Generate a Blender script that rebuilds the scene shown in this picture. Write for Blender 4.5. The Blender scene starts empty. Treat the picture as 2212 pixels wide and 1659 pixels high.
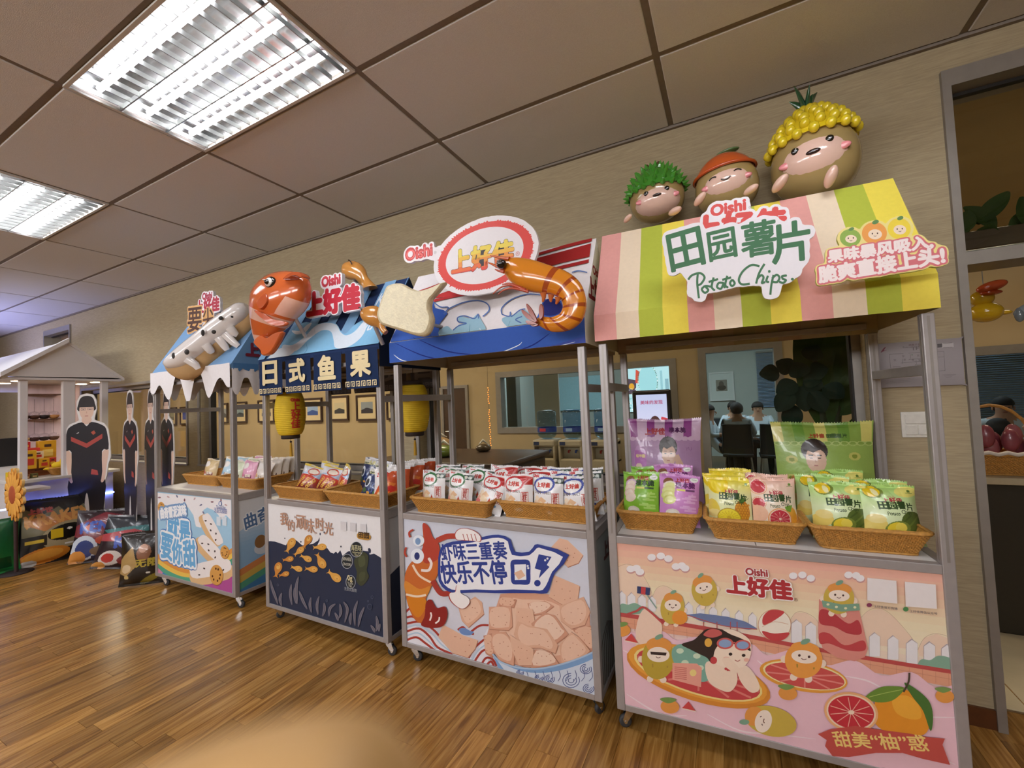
import bpy, bmesh, math, random
import numpy as np
from mathutils import Vector, Matrix
from mathutils.geometry import tessellate_polygon

# ------------------------------------------------------------------ camera, world, exposure
PW, PH, FPX = 2212, 1659, 917.18
CAMZ, YAW, PITCH, ROLL = 1.4576, math.radians(26.95), math.radians(2.376), math.radians(-2.47)
_f = Vector((-math.sin(YAW), math.cos(YAW), 0)); _r = Vector((math.cos(YAW), math.sin(YAW), 0)); _u = Vector((0, 0, 1))
FWD = _f*math.cos(PITCH) + _u*math.sin(PITCH); _u2 = _u*math.cos(PITCH) - _f*math.sin(PITCH)
RGT = _r*math.cos(ROLL) + _u2*math.sin(ROLL); UPV = _u2*math.cos(ROLL) - _r*math.sin(ROLL)
CAM = Vector((0, 0, CAMZ))
S = bpy.context.scene
COL = S.collection
cd = bpy.data.cameras.new('camera'); co = bpy.data.objects.new('camera', cd); COL.objects.link(co)
cd.sensor_fit = 'HORIZONTAL'; cd.sensor_width = 36.0; cd.lens = FPX/PW*36.0; cd.clip_start = 0.005; cd.clip_end = 100
co.matrix_world = Matrix(((RGT.x, UPV.x, -FWD.x, 0), (RGT.y, UPV.y, -FWD.y, 0), (RGT.z, UPV.z, -FWD.z, CAMZ), (0, 0, 0, 1)))
cd.dof.use_dof = True; cd.dof.focus_distance = 2.7; cd.dof.aperture_fstop = 5.6
S.camera = co
wd = bpy.data.worlds.new('world'); S.world = wd; wd.use_nodes = True
wd.node_tree.nodes['Background'].inputs[0].default_value = (.9, .85, .8, 1); wd.node_tree.nodes['Background'].inputs[1].default_value = 0.02
S.view_settings.view_transform = 'Standard'; S.view_settings.look = 'None'; S.view_settings.gamma = 1.0
S.view_settings.use_curve_mapping = False; S.view_settings.exposure = 0.1
try:
    S.cycles.use_denoising = True; S.cycles.max_bounces = 5; S.cycles.diffuse_bounces = 3; S.cycles.glossy_bounces = 2
    S.cycles.transparent_max_bounces = 10; S.cycles.transmission_bounces = 2; S.cycles.sample_clamp_indirect = 6.0; S.cycles.use_light_tree = False; S.cycles.use_adaptive_sampling = True; S.cycles.adaptive_threshold = .07
    S.cycles.caustics_reflective = False; S.cycles.caustics_refractive = False
except Exception: pass
TUBE_E = 44.0          # emission of the fluorescent tubes

# ------------------------------------------------------------------ pixel -> world helpers (authoring only)
def ray(px, py): return FWD + RGT*((px-PW/2)/FPX) - UPV*((py-PH/2)/FPX)
def onY(px, py, Y):
    d = ray(px, py); return CAM + d*((Y-CAM.y)/d.y)
def onZ(px, py, Z):
    d = ray(px, py); return CAM + d*((Z-CAM.z)/d.z)
def onX(px, py, X):
    d = ray(px, py); return CAM + d*((X-CAM.x)/d.x)
R = math.radians
random.seed(7)

# ------------------------------------------------------------------ colours and materials
def lin(h):
    if not isinstance(h, str): return tuple(h)[:3]
    h = h.lstrip('#'); o = []
    for i in (0, 2, 4):
        c = int(h[i:i+2], 16)/255
        o.append(c/12.92 if c <= .04045 else ((c+.055)/1.055)**2.4)
    return tuple(o)
MATS = {}
def nodes(name):
    m = bpy.data.materials.new(name); m.use_nodes = True
    nt = m.node_tree; b = nt.nodes['Principled BSDF']
    return m, nt, b
def mat(name, col, rough=.5, metal=0, noise=.06, scale=40, bump=0, bscale=200, coat=0, spec=.5, stretch=(1, 1, 1)):
    if name in MATS: return MATS[name]
    m, nt, b = nodes(name); c = lin(col)
    tc = nt.nodes.new('ShaderNodeTexCoord'); mp = nt.nodes.new('ShaderNodeMapping'); mp.inputs['Scale'].default_value = stretch
    nt.links.new(tc.outputs['Object'], mp.inputs[0])
    nz = nt.nodes.new('ShaderNodeTexNoise'); nz.inputs['Scale'].default_value = scale; nz.inputs['Detail'].default_value = 3
    nt.links.new(mp.outputs[0], nz.inputs['Vector'])
    rp = nt.nodes.new('ShaderNodeValToRGB'); e = rp.color_ramp.elements
    e[0].color = (*[x*(1-noise) for x in c], 1); e[1].color = (*[min(1, x*(1+noise)) for x in c], 1); e[0].position = .3; e[1].position = .7
    nt.links.new(nz.outputs['Fac'], rp.inputs[0]); nt.links.new(rp.outputs[0], b.inputs['Base Color'])
    b.inputs['Roughness'].default_value = rough; b.inputs['Metallic'].default_value = metal
    b.inputs['Coat Weight'].default_value = coat; b.inputs['Specular IOR Level'].default_value = spec
    if bump:
        n2 = nt.nodes.new('ShaderNodeTexNoise'); n2.inputs['Scale'].default_value = bscale; nt.links.new(mp.outputs[0], n2.inputs['Vector'])
        bp = nt.nodes.new('ShaderNodeBump'); bp.inputs['Strength'].default_value = bump; bp.inputs['Distance'].default_value = .004
        nt.links.new(n2.outputs['Fac'], bp.inputs['Height']); nt.links.new(bp.outputs[0], b.inputs['Normal'])
    MATS[name] = m; return m
def vcmat(name, rough=.5, metal=0, noise=.05, scale=60, bump=0, bscale=200, coat=0, spec=.5):
    """material whose flat print colours come from the mesh's colour attribute"""
    m, nt, b = nodes(name)
    at = nt.nodes.new('ShaderNodeAttribute'); at.attribute_name = 'Col'
    tc = nt.nodes.new('ShaderNodeTexCoord')
    nz = nt.nodes.new('ShaderNodeTexNoise'); nz.inputs['Scale'].default_value = scale; nt.links.new(tc.outputs['Object'], nz.inputs['Vector'])
    mr = nt.nodes.new('ShaderNodeMapRange'); mr.inputs['To Min'].default_value = 1-noise; mr.inputs['To Max'].default_value = 1+noise
    nt.links.new(nz.outputs['Fac'], mr.inputs['Value'])
    vm = nt.nodes.new('ShaderNodeVectorMath'); vm.operation = 'SCALE'
    nt.links.new(at.outputs['Color'], vm.inputs[0]); nt.links.new(mr.outputs[0], vm.inputs['Scale'])
    nt.links.new(vm.outputs[0], b.inputs['Base Color'])
    b.inputs['Roughness'].default_value = rough; b.inputs['Metallic'].default_value = metal; b.inputs['Coat Weight'].default_value = coat
    b.inputs['Specular IOR Level'].default_value = spec
    if bump:
        n2 = nt.nodes.new('ShaderNodeTexNoise'); n2.inputs['Scale'].default_value = bscale; nt.links.new(tc.outputs['Object'], n2.inputs['Vector'])
        bp = nt.nodes.new('ShaderNodeBump'); bp.inputs['Strength'].default_value = bump; bp.inputs['Distance'].default_value = .004
        nt.links.new(n2.outputs['Fac'], bp.inputs['Height']); nt.links.new(bp.outputs[0], b.inputs['Normal'])
    MATS[name] = m; return m
def emis(name, col, strength):
    m, nt, b = nodes(name); b.inputs['Base Color'].default_value = (*lin(col), 1)
    b.inputs['Emission Color'].default_value = (*lin(col), 1); b.inputs['Emission Strength'].default_value = strength
    if strength < 10: m.cycles.emission_sampling = 'NONE'
    MATS[name] = m; return m
def glassmat(name, tint, fres=1.25, rough=.01, gl=1.0):
    m, nt, b = nodes(name); nt.nodes.remove(b); out = nt.nodes['Material Output']
    tr = nt.nodes.new('ShaderNodeBsdfTransparent'); tr.inputs[0].default_value = (*tint, 1)
    gs = nt.nodes.new('ShaderNodeBsdfGlossy'); gs.inputs['Roughness'].default_value = rough; gs.inputs[0].default_value = (gl, gl, gl, 1)
    lw = nt.nodes.new('ShaderNodeLayerWeight'); lw.inputs['Blend'].default_value = .5
    pw = nt.nodes.new('ShaderNodeMath'); pw.operation = 'POWER'; pw.inputs[1].default_value = 4.0; nt.links.new(lw.outputs['Facing'], pw.inputs[0])
    fr = nt.nodes.new('ShaderNodeMath'); fr.operation = 'MULTIPLY_ADD'; fr.inputs[1].default_value = .7; fr.inputs[2].default_value = (fres-1)*.12; nt.links.new(pw.outputs[0], fr.inputs[0])
    mx = nt.nodes.new('ShaderNodeMixShader'); nt.links.new(fr.outputs[0], mx.inputs[0]); nt.links.new(tr.outputs[0], mx.inputs[1]); nt.links.new(gs.outputs[0], mx.inputs[2])
    nt.links.new(mx.outputs[0], out.inputs[0]); MATS[name] = m; return m
ALU = mat('aluminium', '#a9a3a1', .42, .35, .04, 30)
ALUD = mat('aluminium_frame', '#9a948d', .4, .4, .05, 20)
CHROME = mat('chrome', '#d8d8d8', .18, 1.0, .02)
RUBBER = mat('rubber', '#3a3a3c', .6)
WHITE = mat('white_laminate', '#e9e6e2', .35, 0, .02, 8)
BLACK = mat('black_plastic', '#17171a', .4)
MATTE = vcmat('matte_print', .75); PRINT = vcmat('panel_print', .5, noise=.03); GLOSS = vcmat('gloss_paint', .16, coat=.6, noise=.03)
FABRIC = vcmat('printed_fabric', .9, bump=.25, bscale=500, spec=.2)
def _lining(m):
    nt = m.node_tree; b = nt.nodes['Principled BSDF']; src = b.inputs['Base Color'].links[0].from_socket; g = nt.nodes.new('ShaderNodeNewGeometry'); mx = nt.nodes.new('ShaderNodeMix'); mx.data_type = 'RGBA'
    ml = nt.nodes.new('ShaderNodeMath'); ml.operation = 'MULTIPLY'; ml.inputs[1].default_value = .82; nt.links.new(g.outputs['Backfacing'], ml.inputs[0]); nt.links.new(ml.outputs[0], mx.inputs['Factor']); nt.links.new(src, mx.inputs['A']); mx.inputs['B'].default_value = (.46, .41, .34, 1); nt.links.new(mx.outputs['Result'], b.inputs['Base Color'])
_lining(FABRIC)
FOIL = vcmat('foil_print', .3, noise=.05, bump=.5, bscale=28, coat=.3)
PAPER = vcmat('paper', .8); FELT = vcmat('rough_foam', .85, noise=.14, scale=45, bump=.9, bscale=90)
WICK = mat('wicker', '#c08a40', .55, 0, .22, 90, .3, 300)
GLASS = glassmat('window_glass', (.93, .95, .94), 1.12)
TINTGL = glassmat('bottle_plastic', (.55, .72, .86), 1.3, .05)

# ------------------------------------------------------------------ mesh building
class MB:
    def __init__(s): s.v = []; s.f = []; s.c = []; s.sm = []
    def add(s, vs, fs, col=None, smooth=False):
        n = len(s.v); s.v += [tuple(x) for x in vs]; c = lin(col) if col is not None else (1, 1, 1)
        for q in fs: s.f.append(tuple(n+i for i in q)); s.c.append(c); s.sm.append(smooth)
        return s
    def box(s, x0, x1, y0, y1, z0, z1, col=None):
        vs = [(x, y, z) for z in (z0, z1) for y in (y0, y1) for x in (x0, x1)]
        return s.add(vs, [(0, 2, 3, 1), (4, 5, 7, 6), (0, 1, 5, 4), (2, 6, 7, 3), (0, 4, 6, 2), (1, 3, 7, 5)], col)
    def bbox(s, x0, x1, y0, y1, z0, z1, b=.004, col=None):
        """box with chamfered vertical and horizontal edges"""
        xs = ((x0, x1), (y0, y1), (z0, z1)); pts = []; 
        bm = bmesh.new(); bmesh.ops.create_cube(bm, size=1)
        for v in bm.verts: v.co = Vector([xs[i][0] if v.co[i] < 0 else xs[i][1] for i in range(3)])
        bmesh.ops.bevel(bm, geom=bm.edges[:], offset=b, segments=2, affect='EDGES', profile=.5)
        s.addbm(bm, col); return s
    def addbm(s, bm, col=None, smooth=False, M=None):
        bm.verts.index_update()
        s.add([(M @ v.co if M else v.co) for v in bm.verts], [[v.index for v in f.verts] for f in bm.faces], col, smooth); bm.free(); return s
    def grid(s, fn, nu, nv, col=None, smooth=True, wrapu=False, wrapv=False):
        vs = []; fs = []; mu = nu if wrapu else nu+1; mv = nv if wrapv else nv+1
        for j in range(mv):
            for i in range(mu): vs.append(tuple(fn(i/nu, j/nv)))
        for j in range(nv):
            for i in range(nu):
                a = j*mu+i; b = j*mu+(i+1) % mu; c = ((j+1) % mv)*mu+(i+1) % mu; d = ((j+1) % mv)*mu+i
                fs.append((a, b, c, d))
        n = len(s.v); s.v += vs; 
        for q in fs:
            s.f.append(tuple(n+i for i in q)); s.sm.append(smooth)
        if callable(col):
            for j in range(nv):
                for i in range(nu): s.c.append(lin(col((i+.5)/nu, (j+.5)/nv)))
        else: s.c += [lin(col) if col is not None else (1, 1, 1)]*len(fs)
        return s
    def tube(s, pts, r, n=8, col=None, caps=True, smooth=True, flat=1.0):
        pts = [Vector(p) for p in pts]; m = len(pts); rs = r if isinstance(r, (list, tuple)) else [r]*m
        rings = []; up = None
        for i, p in enumerate(pts):
            t = (pts[min(i+1, m-1)]-pts[max(i-1, 0)]).normalized()
            if up is None:
                up = Vector((0, 0, 1)) if abs(t.z) < .9 else Vector((1, 0, 0))
            a = (up - t*up.dot(t)).normalized(); b = t.cross(a); up = a
            rings.append([p + a*(math.cos(2*math.pi*k/n)*rs[i]) + b*(math.sin(2*math.pi*k/n)*rs[i]*flat) for k in range(n)])
        vs = [q for rg in rings for q in rg]; fs = [(i*n+k, i*n+(k+1) % n, (i+1)*n+(k+1) % n, (i+1)*n+k) for i in range(m-1) for k in range(n)]
        s.add(vs, fs, col, smooth)
        if caps: s.add(rings[0], [tuple(range(n))[::-1]], col); s.add(rings[-1], [tuple(range(n))], col)
        return s
    def lathe(s, prof, n=20, col=None, c=(0, 0, 0), smooth=True, M=None):
        vs = []; 
        for (r, z) in prof:
            for k in range(n):
                a = 2*math.pi*k/n; q = Vector((r*math.cos(a), r*math.sin(a), z))
                if M: q = M @ q
                vs.append(q+Vector(c))
        fs = [(i*n+k, i*n+(k+1) % n, (i+1)*n+(k+1) % n, (i+1)*n+k) for i in range(len(prof)-1) for k in range(n)]
        if callable(col):
            for i in range(len(prof)-1):
                pass
        return s.add(vs, fs, col, smooth)
    def ell(s, c, r, col=None, M=None, nu=20, nv=12, fn=None):
        c = Vector(c)
        def g(u, v):
            a = 2*math.pi*u; b = math.pi*(v-.5); q = Vector((math.cos(a)*math.cos(b)*r[0], math.sin(a)*math.cos(b)*r[1], math.sin(b)*r[2]))
            if fn: q = fn(q)
            if M: q = M @ q
            return q+c
        return s.grid(g, nu, nv, col, True, wrapu=True)
    def prism(s, poly, d0, d1, frame, col=None, scol=None, smooth=False):
        """poly: list of (u,v); frame(u,v,d) -> 3D"""
        if area(poly) < 0: poly = poly[::-1]
        n = len(poly); tri = tessellate_polygon([[Vector((u, v, 0)) for u, v in poly]])
        a = [frame(u, v, d0) for u, v in poly]; b = [frame(u, v, d1) for u, v in poly]
        s.add(a, [t[::-1] for t in tri], col); s.add(b, [tuple(t) for t in tri], col)
        s.add(a+b, [(i, (i+1) % n, n+(i+1) % n, n+i) for i in range(n)], scol if scol is not None else col, smooth); return s
    def build(s, name, m, parent=None, loc=None, rot=None, fixn=False):
        me = bpy.data.meshes.new(name); me.from_pydata(s.v, [], s.f)
        if any(s.sm): me.polygons.foreach_set('use_smooth', s.sm)
        at = me.attributes.new('Col', 'FLOAT_COLOR', 'CORNER')
        cnt = np.array([len(f) for f in s.f]); c4 = np.ones((len(s.f), 4), 'f'); c4[:, :3] = np.array(s.c, 'f').reshape(-1, 3)
        at.data.foreach_set('color', np.repeat(c4, cnt, axis=0).ravel())
        if fixn:
            bm = bmesh.new(); bm.from_mesh(me); bmesh.ops.recalc_face_normals(bm, faces=bm.faces); bm.to_mesh(me); bm.free()
        me.materials.append(m); me.update()
        return link(name, me, parent, loc, rot)
def area(p): return .5*sum(p[i][0]*p[(i+1) % len(p)][1]-p[(i+1) % len(p)][0]*p[i][1] for i in range(len(p)))
def link(name, me, parent=None, loc=None, rot=None):
    o = bpy.data.objects.new(name, me); COL.objects.link(o)
    if parent: o.parent = parent
    if loc is not None: o.location = loc
    if rot is not None: o.rotation_euler = rot
    return o
def tag(o, label=None, cat=None, group=None, kind=None):
    if label: o['label'] = label
    if cat: o['category'] = cat
    if group: o['group'] = group
    if kind: o['kind'] = kind
    return o
def thing(name, label, cat, loc=(0, 0, 0), rz=0, group=None):
    return tag(link(name, None, None, loc, (0, 0, rz)), label, cat, group)
def dup(root, loc, rot=None, label=None, group=None, parent=None):
    r = root.copy(); COL.objects.link(r); r.location = loc; r.parent = parent
    if rot is not None: r.rotation_euler = rot
    if label: r['label'] = label
    if group: r['group'] = group
    for ch in [o for o in root.children]:
        c = ch.copy(); COL.objects.link(c); c.parent = r
        for g in [o for o in ch.children]:
            d = g.copy(); COL.objects.link(d); d.parent = c
    return r
def sm(pts, closed=True, n=5):
    """Catmull-Rom smoothing of a 2-D point list"""
    m = len(pts); out = []; rg = range(m) if closed else range(m-1)
    for i in rg:
        if closed: p0, p1, p2, p3 = pts[(i-1) % m], pts[i], pts[(i+1) % m], pts[(i+2) % m]
        else: p0, p1, p2, p3 = pts[max(i-1, 0)], pts[i], pts[i+1], pts[min(i+2, m-1)]
        for k in range(n):
            t = k/n; out.append(tuple(.5*(2*b+(c-a)*t+(2*a-5*b+4*c-d)*t*t+(3*b-a-3*c+d)*t**3) for a, b, c, d in zip(p0, p1, p2, p3)))
    if not closed: out.append(tuple(pts[-1]))
    return out

# ------------------------------------------------------------------ lettering
_TX = {}
def text_tris(s):
    """triangles of a line of lettering, unit size: (list of ((x,y),(x,y),(x,y)), x0, x1, y0, y1)"""
    if s in _TX: return _TX[s]
    cu = bpy.data.curves.new('lettering', 'FONT'); cu.body = s; cu.size = 1; cu.resolution_u = 3
    ob = bpy.data.objects.new('lettering', cu); me = ob.to_mesh()
    v = [(q.co.x, q.co.y) for q in me.vertices]; me.calc_loop_triangles()
    t = [tuple(v[i] for i in l.vertices) for l in me.loop_triangles]; ob.to_mesh_clear(); bpy.data.objects.remove(ob); bpy.data.curves.remove(cu)
    xs = [p[0] for p in v]; ys = [p[1] for p in v]
    _TX[s] = (t, min(xs), max(xs), min(ys), max(ys)); return _TX[s]
def place_text(s, a, b, hs=1.0, bold=0, skew=0, n=8):
    """triangles in the plane: lettering whose baseline box runs from a to b; hs stretches its height; bold = stamp radius"""
    t, x0, x1, y0, y1 = text_tris(s); a = np.array(a, float); b = np.array(b, float)
    e = b-a; L = np.hypot(*e); k = L/(x1-x0); e /= L; nrm = np.array((-e[1], e[0]))
    T = np.array(t); X = (T[:, :, 0]-x0)*k; Y = (T[:, :, 1]-y0)*k*hs; X = X+skew*Y
    P = a + X[..., None]*e + Y[..., None]*nrm
    if bold:
        P = np.concatenate([P]+[P+bold*np.array((math.cos(2*math.pi*i/n), math.sin(2*math.pi*i/n))) for i in range(n)])
    return P
def raster(tris, x0, y0, h, nx, ny, mask=None):
    """boolean grid covered by triangles"""
    M = np.zeros((ny, nx), bool) if mask is None else mask
    tris = np.asarray(tris, float); lo_ = tris.min(1).tolist() if len(tris) else []; hi_ = tris.max(1).tolist() if len(tris) else []; tris = tris.tolist()
    for t, l_, g_ in zip(tris, lo_, hi_):
        i0, i1 = int((l_[0]-x0)/h), int((g_[0]-x0)/h)+1; j0, j1 = int((l_[1]-y0)/h), int((g_[1]-y0)/h)+1
        i0, j0 = max(i0, 0), max(j0, 0); i1, j1 = min(i1, nx-1), min(j1, ny-1)
        if i1 < i0 or j1 < j0: continue
        GX = (x0+(np.arange(i0, i1+1)+.5)*h)[None, :]; GY = (y0+(np.arange(j0, j1+1)+.5)*h)[:, None]
        ins = np.True_; A = (t[1][0]-t[0][0])*(t[2][1]-t[0][1])-(t[2][0]-t[0][0])*(t[1][1]-t[0][1])
        if abs(A) < 1e-14: continue
        sg = 1 if A > 0 else -1
        for k in range(3):
            p, q = t[k], t[(k+1) % 3]; ins = ins & (sg*((q[0]-p[0])*(GY-p[1])-(q[1]-p[1])*(GX-p[0])) >= -1e-9)
        M[j0:j1+1, i0:i1+1] |= ins
    return M
def dilate(M, r):
    out = M.copy(); R2 = int(math.ceil(r))
    for dy in range(-R2, R2+1):
        for dx in range(-R2, R2+1):
            if dx*dx+dy*dy <= r*r:
                ys, yd = (slice(dy, None), slice(None, -dy)) if dy > 0 else ((slice(None, dy), slice(-dy, None)) if dy < 0 else (slice(None), slice(None)))
                xs, xd = (slice(dx, None), slice(None, -dx)) if dx > 0 else ((slice(None, dx), slice(-dx, None)) if dx < 0 else (slice(None), slice(None)))
                out[ys, xs] |= M[yd, xd]
    return out
def outlines(tris, r, h=None, extra=(), keep=1):
    """outer contours of lettering grown by r: list of smooth polygons (holes filled)"""
    P = np.asarray(tris); lo = P.reshape(-1, 2).min(0)-r*1.3; hi = P.reshape(-1, 2).max(0)+r*1.3
    for e in extra: lo = np.minimum(lo, np.min(e, 0)-r*1.3); hi = np.maximum(hi, np.max(e, 0)+r*1.3)
    h = h or r/5; nx, ny = int((hi[0]-lo[0])/h)+3, int((hi[1]-lo[1])/h)+3
    M = raster(P, lo[0], lo[1], h, nx, ny)
    for e in extra:
        tr = tessellate_polygon([[Vector((u, v, 0)) for u, v in e]]); M = raster(np.array([[e[i] for i in t] for t in tr], float), lo[0], lo[1], h, nx, ny, M)
    M = dilate(M, r/h); M = np.pad(M, 1); nxt = {}
    ys, xs = np.nonzero(M)
    for y, x in zip(ys.tolist(), xs.tolist()):
        if not M[y-1, x]: nxt.setdefault((x, y), []).append((x+1, y))
        if not M[y, x+1]: nxt.setdefault((x+1, y), []).append((x+1, y+1))
        if not M[y+1, x]: nxt.setdefault((x+1, y+1), []).append((x, y+1))
        if not M[y, x-1]: nxt.setdefault((x, y+1), []).append((x, y))
    loops = []
    while nxt:
        st = next(iter(nxt)); cur = st; lp = []
        while True:
            lp.append(cur); L = nxt[cur]; nx_ = L.pop()
            if not L: del nxt[cur]
            cur = nx_
            if cur == st: break
        loops.append(lp)
    loops = [l for l in loops if area(l) > 0]; loops.sort(key=lambda l: -area(l)); out = []
    for l in loops[:keep]:
        p = np.array(l, float)
        for _ in range(6): p = .5*p+.25*(np.roll(p, 1, 0)+np.roll(p, -1, 0))
        p = p[::3]; out.append([(lo[0]+(x-1)*h, lo[1]+(y-1)*h) for x, y in p])
    return out

# ------------------------------------------------------------------ flat print on a panel
class Art:
    """flat print: shapes in photo-pixel coordinates of one zoom, carried onto the plane by pix2uv, clipped to rect, laid in thin layers"""
    def __init__(s, pix2uv, rect, frame, eps=4e-5):
        s.p2 = pix2uv; s.rect = rect; s.frame = frame; s.eps = eps; s.L = 1; s.cnt = 0; s.mb = MB(); s.o = (0, 0); s.k = 1.0
    def zoom(s, ox, oy, k): s.o = (ox, oy); s.k = k; return s
    def uv(s, p): return s.p2(s.o[0]+p[0]/s.k, s.o[1]+p[1]/s.k)
    def clip(s, P):
        x0, x1, y0, y1 = s.rect
        for ax, val, sg in ((0, x0, 1), (0, x1, -1), (1, y0, 1), (1, y1, -1)):
            out = []; n = len(P)
            for i in range(n):
                a, b = P[i], P[(i+1) % n]; da, db = sg*(a[ax]-val), sg*(b[ax]-val)
                if da >= 0: out.append(a)
                if (da > 0 and db < 0) or (da < 0 and db > 0):
                    t = da/(da-db); out.append((a[0]+(b[0]-a[0])*t, a[1]+(b[1]-a[1])*t))
            P = out
            if len(P) < 3: return []
        return P
    def raw(s, P, col, adv=True):
        P = s.clip(list(P))
        if len(P) < 3: return s
        if area(P) < 0: P = P[::-1]
        tr = tessellate_polygon([[Vector((u, v, 0)) for u, v in P]]); s.cnt += 1; d = s.L*s.eps+(s.cnt % 30)*1.2e-6
        s.mb.add([s.frame(u, v, d) for u, v in P], [t for t in tr], col)
        if adv: s.L += 1
        return s
    def poly(s, pts, col): return s.raw([s.uv(p) for p in pts], col)
    def blob(s, pts, col, n=5): return s.poly(sm(pts, True, n), col)
    def ell(s, cx, cy, rx, ry, col, rot=0, n=28, a0=0, a1=360):
        c, q = math.cos(R(rot)), math.sin(R(rot)); pts = []
        for i in range(n+(0 if a1-a0 >= 360 else 1)):
            a = R(a0+(a1-a0)*i/n); x, y = rx*math.cos(a), ry*math.sin(a); pts.append((cx+c*x-q*y, cy+q*x+c*y))
        return s.poly(pts, col)
    def stroke(s, pts, w, col, smooth=True, closed=False, taper=False):
        P = sm(pts, closed, 5) if smooth and len(pts) > 2 else list(pts)
        if closed: P = P+[P[0]]
        n = len(P); 
        for i in range(n-1):
            a, b = np.array(P[i]), np.array(P[i+1]); e = b-a; L = np.hypot(*e)
            if L < 1e-6: continue
            m = np.array((-e[1], e[0]))/L
            w0, w1 = (w/2, w/2) if not taper else (w/2*math.sin(math.pi*(.08+.84*i/(n-1))), w/2*math.sin(math.pi*(.08+.84*(i+1)/(n-1))))
            s.raw([s.uv(p) for p in (a+m*w0, b+m*w1, b-m*w1, a-m*w0)], col, False)
            if w > 3 and i: s.ellc(P[i], w0, col)
        s.L += 1; return s
    def ellc(s, c, r, col): s.raw([s.uv((c[0]+r*math.cos(k*math.pi/4), c[1]+r*math.sin(k*math.pi/4))) for k in range(8)], col, False)
    def text(s, t, a, b, col, hs=1.0, bold=0, skew=0):
        """baseline from pixel a to pixel b; bold as a share of the text width"""
        ua, ub = s.uv(a), s.uv(b); L = math.hypot(ub[0]-ua[0], ub[1]-ua[1])
        s.tris(place_text(t, ua, ub, hs, bold*L, skew), col, len(text_tris(t)[0])); s.L += 1; return s
    def tris(s, P, col, nt=None):
        """many triangles of one colour; copies of nt triangles are stacked a hair apart"""
        x0, x1, y0, y1 = s.rect; nt = nt or len(P); X, Y = P[..., 0], P[..., 1]
        ok = (X.min(1) >= x0) & (X.max(1) <= x1) & (Y.min(1) >= y0) & (Y.max(1) <= y1); ar = (X[:, 1]-X[:, 0])*(Y[:, 2]-Y[:, 0])-(X[:, 2]-X[:, 0])*(Y[:, 1]-Y[:, 0]); vs = []; fs = []
        for i in range(len(P)):
            if ok[i]:
                d = s.L*s.eps+(i//nt)*4e-6; k = len(vs); vs += [s.frame(P[i, j, 0], P[i, j, 1], d) for j in range(3)]; fs.append((k, k+1, k+2) if ar[i] > 0 else (k, k+2, k+1))
            elif not (X[i].max() < x0 or X[i].min() > x1 or Y[i].max() < y0 or Y[i].min() > y1): s.raw([tuple(p) for p in P[i]], col, False)
        s.mb.add(vs, fs, col); return s
    def words(s, t, a, b, col, hs=1.0, bold=0):
        """lettering given in the plane's own metres"""
        s.tris(place_text(t, a, b, hs, bold), col, len(text_tris(t)[0])); s.L += 1; return s
    def halo(s, t, a, b, col, r, hs=1.0, skew=0):
        ua, ub = s.uv(a), s.uv(b); L = math.hypot(ub[0]-ua[0], ub[1]-ua[1])
        for o in outlines(place_text(t, ua, ub, hs, 0, skew), r*L, keep=12): s.raw(o, col, False)
        s.L += 1; return s
    def build(s, name, m, parent): return s.mb.build(name, m, parent)
# ------------------------------------------------------------------ the room
YW, HC = 2.533, 2.97
XL, XR, YB = -13.4, 2.7, -4.2
def wallpaper():
    m, nt, b = nodes('wallpaper')
    tc = nt.nodes.new('ShaderNodeTexCoord'); mp = nt.nodes.new('ShaderNodeMapping'); mp.inputs['Scale'].default_value = (12, 12, 190)
    nz = nt.nodes.new('ShaderNodeTexNoise'); nz.inputs['Scale'].default_value = 1.2; nz.inputs['Detail'].default_value = 2
    nt.links.new(tc.outputs['Object'], mp.inputs[0]); nt.links.new(mp.outputs[0], nz.inputs['Vector'])
    rp = nt.nodes.new('ShaderNodeValToRGB'); e = rp.color_ramp.elements; e[0].color = (*lin('#a69679'), 1); e[1].color = (*lin('#b7a787'), 1); e[0].position = .3; e[1].position = .7
    nt.links.new(nz.outputs['Fac'], rp.inputs[0]); nt.links.new(rp.outputs[0], b.inputs['Base Color']); b.inputs['Roughness'].default_value = .85
    bp = nt.nodes.new('ShaderNodeBump'); bp.inputs['Strength'].default_value = .25; bp.inputs['Distance'].default_value = .002
    nt.links.new(nz.outputs['Fac'], bp.inputs['Height']); nt.links.new(bp.outputs[0], b.inputs['Normal']); b.inputs['Specular IOR Level'].default_value = .25
    return m
WALLP = wallpaper()
BEIGE = mat('hall_paint', '#b9a37c', .8, 0, .04, 3)
COOL = mat('meeting_room_paint', '#b6bbb4', .8, 0, .03, 3)
TILEM = mat('ceiling_tile_board', '#e3e2e3', .9, 0, .03, 160, .3, 400)
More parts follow.
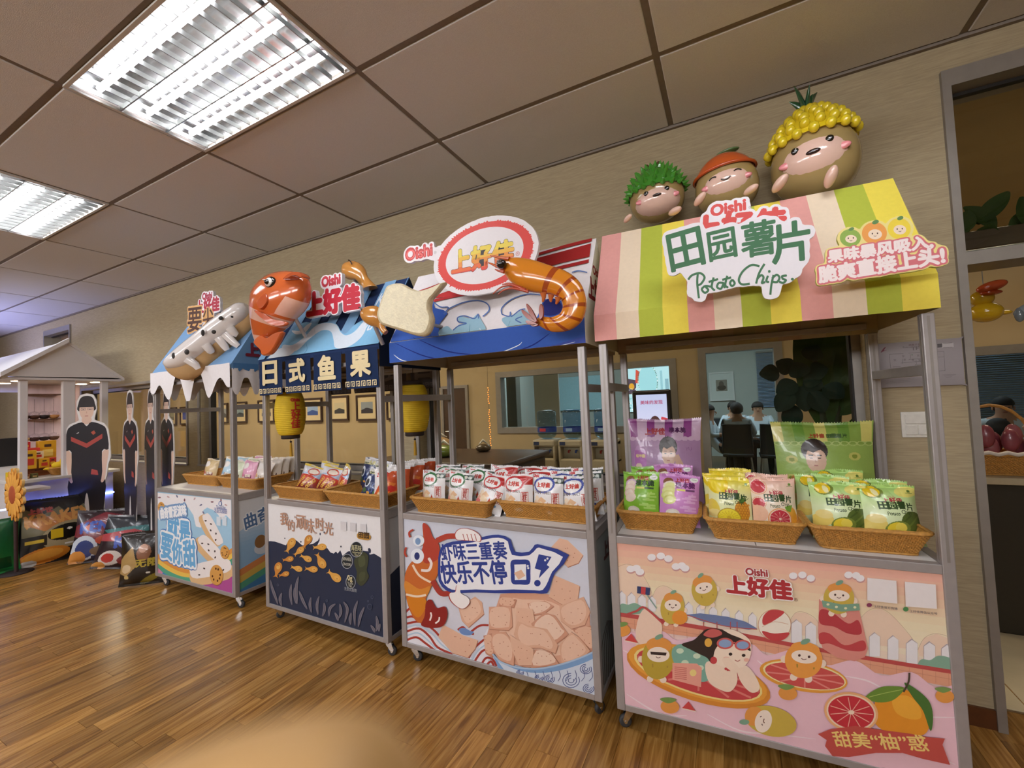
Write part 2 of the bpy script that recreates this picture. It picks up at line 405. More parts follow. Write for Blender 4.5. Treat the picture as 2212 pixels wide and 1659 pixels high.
def wood():
    m, nt, b = nodes('teak_planks'); L = nt.links
    tc = nt.nodes.new('ShaderNodeTexCoord'); oi = nt.nodes.new('ShaderNodeObjectInfo'); at = nt.nodes.new('ShaderNodeAttribute'); at.attribute_name = 'Col'
    sc_ = nt.nodes.new('ShaderNodeVectorMath'); sc_.operation = 'SCALE'; sc_.inputs[0].default_value = (37, 91, 13); L.new(oi.outputs['Random'], sc_.inputs['Scale'])
    ad = nt.nodes.new('ShaderNodeVectorMath'); L.new(tc.outputs['Object'], ad.inputs[0]); L.new(sc_.outputs[0], ad.inputs[1])
    mp = nt.nodes.new('ShaderNodeMapping'); mp.inputs['Scale'].default_value = (26, 1.6, 1); L.new(ad.outputs[0], mp.inputs[0])
    nz = nt.nodes.new('ShaderNodeTexNoise'); nz.inputs['Scale'].default_value = 1.5; nz.inputs['Detail'].default_value = 4; nz.inputs['Distortion'].default_value = 1.1; L.new(mp.outputs[0], nz.inputs['Vector'])
    rp = nt.nodes.new('ShaderNodeValToRGB'); e = rp.color_ramp.elements; e[0].color = (*lin('#7d5222'), 1); e[1].color = (*lin('#cb9a54'), 1); e[0].position = .3; e[1].position = .72
    x = rp.color_ramp.elements.new(.5); x.color = (*lin('#ab7a3a'), 1)
    L.new(nz.outputs['Fac'], rp.inputs[0])
    mr = nt.nodes.new('ShaderNodeMapRange'); mr.inputs['To Min'].default_value = .62; mr.inputs['To Max'].default_value = 1.15; L.new(oi.outputs['Random'], mr.inputs['Value'])
    v1 = nt.nodes.new('ShaderNodeVectorMath'); v1.operation = 'SCALE'; L.new(rp.outputs[0], v1.inputs[0]); L.new(mr.outputs[0], v1.inputs['Scale'])
    v2 = nt.nodes.new('ShaderNodeVectorMath'); v2.operation = 'MULTIPLY'; L.new(v1.outputs[0], v2.inputs[0]); L.new(at.outputs['Color'], v2.inputs[1])
    L.new(v2.outputs[0], b.inputs['Base Color']); b.inputs['Roughness'].default_value = .27; b.inputs['Specular IOR Level'].default_value = .45
    return m
WOOD = wood()
# floor and its planks
floor = tag(MB().box(XL, XR, YB, YW+.16, -.06, -.004, (.6, .6, .6)).build('floor', WOOD), 'glossy teak laminate plank floor', 'floor', kind='structure')
rng = random.Random(3)
LENS = (.46, .62, .78, .94)
PLM = {}
for L_ in LENS:
    PLM[L_] = MB().box(.0007, .0993, .0007, L_-.0007, -.004, 0).build('plank', WOOD)
for o in list(PLM.values()): o.parent = floor
used = set()
XN0 = -5.9
k = 0
while XN0+k*.1 < 1.25:
    x = XN0+k*.1; y = .12-rng.random()*.5; k += 1
    while y < YW-.02:
        l = rng.choice(LENS)
        if y+l > YW+.1: l = next(q for q in LENS if y+q > YW-.02)
        if y+l > .35:
            if l not in used: o = PLM[l]; used.add(l)
            else: o = PLM[l].copy(); COL.objects.link(o)
            o.location = (x, y, 0)
        y += l
far = MB(); k = 0
while -12.6+k*.1 < XN0-.05:
    x = -12.6+k*.1; y = .1-rng.random()*.6; k += 1
    while y < YW-.02:
        l = rng.choice(LENS); g = .7+.45*rng.random(); far.box(x+.001, x+.099, y+.001, min(y+l, YW+.1)-.001, -.004, 0, (g, g, g)); y += l
tag(far.build('far_planks', WOOD, floor), kind='stuff')
# ceiling: soffit, recessed grid runners and single tiles
ceil = tag(MB().box(XL, XR, YB, YW+.16, HC+.09, HC+.2).build('ceiling', TILEM), 'suspended ceiling of pale rectangular tiles', 'ceiling', kind='structure')
GRID = mat('grid_runner_paint', '#857a70', .7)
X0c = -.203; Y1c = 1.957
ys_ = [YW]+[Y1c-.6*i for i in range(0, 11)]
xs_ = [X0c+1.2*i for i in range(-11, 4)]
for x in xs_:
    if XL < x < XR: MB().box(x-.015, x+.015, YB, YW, HC+.005, HC+.02).build('grid_runner', GRID, ceil)
for y in ys_[1:]:
    if y > YB: MB().box(XL, XR, y-.0145, y+.0145, HC+.0055, HC+.021).build('grid_runner', GRID, ceil)
MB().box(XL, XR, YW-.02, YW, HC-.012, HC+.01).build('wall_angle', GRID, ceil)
LROWS = {(.757): 1, (-1.643): 1}
lightspots = [(-.203+1.2-1.2-2.4*i, yy) for i in range(5) for yy in (.757, -1.643)]
def islight(x, y): return any(abs(x-a) < .1 and abs(y-b) < .1 for a, b in lightspots)
tm = MB().bbox(.014, 1.186, .014, .586, HC, HC+.018, .004).build('tile', TILEM, ceil); tfirst = True
t2 = MB().bbox(.014, 1.186, .014, .552, HC, HC+.018, .004).build('tile', TILEM, ceil); t2first = True
for x in xs_:
    if x < XL-.3 or x+1.2 > XR+.5: continue
    for i in range(len(ys_)-1):
        y = ys_[i+1]
        if y < YB or islight(x, y): continue
        if i == 0:
            o = t2 if t2first else t2.copy(); t2first or COL.objects.link(o); t2first = False
        else:
            o = tm if tfirst else tm.copy(); tfirst or COL.objects.link(o); tfirst = False
        o.location = (x, y, 0)
# recessed louvre luminaires
REFL = mat('luminaire_reflector', '#d0d0ce', .22, 1.0, .02); LOUV = mat('louvre_blade_metal', '#b4b5b2', .3, 1.0, .02); TRIMW = mat('luminaire_trim', '#d8d4cc', .5)
TUBE = emis('fluorescent_tube', '#f6f8ff', TUBE_E)
def luminaire():
    t = thing('ceiling_light', 'recessed louvre light with three tubes', 'light', (0, 0, 0))
    h = MB(); b = .012
    h.add([(b, b, HC+.07), (1.2-b, b, HC+.07), (1.2-b, .6-b, HC+.07), (b, .6-b, HC+.07)], [(0, 1, 2, 3)])
    c = [(b, b), (1.2-b, b), (1.2-b, .6-b), (b, .6-b)]
    for i in range(4):
        p, q = c[i], c[(i+1) % 4]; h.add([(*p, HC-.002), (*q, HC-.002), (*q, HC+.07), (*p, HC+.07)], [(0, 1, 2, 3)])
    h.build('housing', REFL, t)
    f = MB()
    for (a, b2, c2, d) in ((.005, 1.195, .005, .02), (.005, 1.195, .58, .595), (.005, .02, .02, .58), (1.18, 1.195, .02, .58)): f.box(a, b2, c2, d, HC-.006, HC+.004)
    f.build('trim_frame', TRIMW, t)
    for yy in (.11, .3, .49):
        MB().tube([(.07, yy, HC+.028), (1.13, yy, HC+.028)], .013, 8, None, False).build('tube', TUBE, t)
    for yy in (.205, .395): MB().box(.02, 1.18, yy-.003, yy+.003, HC-.004, HC+.02).build('divider', LOUV, t)
    bl = None
    for i in range(15):
        x = .02+1.16*(i+.5)/15
        if bl is None: bl = MB().box(-.002, .002, .02, .58, HC-.004, HC+.018).build('louvre_blade', LOUV, t); o = bl
        else: o = bl.copy(); COL.objects.link(o)
        o.location.x = x
    return t
LL = {(0, .757): 'louvre ceiling light above the striped cart, mostly beyond the top edge', (1, .757): 'large bright louvre ceiling light nearest the top edge', (2, .757): 'smaller louvre ceiling light at the left edge', (3, .757): 'louvre ceiling light above the white gable kiosk', (4, .757): 'louvre ceiling light furthest along the wall'}
lum = luminaire(); first = True
for i in range(5):
    for yy in (.757, -1.643):
        lb = LL.get((i, yy), 'louvre ceiling light behind the viewer, %s of its row' % ('first', 'second', 'third', 'fourth', 'fifth')[i])
        loc = (-.203-2.4*i, yy, 0)
        if first: lum.location = loc; lum['label'] = lb; lum['group'] = 'recessed ceiling lights'; first = False
        else: dup(lum, loc, None, lb, 'recessed ceiling lights')
# cart wall with openings
WIN = [(-7.95, -5.3), (-5.04, -2.355), (-2.085, .585)]; ZW0, ZW1 = .93, 1.86
DOORS = [(-9.28, -8.32), (.917, 2.35)]; ZD = 2.835
T = .16
wb = MB(); cuts = sorted(WIN+DOORS); x = XL
for a, b in cuts:
    wb.box(x, a, YW, YW+T, 0, HC+.1); x = b
    if (a, b) in WIN: wb.box(a, b, YW, YW+T, 0, ZW0); wb.box(a, b, YW, YW+T, ZW1, HC+.1)
    else: wb.box(a, b, YW, YW+T, ZD, HC+.1)
wb.box(x, XR, YW, YW+T, 0, HC+.1)
tag(wb.build('wall_back', WALLP), 'beige papered wall with interior windows behind the carts', 'wall', kind='structure')
tag(MB().box(XL-.15, XL, YB, YW+T, 0, HC+.1).build('wall_left', WALLP), 'beige end wall far along the room', 'wall', kind='structure')
tag(MB().box(XR, XR+.15, YB, YW+T, 0, HC+.1).build('wall_right', WALLP), 'beige wall beside the doorway', 'wall', kind='structure')
tag(MB().box(XL-.15, XR+.15, YB-.15, YB, 0, HC+.1).build('wall_front', WALLP), 'beige wall behind the viewer', 'wall', kind='structure')
BBM = mat('baseboard_wood', '#5a3318', .4, 0, .15, 30)
bb = MB(); x = XL
for a, b in sorted(DOORS): bb.box(x, a, YW-.012, YW, 0, .08); x = b
bb.box(x, XR, YW-.012, YW, 0, .08)
tag(bb.build('baseboard_back', BBM), 'dark brown wooden skirting along the papered wall', 'baseboard', kind='structure')
SEAL = mat('glazing_seal', '#1c1712', .6)
for i, (a, b) in enumerate(WIN):
    w = tag(link('window_%d' % (i+1), None), ['interior window behind the cut-out figures', 'interior window showing a row of framed pictures', 'interior window showing water coolers and a glass door'][i], 'window', kind='structure')
    y0 = YW+.085; f = MB()
    for q in ((a, a+.035, ZW0, ZW1), (b-.035, b, ZW0, ZW1), (a+.035, b-.035, ZW0, ZW0+.045), (a+.035, b-.035, ZW1-.04, ZW1)): f.box(q[0], q[1], y0, y0+.06, q[2], q[3])
    f.build('frame', ALUD, w)
    s = MB()
    for q in ((a+.035, a+.043, ZW0+.04, ZW1-.04), (b-.043, b-.035, ZW0+.04, ZW1-.04), (a+.03, b-.03, ZW0+.045, ZW0+.055), (a+.03, b-.03, ZW1-.048, ZW1-.04)): s.box(q[0], q[1], y0+.005, y0+.055, q[2], q[3])
    s.build('seal', SEAL, w)
    MB().box(a-.03, b+.03, YW-.02, y0, ZW0-.012, ZW0+.004).build('sill', ALUD, w)
    hd = MB()
    for q in ((a-.03, a, ZW0, ZW1+.03), (b, b+.03, ZW0, ZW1+.03), (a, b, ZW1, ZW1+.03)): hd.box(q[0], q[1], YW-.012, YW+.004, q[2], q[3])
    hd.build('casing', ALUD, w)
    MB().box(a+.04, b-.04, y0+.027, y0+.033, ZW0+.05, ZW1-.045).build('pane', GLASS, w)
for i, (a, b) in enumerate(DOORS):
    d = tag(link('door_%d' % (i+1), None), ['tall framed doorway above the white kiosk roof', 'tall aluminium framed doorway beside the fire plan'][i], 'door', kind='structure')
    f = MB(); w_ = .03
    for q in ((a, a+w_, 0, ZD), (b-w_, b, 0, ZD), (a+w_, b-w_, ZD-.075, ZD), (a+w_, b-w_, 1.962, 2.018)): f.box(q[0], q[1], YW-.02, YW+T+.01, q[2], q[3])
    f.build('frame', ALUD, d)
    MB().box(a+w_, b-w_, YW+.07, YW+.076, 2.018, ZD-.075).build('transom_pane', GLASS, d)
    MB().box(a+w_-.004, b-w_, YW+.06, YW+.09, ZD-.09, ZD-.075).build('seal', SEAL, d)
# ------------------------------------------------------------------ rooms behind the cart wall
YH = 6.0; XH0, XH1 = -14.2, 4.2
DIM = mat('hall_floor', '#6d5434', .35, 0, .08, 4)
fl2 = tag(MB().box(XH0, XH1, YW+T, 11, -.06, -.002).build('floor_hall', DIM), 'dim hall floor beyond the windows', 'floor', kind='structure')
HTILE = mat('hall_tile', '#cdbd9a', .3, 0, .08, 5)
for i in range(4):
    for j in range(4):
        MB().bbox(.3+.8*i+.003, 1.1+.8*i-.003, 2.70+.8*j+.003, 3.5+.8*j-.003, -.002, .004, .002).build('tile', HTILE, fl2)
tag(MB().box(XH0, XH1, YW+T, 11, HC, HC+.1).build('ceiling_hall', BEIGE), 'plain ceiling of the hall', 'ceiling', kind='structure')
OPN = [(-3.28, -.66, 1.02, 1.88), (-.27, .54, 0, 2.0), (1.6, 3.6, .85, 1.75)]
h = MB(); x = XH0
for a, b, z0, z1 in OPN:
    h.box(x, a, YH, YH+.12, 0, HC); x = b
    if z0 > 0: h.box(a, b, YH, YH+.12, 0, z0)
    h.box(a, b, YH, YH+.12, z1, HC)
h.box(x, XH1, YH, YH+.12, 0, HC)
tag(h.build('wall_hall', BEIGE), 'beige hall wall with glazed openings', 'wall', kind='structure')
tag(MB().box(XH0-.1, XH0, YW+T, YH, 0, HC).build('wall_hall_left', BEIGE), 'far end wall of the hall', 'wall', kind='structure')
tag(MB().box(XH1, XH1+.1, YW+T, 11, 0, HC).build('wall_hall_right', BEIGE), 'near end wall of the hall', 'wall', kind='structure')
for i, (a, b, z0, z1) in enumerate(OPN):
    nm = ('window_4', 'door_3', 'window_5')[i]
    w = tag(link(nm, None), ['wide inner window lit by the bluish meeting room', 'glazed inner door into the meeting room', 'inner window with lowered blinds beyond the doorway'][i], ('window', 'door', 'window')[i], kind='structure')
    f = MB(); e = .06
    for q in ((a-e, a+.03, z0-e*(z0 > 0), z1+e), (b-.03, b+e, z0-e*(z0 > 0), z1+e), (a+.03, b-.03, z1-.03, z1+e)): f.box(q[0], q[1], YH-.02, YH+.13, q[2], q[3])
    if z0 > 0: f.box(a+.03, b-.03, YH-.02, YH+.13, z0-e, z0+.03)
    else: f.box(a+.03, b-.03, YH-.02, YH+.13, 0, .35)
    f.build('frame', ALUD, w)
    MB().box(a+.03, b-.03, YH+.05, YH+.056, max(z0, .3)+.03, z1-.03).build('pane', GLASS, w)
tag(MB().box(XH0, XH1, 10.9, 11, 0, HC).build('wall_meeting', COOL), 'pale grey wall at the back of the meeting room', 'wall', kind='structure')
tag(MB().box(-4.6, -4.5, YH+.12, 10.9, 0, HC).build('wall_meeting_left', COOL), 'pale side wall of the meeting room', 'wall', kind='structure')
def area_light(name, loc, sx, sy, col, power, rot=(0, 0, 0), spread=180):
    l = bpy.data.lights.new(name, 'AREA'); l.shape = 'RECTANGLE'; l.size = sx; l.size_y = sy; l.color = col; l.energy = power; l.spread = R(spread)
    o = link(name, l, None, loc, rot); return o
for x in (-6.4, -3.2, 0): area_light('front_fill_light', (x, YB+.05, 2.62), 2.6, .5, (.97, .97, 1), 66, (R(90), 0, 0), 170)  # added fill lights high behind the camera; no windows are built there
for x, e in ((-12, 55), (-9, 60), (-6.5, 55), (-3.8, 34), (-1, 16), (2.2, 20)): area_light('hall_ceiling_lamp', (x, 4.3, HC-.03), 1.1, .5, (1, .84, .62), e)
for x in (-3.2, -.4, 2.6): area_light('meeting_room_lamp', (x, 8.4, HC-.03), 1.2, 1.2, (.74, .9, 1.0), 42)
# ------------------------------------------------------------------ display carts
CW, CD, ZB, ZC = 1.1536, .5619, .097, .847
CP = [(-4.477, 1.8853, .003), (-2.9755, 1.8968, -.0198), (-1.7348, 1.892, .0026), (-.5121, 1.8859, .0459)]
ZF, ZR, VF, VR = 1.83, 2.292, -.012, .272          # canopy fold height, ridge height and their depths
def cloc(i, P):
    x, y, t = CP[i]; c, s = math.cos(t), math.sin(t); a, b = P[0]-x, P[1]-y
    return Vector((c*a+s*b, -s*a+c*b, P[2]))
def cdir(i, d):
    t = CP[i][2]; c, s = math.cos(t), math.sin(t); return Vector((c*d[0]+s*d[1], -s*d[0]+c*d[1], d[2]))
def cl(i, px, py, v):
    """photo pixel -> cart-local point on the plane local y = v"""
    o = cloc(i, CAM); d = cdir(i, ray(px, py)); return o+d*((v-o.y)/d.y)
def cw(i, P):
    x, y, t = CP[i]; c, s = math.cos(t), math.sin(t); return Vector((x+c*P[0]-s*P[1], y+s*P[0]+c*P[1], P[2]))
class Plane:
    def __init__(s, O, U, V, i=None):
        s.O = Vector(O); s.U = Vector(U).normalized(); s.V = Vector(V).normalized(); s.N = s.U.cross(s.V); s.i = i
    def p2(s, px, py):
        o = cloc(s.i, CAM) if s.i is not None else CAM; d = cdir(s.i, ray(px, py)) if s.i is not None else ray(px, py)
        P = o+d*((s.O-o).dot(s.N)/d.dot(s.N))-s.O; return (P.dot(s.U), P.dot(s.V))
    def fr(s, u, v, d): return s.O+s.U*u+s.V*v+s.N*d
    def art(s, rect, eps=4e-5): return Art(s.p2, rect, s.fr, eps)
# caster, built once
def caster(parent, x, y, rz):
    c = MB(); c.box(-.028, .028, -.028, .028, ZB-.006, ZB); c.lathe([(.013, ZB-.016), (.02, ZB-.012), (.02, ZB-.006)], 12)
    for s in (-1, 1): c.prism([(-.012, ZB-.014), (.016, ZB-.014), (.034, .04), (.03, .026), (.014, .03), (-.012, ZB-.03)], .011*s, .0135*s, lambda u, v, d: Vector((u, d, v)))
    c.box(-.012, .016, -.012, .012, ZB-.018, ZB-.013)
    o = c.build('caster', CHROME, parent, (x, y, 0), (0, 0, rz))
    w = MB(); M = Matrix.Rotation(R(90), 3, 'X')
    w.lathe([(.004, -.009), (.02, -.01), (.0265, -.007), (.0275, 0), (.0265, .007), (.02, .01), (.004, .009)], 20, None, (.022, 0, .0277), True, M)
    w.build('wheel', RUBBER, o)
    h = MB(); h.tube([(.022, -.0145, .0277), (.022, .0145, .0277)], .007, 10); h.build('axle', CHROME, o)
    return o
PST = .035
def cart(i, label):
    x, y, t = CP[i]; c = thing('display_cart', label, 'cart', (x, y, 0), t, 'display carts along the wall')
    for (a, b) in ((0, 0), (CW-PST, 0), (0, CD-PST), (CW-PST, CD-PST)):
        m = MB(); m.bbox(a, a+PST, b, b+PST, ZB, 1.70, .003)
        o = m.build('post', ALU, c)
        g = MB()
        for dx, dy, hx, hy in ((PST/2-.004, -.0006, .008, .0006), (PST/2-.004, PST, .008, .0006), (-.0006, PST/2-.004, .0006, .008), (PST, PST/2-.004, .0006, .008)):
            g.box(a+dx, a+dx+hx, b+dy, b+dy+hy, ZC+.01, 1.69)
        g.build('groove', ALUD, o)
    for nm, q in (('top_rail', (PST, CW-PST, .001, .034, .815, ZC)), ('bottom_rail', (PST, CW-PST, .001, .034, ZB, .124)), ('top_rail', (PST, CW-PST, CD-.034, CD-.001, .815, ZC)), ('bottom_rail', (PST, CW-PST, CD-.034, CD-.001, ZB, .124)),
                  ('top_rail', (.001, .034, PST, CD-PST, .80, ZC)), ('bottom_rail', (.001, .034, PST, CD-PST, ZB, .124)), ('top_rail', (CW-.034, CW-.001, PST, CD-PST, .80, ZC)), ('bottom_rail', (CW-.034, CW-.001, PST, CD-PST, ZB, .124)),
                  ('side_bar', (.003, .032, PST, CD-PST, 1.487, 1.525)), ('side_bar', (CW-.032, CW-.003, PST, CD-PST, 1.487, 1.525)),
                  ('canopy_rail', (PST, CW-PST, .003, .03, 1.72, 1.745)), ('canopy_rail', (PST, CW-PST, CD-.03, CD-.003, 1.72, 1.745))):
        MB().bbox(*q, .002).build(nm, ALU, c)
    for a in (.035, CW*.5+.0015): MB().box(a, a+CW*.5-.0365, .034, CD-.034, ZC-.014, ZC-.001).build('worktop', WHITE, c)
    pan = {}
    pan['f'] = MB().box(PST-.008, CW-PST+.008, .008, .014, .12, .818).build('front_panel', WHITE, c)
    pan['r'] = MB().box(CW-.014, CW-.008, PST-.008, CD-PST+.008, .12, .805).build('side_panel', WHITE, c)
    pan['l'] = MB().box(.008, .014, PST-.008, CD-PST+.008, .12, .805).build('side_panel', WHITE, c)
    pan['b'] = MB().box(PST-.008, CW-PST+.008, CD-.014, CD-.008, .12, .818).build('back_panel', WHITE, c)
    for (a, b) in ((.045, .05), (CW-.045, .05), (.045, CD-.05), (CW-.045, CD-.05)): caster(c, a, b, R(random.choice((20, 160, 200, 340, 60))))
    fp = Plane((0, .008, 0), (1, 0, 0), (0, 0, 1), i); rp = Plane((CW-.008, 0, 0), (0, 1, 0), (0, 0, 1), i)
    F = fp.art((PST-.006, CW-PST+.006, .124, .814)); SR = rp.art((PST-.006, CD-PST+.006, .124, .80))
    return c, pan, F, SR
def full(A, col):
    x0, x1, y0, y1 = A.rect; return A.raw([(x0, y0), (x1, y0), (x1, y1), (x0, y1)], col)
def grad(A, cols, x0=None, n=24, vertical=True):
    """printed colour ramp over the panel rectangle"""
    a0, a1, b0, b1 = A.rect
    for k in range(n):
        t = (k+.5)/n*(len(cols)-1); j = min(int(t), len(cols)-2); w = t-j
        c = tuple(p*(1-w)+q*w for p, q in zip(lin(cols[j]), lin(cols[j+1])))
        z0, z1 = b1-(b1-b0)*k/n, b1-(b1-b0)*(k+1)/n
        A.raw([(a0, z1), (a1, z1), (a1, z0), (a0, z0)], c, False)
    A.L += 1
def canopy(c, col, back=None, fr_hem=1.712, name='canopy', wave=.004, colf=None, gable=None, side_hem=None, front=True):
    """gable canopy: front slope and valance, back slope, two gable ends"""
    m = MB(); x0, x1 = -.012, CW+.012; side_hem = side_hem or fr_hem
    vb = 2*VR-VF
    def sl(u, v): return (x0+(x1-x0)*u, VF+(VR-VF)*v, ZF+(ZR-ZF)*v - wave*math.sin(math.pi*v)*(1.5+math.sin(u*25)))
    m.grid(sl, 48, 8, colf or col)
    if front: m.grid(lambda u, v: (x0+(x1-x0)*u, VF-.004*math.sin(u*40)*(1-v)*.6, fr_hem+(ZF-fr_hem)*v), 48, 3, (lambda u, v: colf(u, 0)) if colf else col)
    m.grid(lambda u, v: (x1+(x0-x1)*u, vb+(VR-vb)*v, ZF+(ZR-ZF)*v), 24, 4, (lambda u, v: colf(1-u, v)) if colf else (back or col))
    m.grid(lambda u, v: (x1+(x0-x1)*u, vb, 1.70+(ZF-1.70)*v), 24, 2, (lambda u, v: colf(1-u, 0)) if colf else (back or col))
    for x in (x0, x1):
        m.add([(x, VF, ZF), (x, vb, ZF), (x, VR, ZR)], [(0, 1, 2) if x == x1 else (2, 1, 0)], gable or col)
        m.add([(x, VF, side_hem), (x, vb, side_hem), (x, vb, ZF), (x, VF, ZF)], [(0, 1, 2, 3) if x == x1 else (3, 2, 1, 0)], gable or col)
    return m.build(name, FABRIC, c)
def slope(i, off=.0065):
    V = Vector((0, VR-VF, ZR-ZF)); L = V.length; p = Plane((0, VF, ZF), (1, 0, 0), V, i); p.O = p.O+p.N*off
    return p, L

# ---- cart with pink, cream, green and yellow striped canopy
c4, pan4, F4, SR4 = cart(3, 'cart with pink, green and yellow striped canopy and pink pool scene panel')
STR = ('#e8a79f', '#f0dcc0', '#b8c24a', '#f2de5a')
can4 = canopy(c4, '#f0dcc0', colf=lambda u, v: STR[int(u*12) % 4], gable='#efe08a', wave=.006)
A = F4; grad(A, ['#eeb2a0', '#efc7a8', '#f2e2bd', '#f4e6c8', '#efd2c8', '#ecc0c4', '#efc3cc', '#f0c9d3', '#f0cdd6'])
A.zoom(1310, 1150, 2.765)
for pts in ([(50, 215), (120, 190), (190, 220), (260, 330), (280, 420), (60, 420)], [(270, 400), (300, 335), (350, 320), (410, 360), (430, 430), (280, 430)], [(1090, 540), (1130, 480), (1190, 480), (1260, 530), (1290, 640), (1100, 600)], [(1480, 560), (1560, 470), (1640, 455), (1720, 510), (1830, 640), (1840, 700), (1500, 660)], [(1860, 700), (1900, 630), (1970, 605), (2060, 640), (2080, 760), (1870, 740)]):
    A.poly(pts, '#f0d3ba'); A.stroke(pts[:-1], 2.2, '#c9a48c')
for x, y in ((270, 150), (325, 140), (370, 158), (415, 205), (450, 200), (470, 215), (145, 220), (180, 215), (200, 238), (1115, 260), (1170, 255), (1220, 275), (1445, 255), (1490, 258), (1515, 275)):
    A.ell(x+2, y+5, 27, 22, '#cf9c98')
for x, y in ((270, 148), (325, 140), (370, 156), (415, 203), (450, 198), (470, 213), (145, 218), (180, 213), (200, 235), (1115, 258), (1170, 253), (1220, 273), (1445, 253), (1490, 256), (1515, 273)):
    A.ell(x, y, 25, 20, '#f3eef0')
for k in range(14):      # picket fence behind the pool edge
    x = (70, 128, 190, 250, 470, 540, 615, 690, 770, 850, 1105, 1190, 1570, 1680)[k]; y = 350+(x-60)*.165; w = 46 if x < 900 else 62; hgt = 90+(x > 900)*50
    A.poly([(x-3, y+22), (x+w/2-3, y-6), (x+w-3, y+22), (x+w-3, y+hgt), (x-3, y+hgt)], '#b7a9ae'); A.poly([(x, y+22), (x+w/2, y), (x+w, y+22), (x+w, y+hgt), (x, y+hgt)], '#ece8ea')
for x, y in ((1790, 640), (1895, 655), (2000, 670)):
    A.poly([(x-3, y+20), (x+30, y-8), (x+66, y+20), (x+66, y+170), (x-3, y+170)], '#b7a9ae'); A.poly([(x, y+22), (x+32, y), (x+66, y+22), (x+66, y+170), (x, y+170)], '#ece8ea')
A.blob([(60, 470), (90, 425), (130, 430), (170, 420), (215, 445), (220, 480), (60, 490)], '#87ad96'); A.blob([(1850, 800), (1880, 755), (1930, 760), (1975, 735), (2030, 740), (2085, 770), (2090, 840), (1860, 820)], '#87ad96')
wall = [(60, 485), (350, 530), (700, 590), (1060, 660), (1500, 740), (2090, 835)]
A.poly(wall+[(2095, 930), (1700, 850), (1300, 790), (900, 700), (500, 620), (60, 560)], '#e3a283')
A.stroke(wall, 24, '#bf4f4d', smooth=False)
for k in range(26):
    x = 90+k*78; y = 500+(x-60)*.172; A.stroke([(x, y), (x+2, y+70)], 2, '#c98a70', smooth=False)
A.stroke([(60, 528), (1000, 680), (2090, 880)], 2, '#c98a70', smooth=False)
water = [(60, 560), (180, 600), (330, 585), (420, 640), (560, 620), (700, 690), (860, 660), (960, 730), (1120, 700), (1300, 790), (1480, 760), (1640, 850), (1820, 830), (1960, 920), (2095, 900), (2120, 1400), (60, 1400)]
A.poly(sm(water[:-2], False, 4)+water[-2:], '#efc4cf')
for q in ([(100, 700), (200, 760), (300, 900)], [(600, 1080), (800, 1180), (1000, 1200), (1250, 1230)], [(900, 760), (950, 790), (1050, 770)], [(1650, 1020), (1850, 1090), (2080, 1100)], [(120, 960), (320, 1080), (480, 1090)], [(1650, 1290), (1900, 1320), (2080, 1380)], [(1400, 850), (1550, 880), (1650, 930)]):
    A.stroke(q, 10, '#f6dfe4', taper=True)
A.poly([(480, 488), (560, 480), (720, 500), (830, 530), (900, 570), (850, 578), (700, 555), (560, 525)], '#6f7fa8'); A.stroke([(480, 490), (700, 555), (900, 575)], 5, '#b5524f')
for x in (580, 660, 740, 780): A.stroke([(x, 530), (x, 610)], 5, '#b5524f', smooth=False)
A.ell(1003, 548, 98, 92, '#f6ecdc'); A.stroke([(1003+97*math.cos(R(q*20)), 548+91*math.sin(R(q*20))) for q in range(18)], 4, '#d8a888', closed=True); A.blob([(935, 500), (980, 460), (1060, 470), (1020, 510), (940, 550)], '#c8474a'); A.blob([(930, 585), (1000, 600), (1090, 595), (1060, 635), (1000, 645), (950, 620)], '#c8474a'); A.stroke([(930, 560), (1000, 530), (1085, 545)], 3, '#d9a98a')
A.poly([(1268, 395), (1500, 430), (1560, 690), (1540, 740), (1480, 765), (1380, 745), (1290, 690), (1262, 600)], '#dd8f83')
A.blob([(1275, 460), (1340, 470), (1440, 540), (1500, 520), (1520, 600), (1440, 600), (1360, 560), (1275, 540)], '#b93f46'); A.blob([(1270, 600), (1330, 600), (1420, 670), (1530, 640), (1540, 700), (1440, 700), (1330, 660), (1275, 660)], '#c3484c')
def fruit(cx, cy, rx, ry, rot, body, cap, leaf='#7fa58c', smile=True, shades=False):
    """little round fruit figure: body, cap, pale face patch with eyes and smile, stub limbs"""
    c, s = math.cos(R(rot)), math.sin(R(rot)); P = lambda x, y: (cx+c*x-s*y, cy+s*x+c*y)
    for x, y in ((-rx*1.02, ry*.1), (rx*1.02, ry*.05), (-rx*.4, ry*1.0), (rx*.4, ry*1.0)): A.ell(*P(x, y), rx*.2, rx*.2, '#f3dcc8')
    A.ell(cx, cy, rx, ry, body, rot); A.ell(*P(0, -ry*.62), rx*.78, ry*.38, cap, rot); A.ell(*P(0, -ry*.18), rx*.68, ry*.36, '#f7e6d6', rot); A.ell(*P(-rx*.05, -ry*1.02), rx*.26, rx*.14, leaf, rot-30)
    if shades: A.poly([P(-rx*.5, -ry*.3), P(rx*.5, -ry*.3), P(rx*.45, -ry*.16), P(-rx*.45, -ry*.16)], '#3a2a26')
    else:
        for x in (-.26, .26): A.ell(*P(rx*x, -ry*.22), rx*.07, rx*.07, '#4a2e28')
    A.stroke([P(-rx*.14, -ry*.08), P(0, -ry*.02), P(rx*.14, -ry*.08)], 4, '#6a3c30')
    for k in range(6): A.ell(*P(rx*math.cos(k*2.1)*.6, ry*(.35+.1*math.sin(k*3))), rx*.04, rx*.04, '#a98a3c')
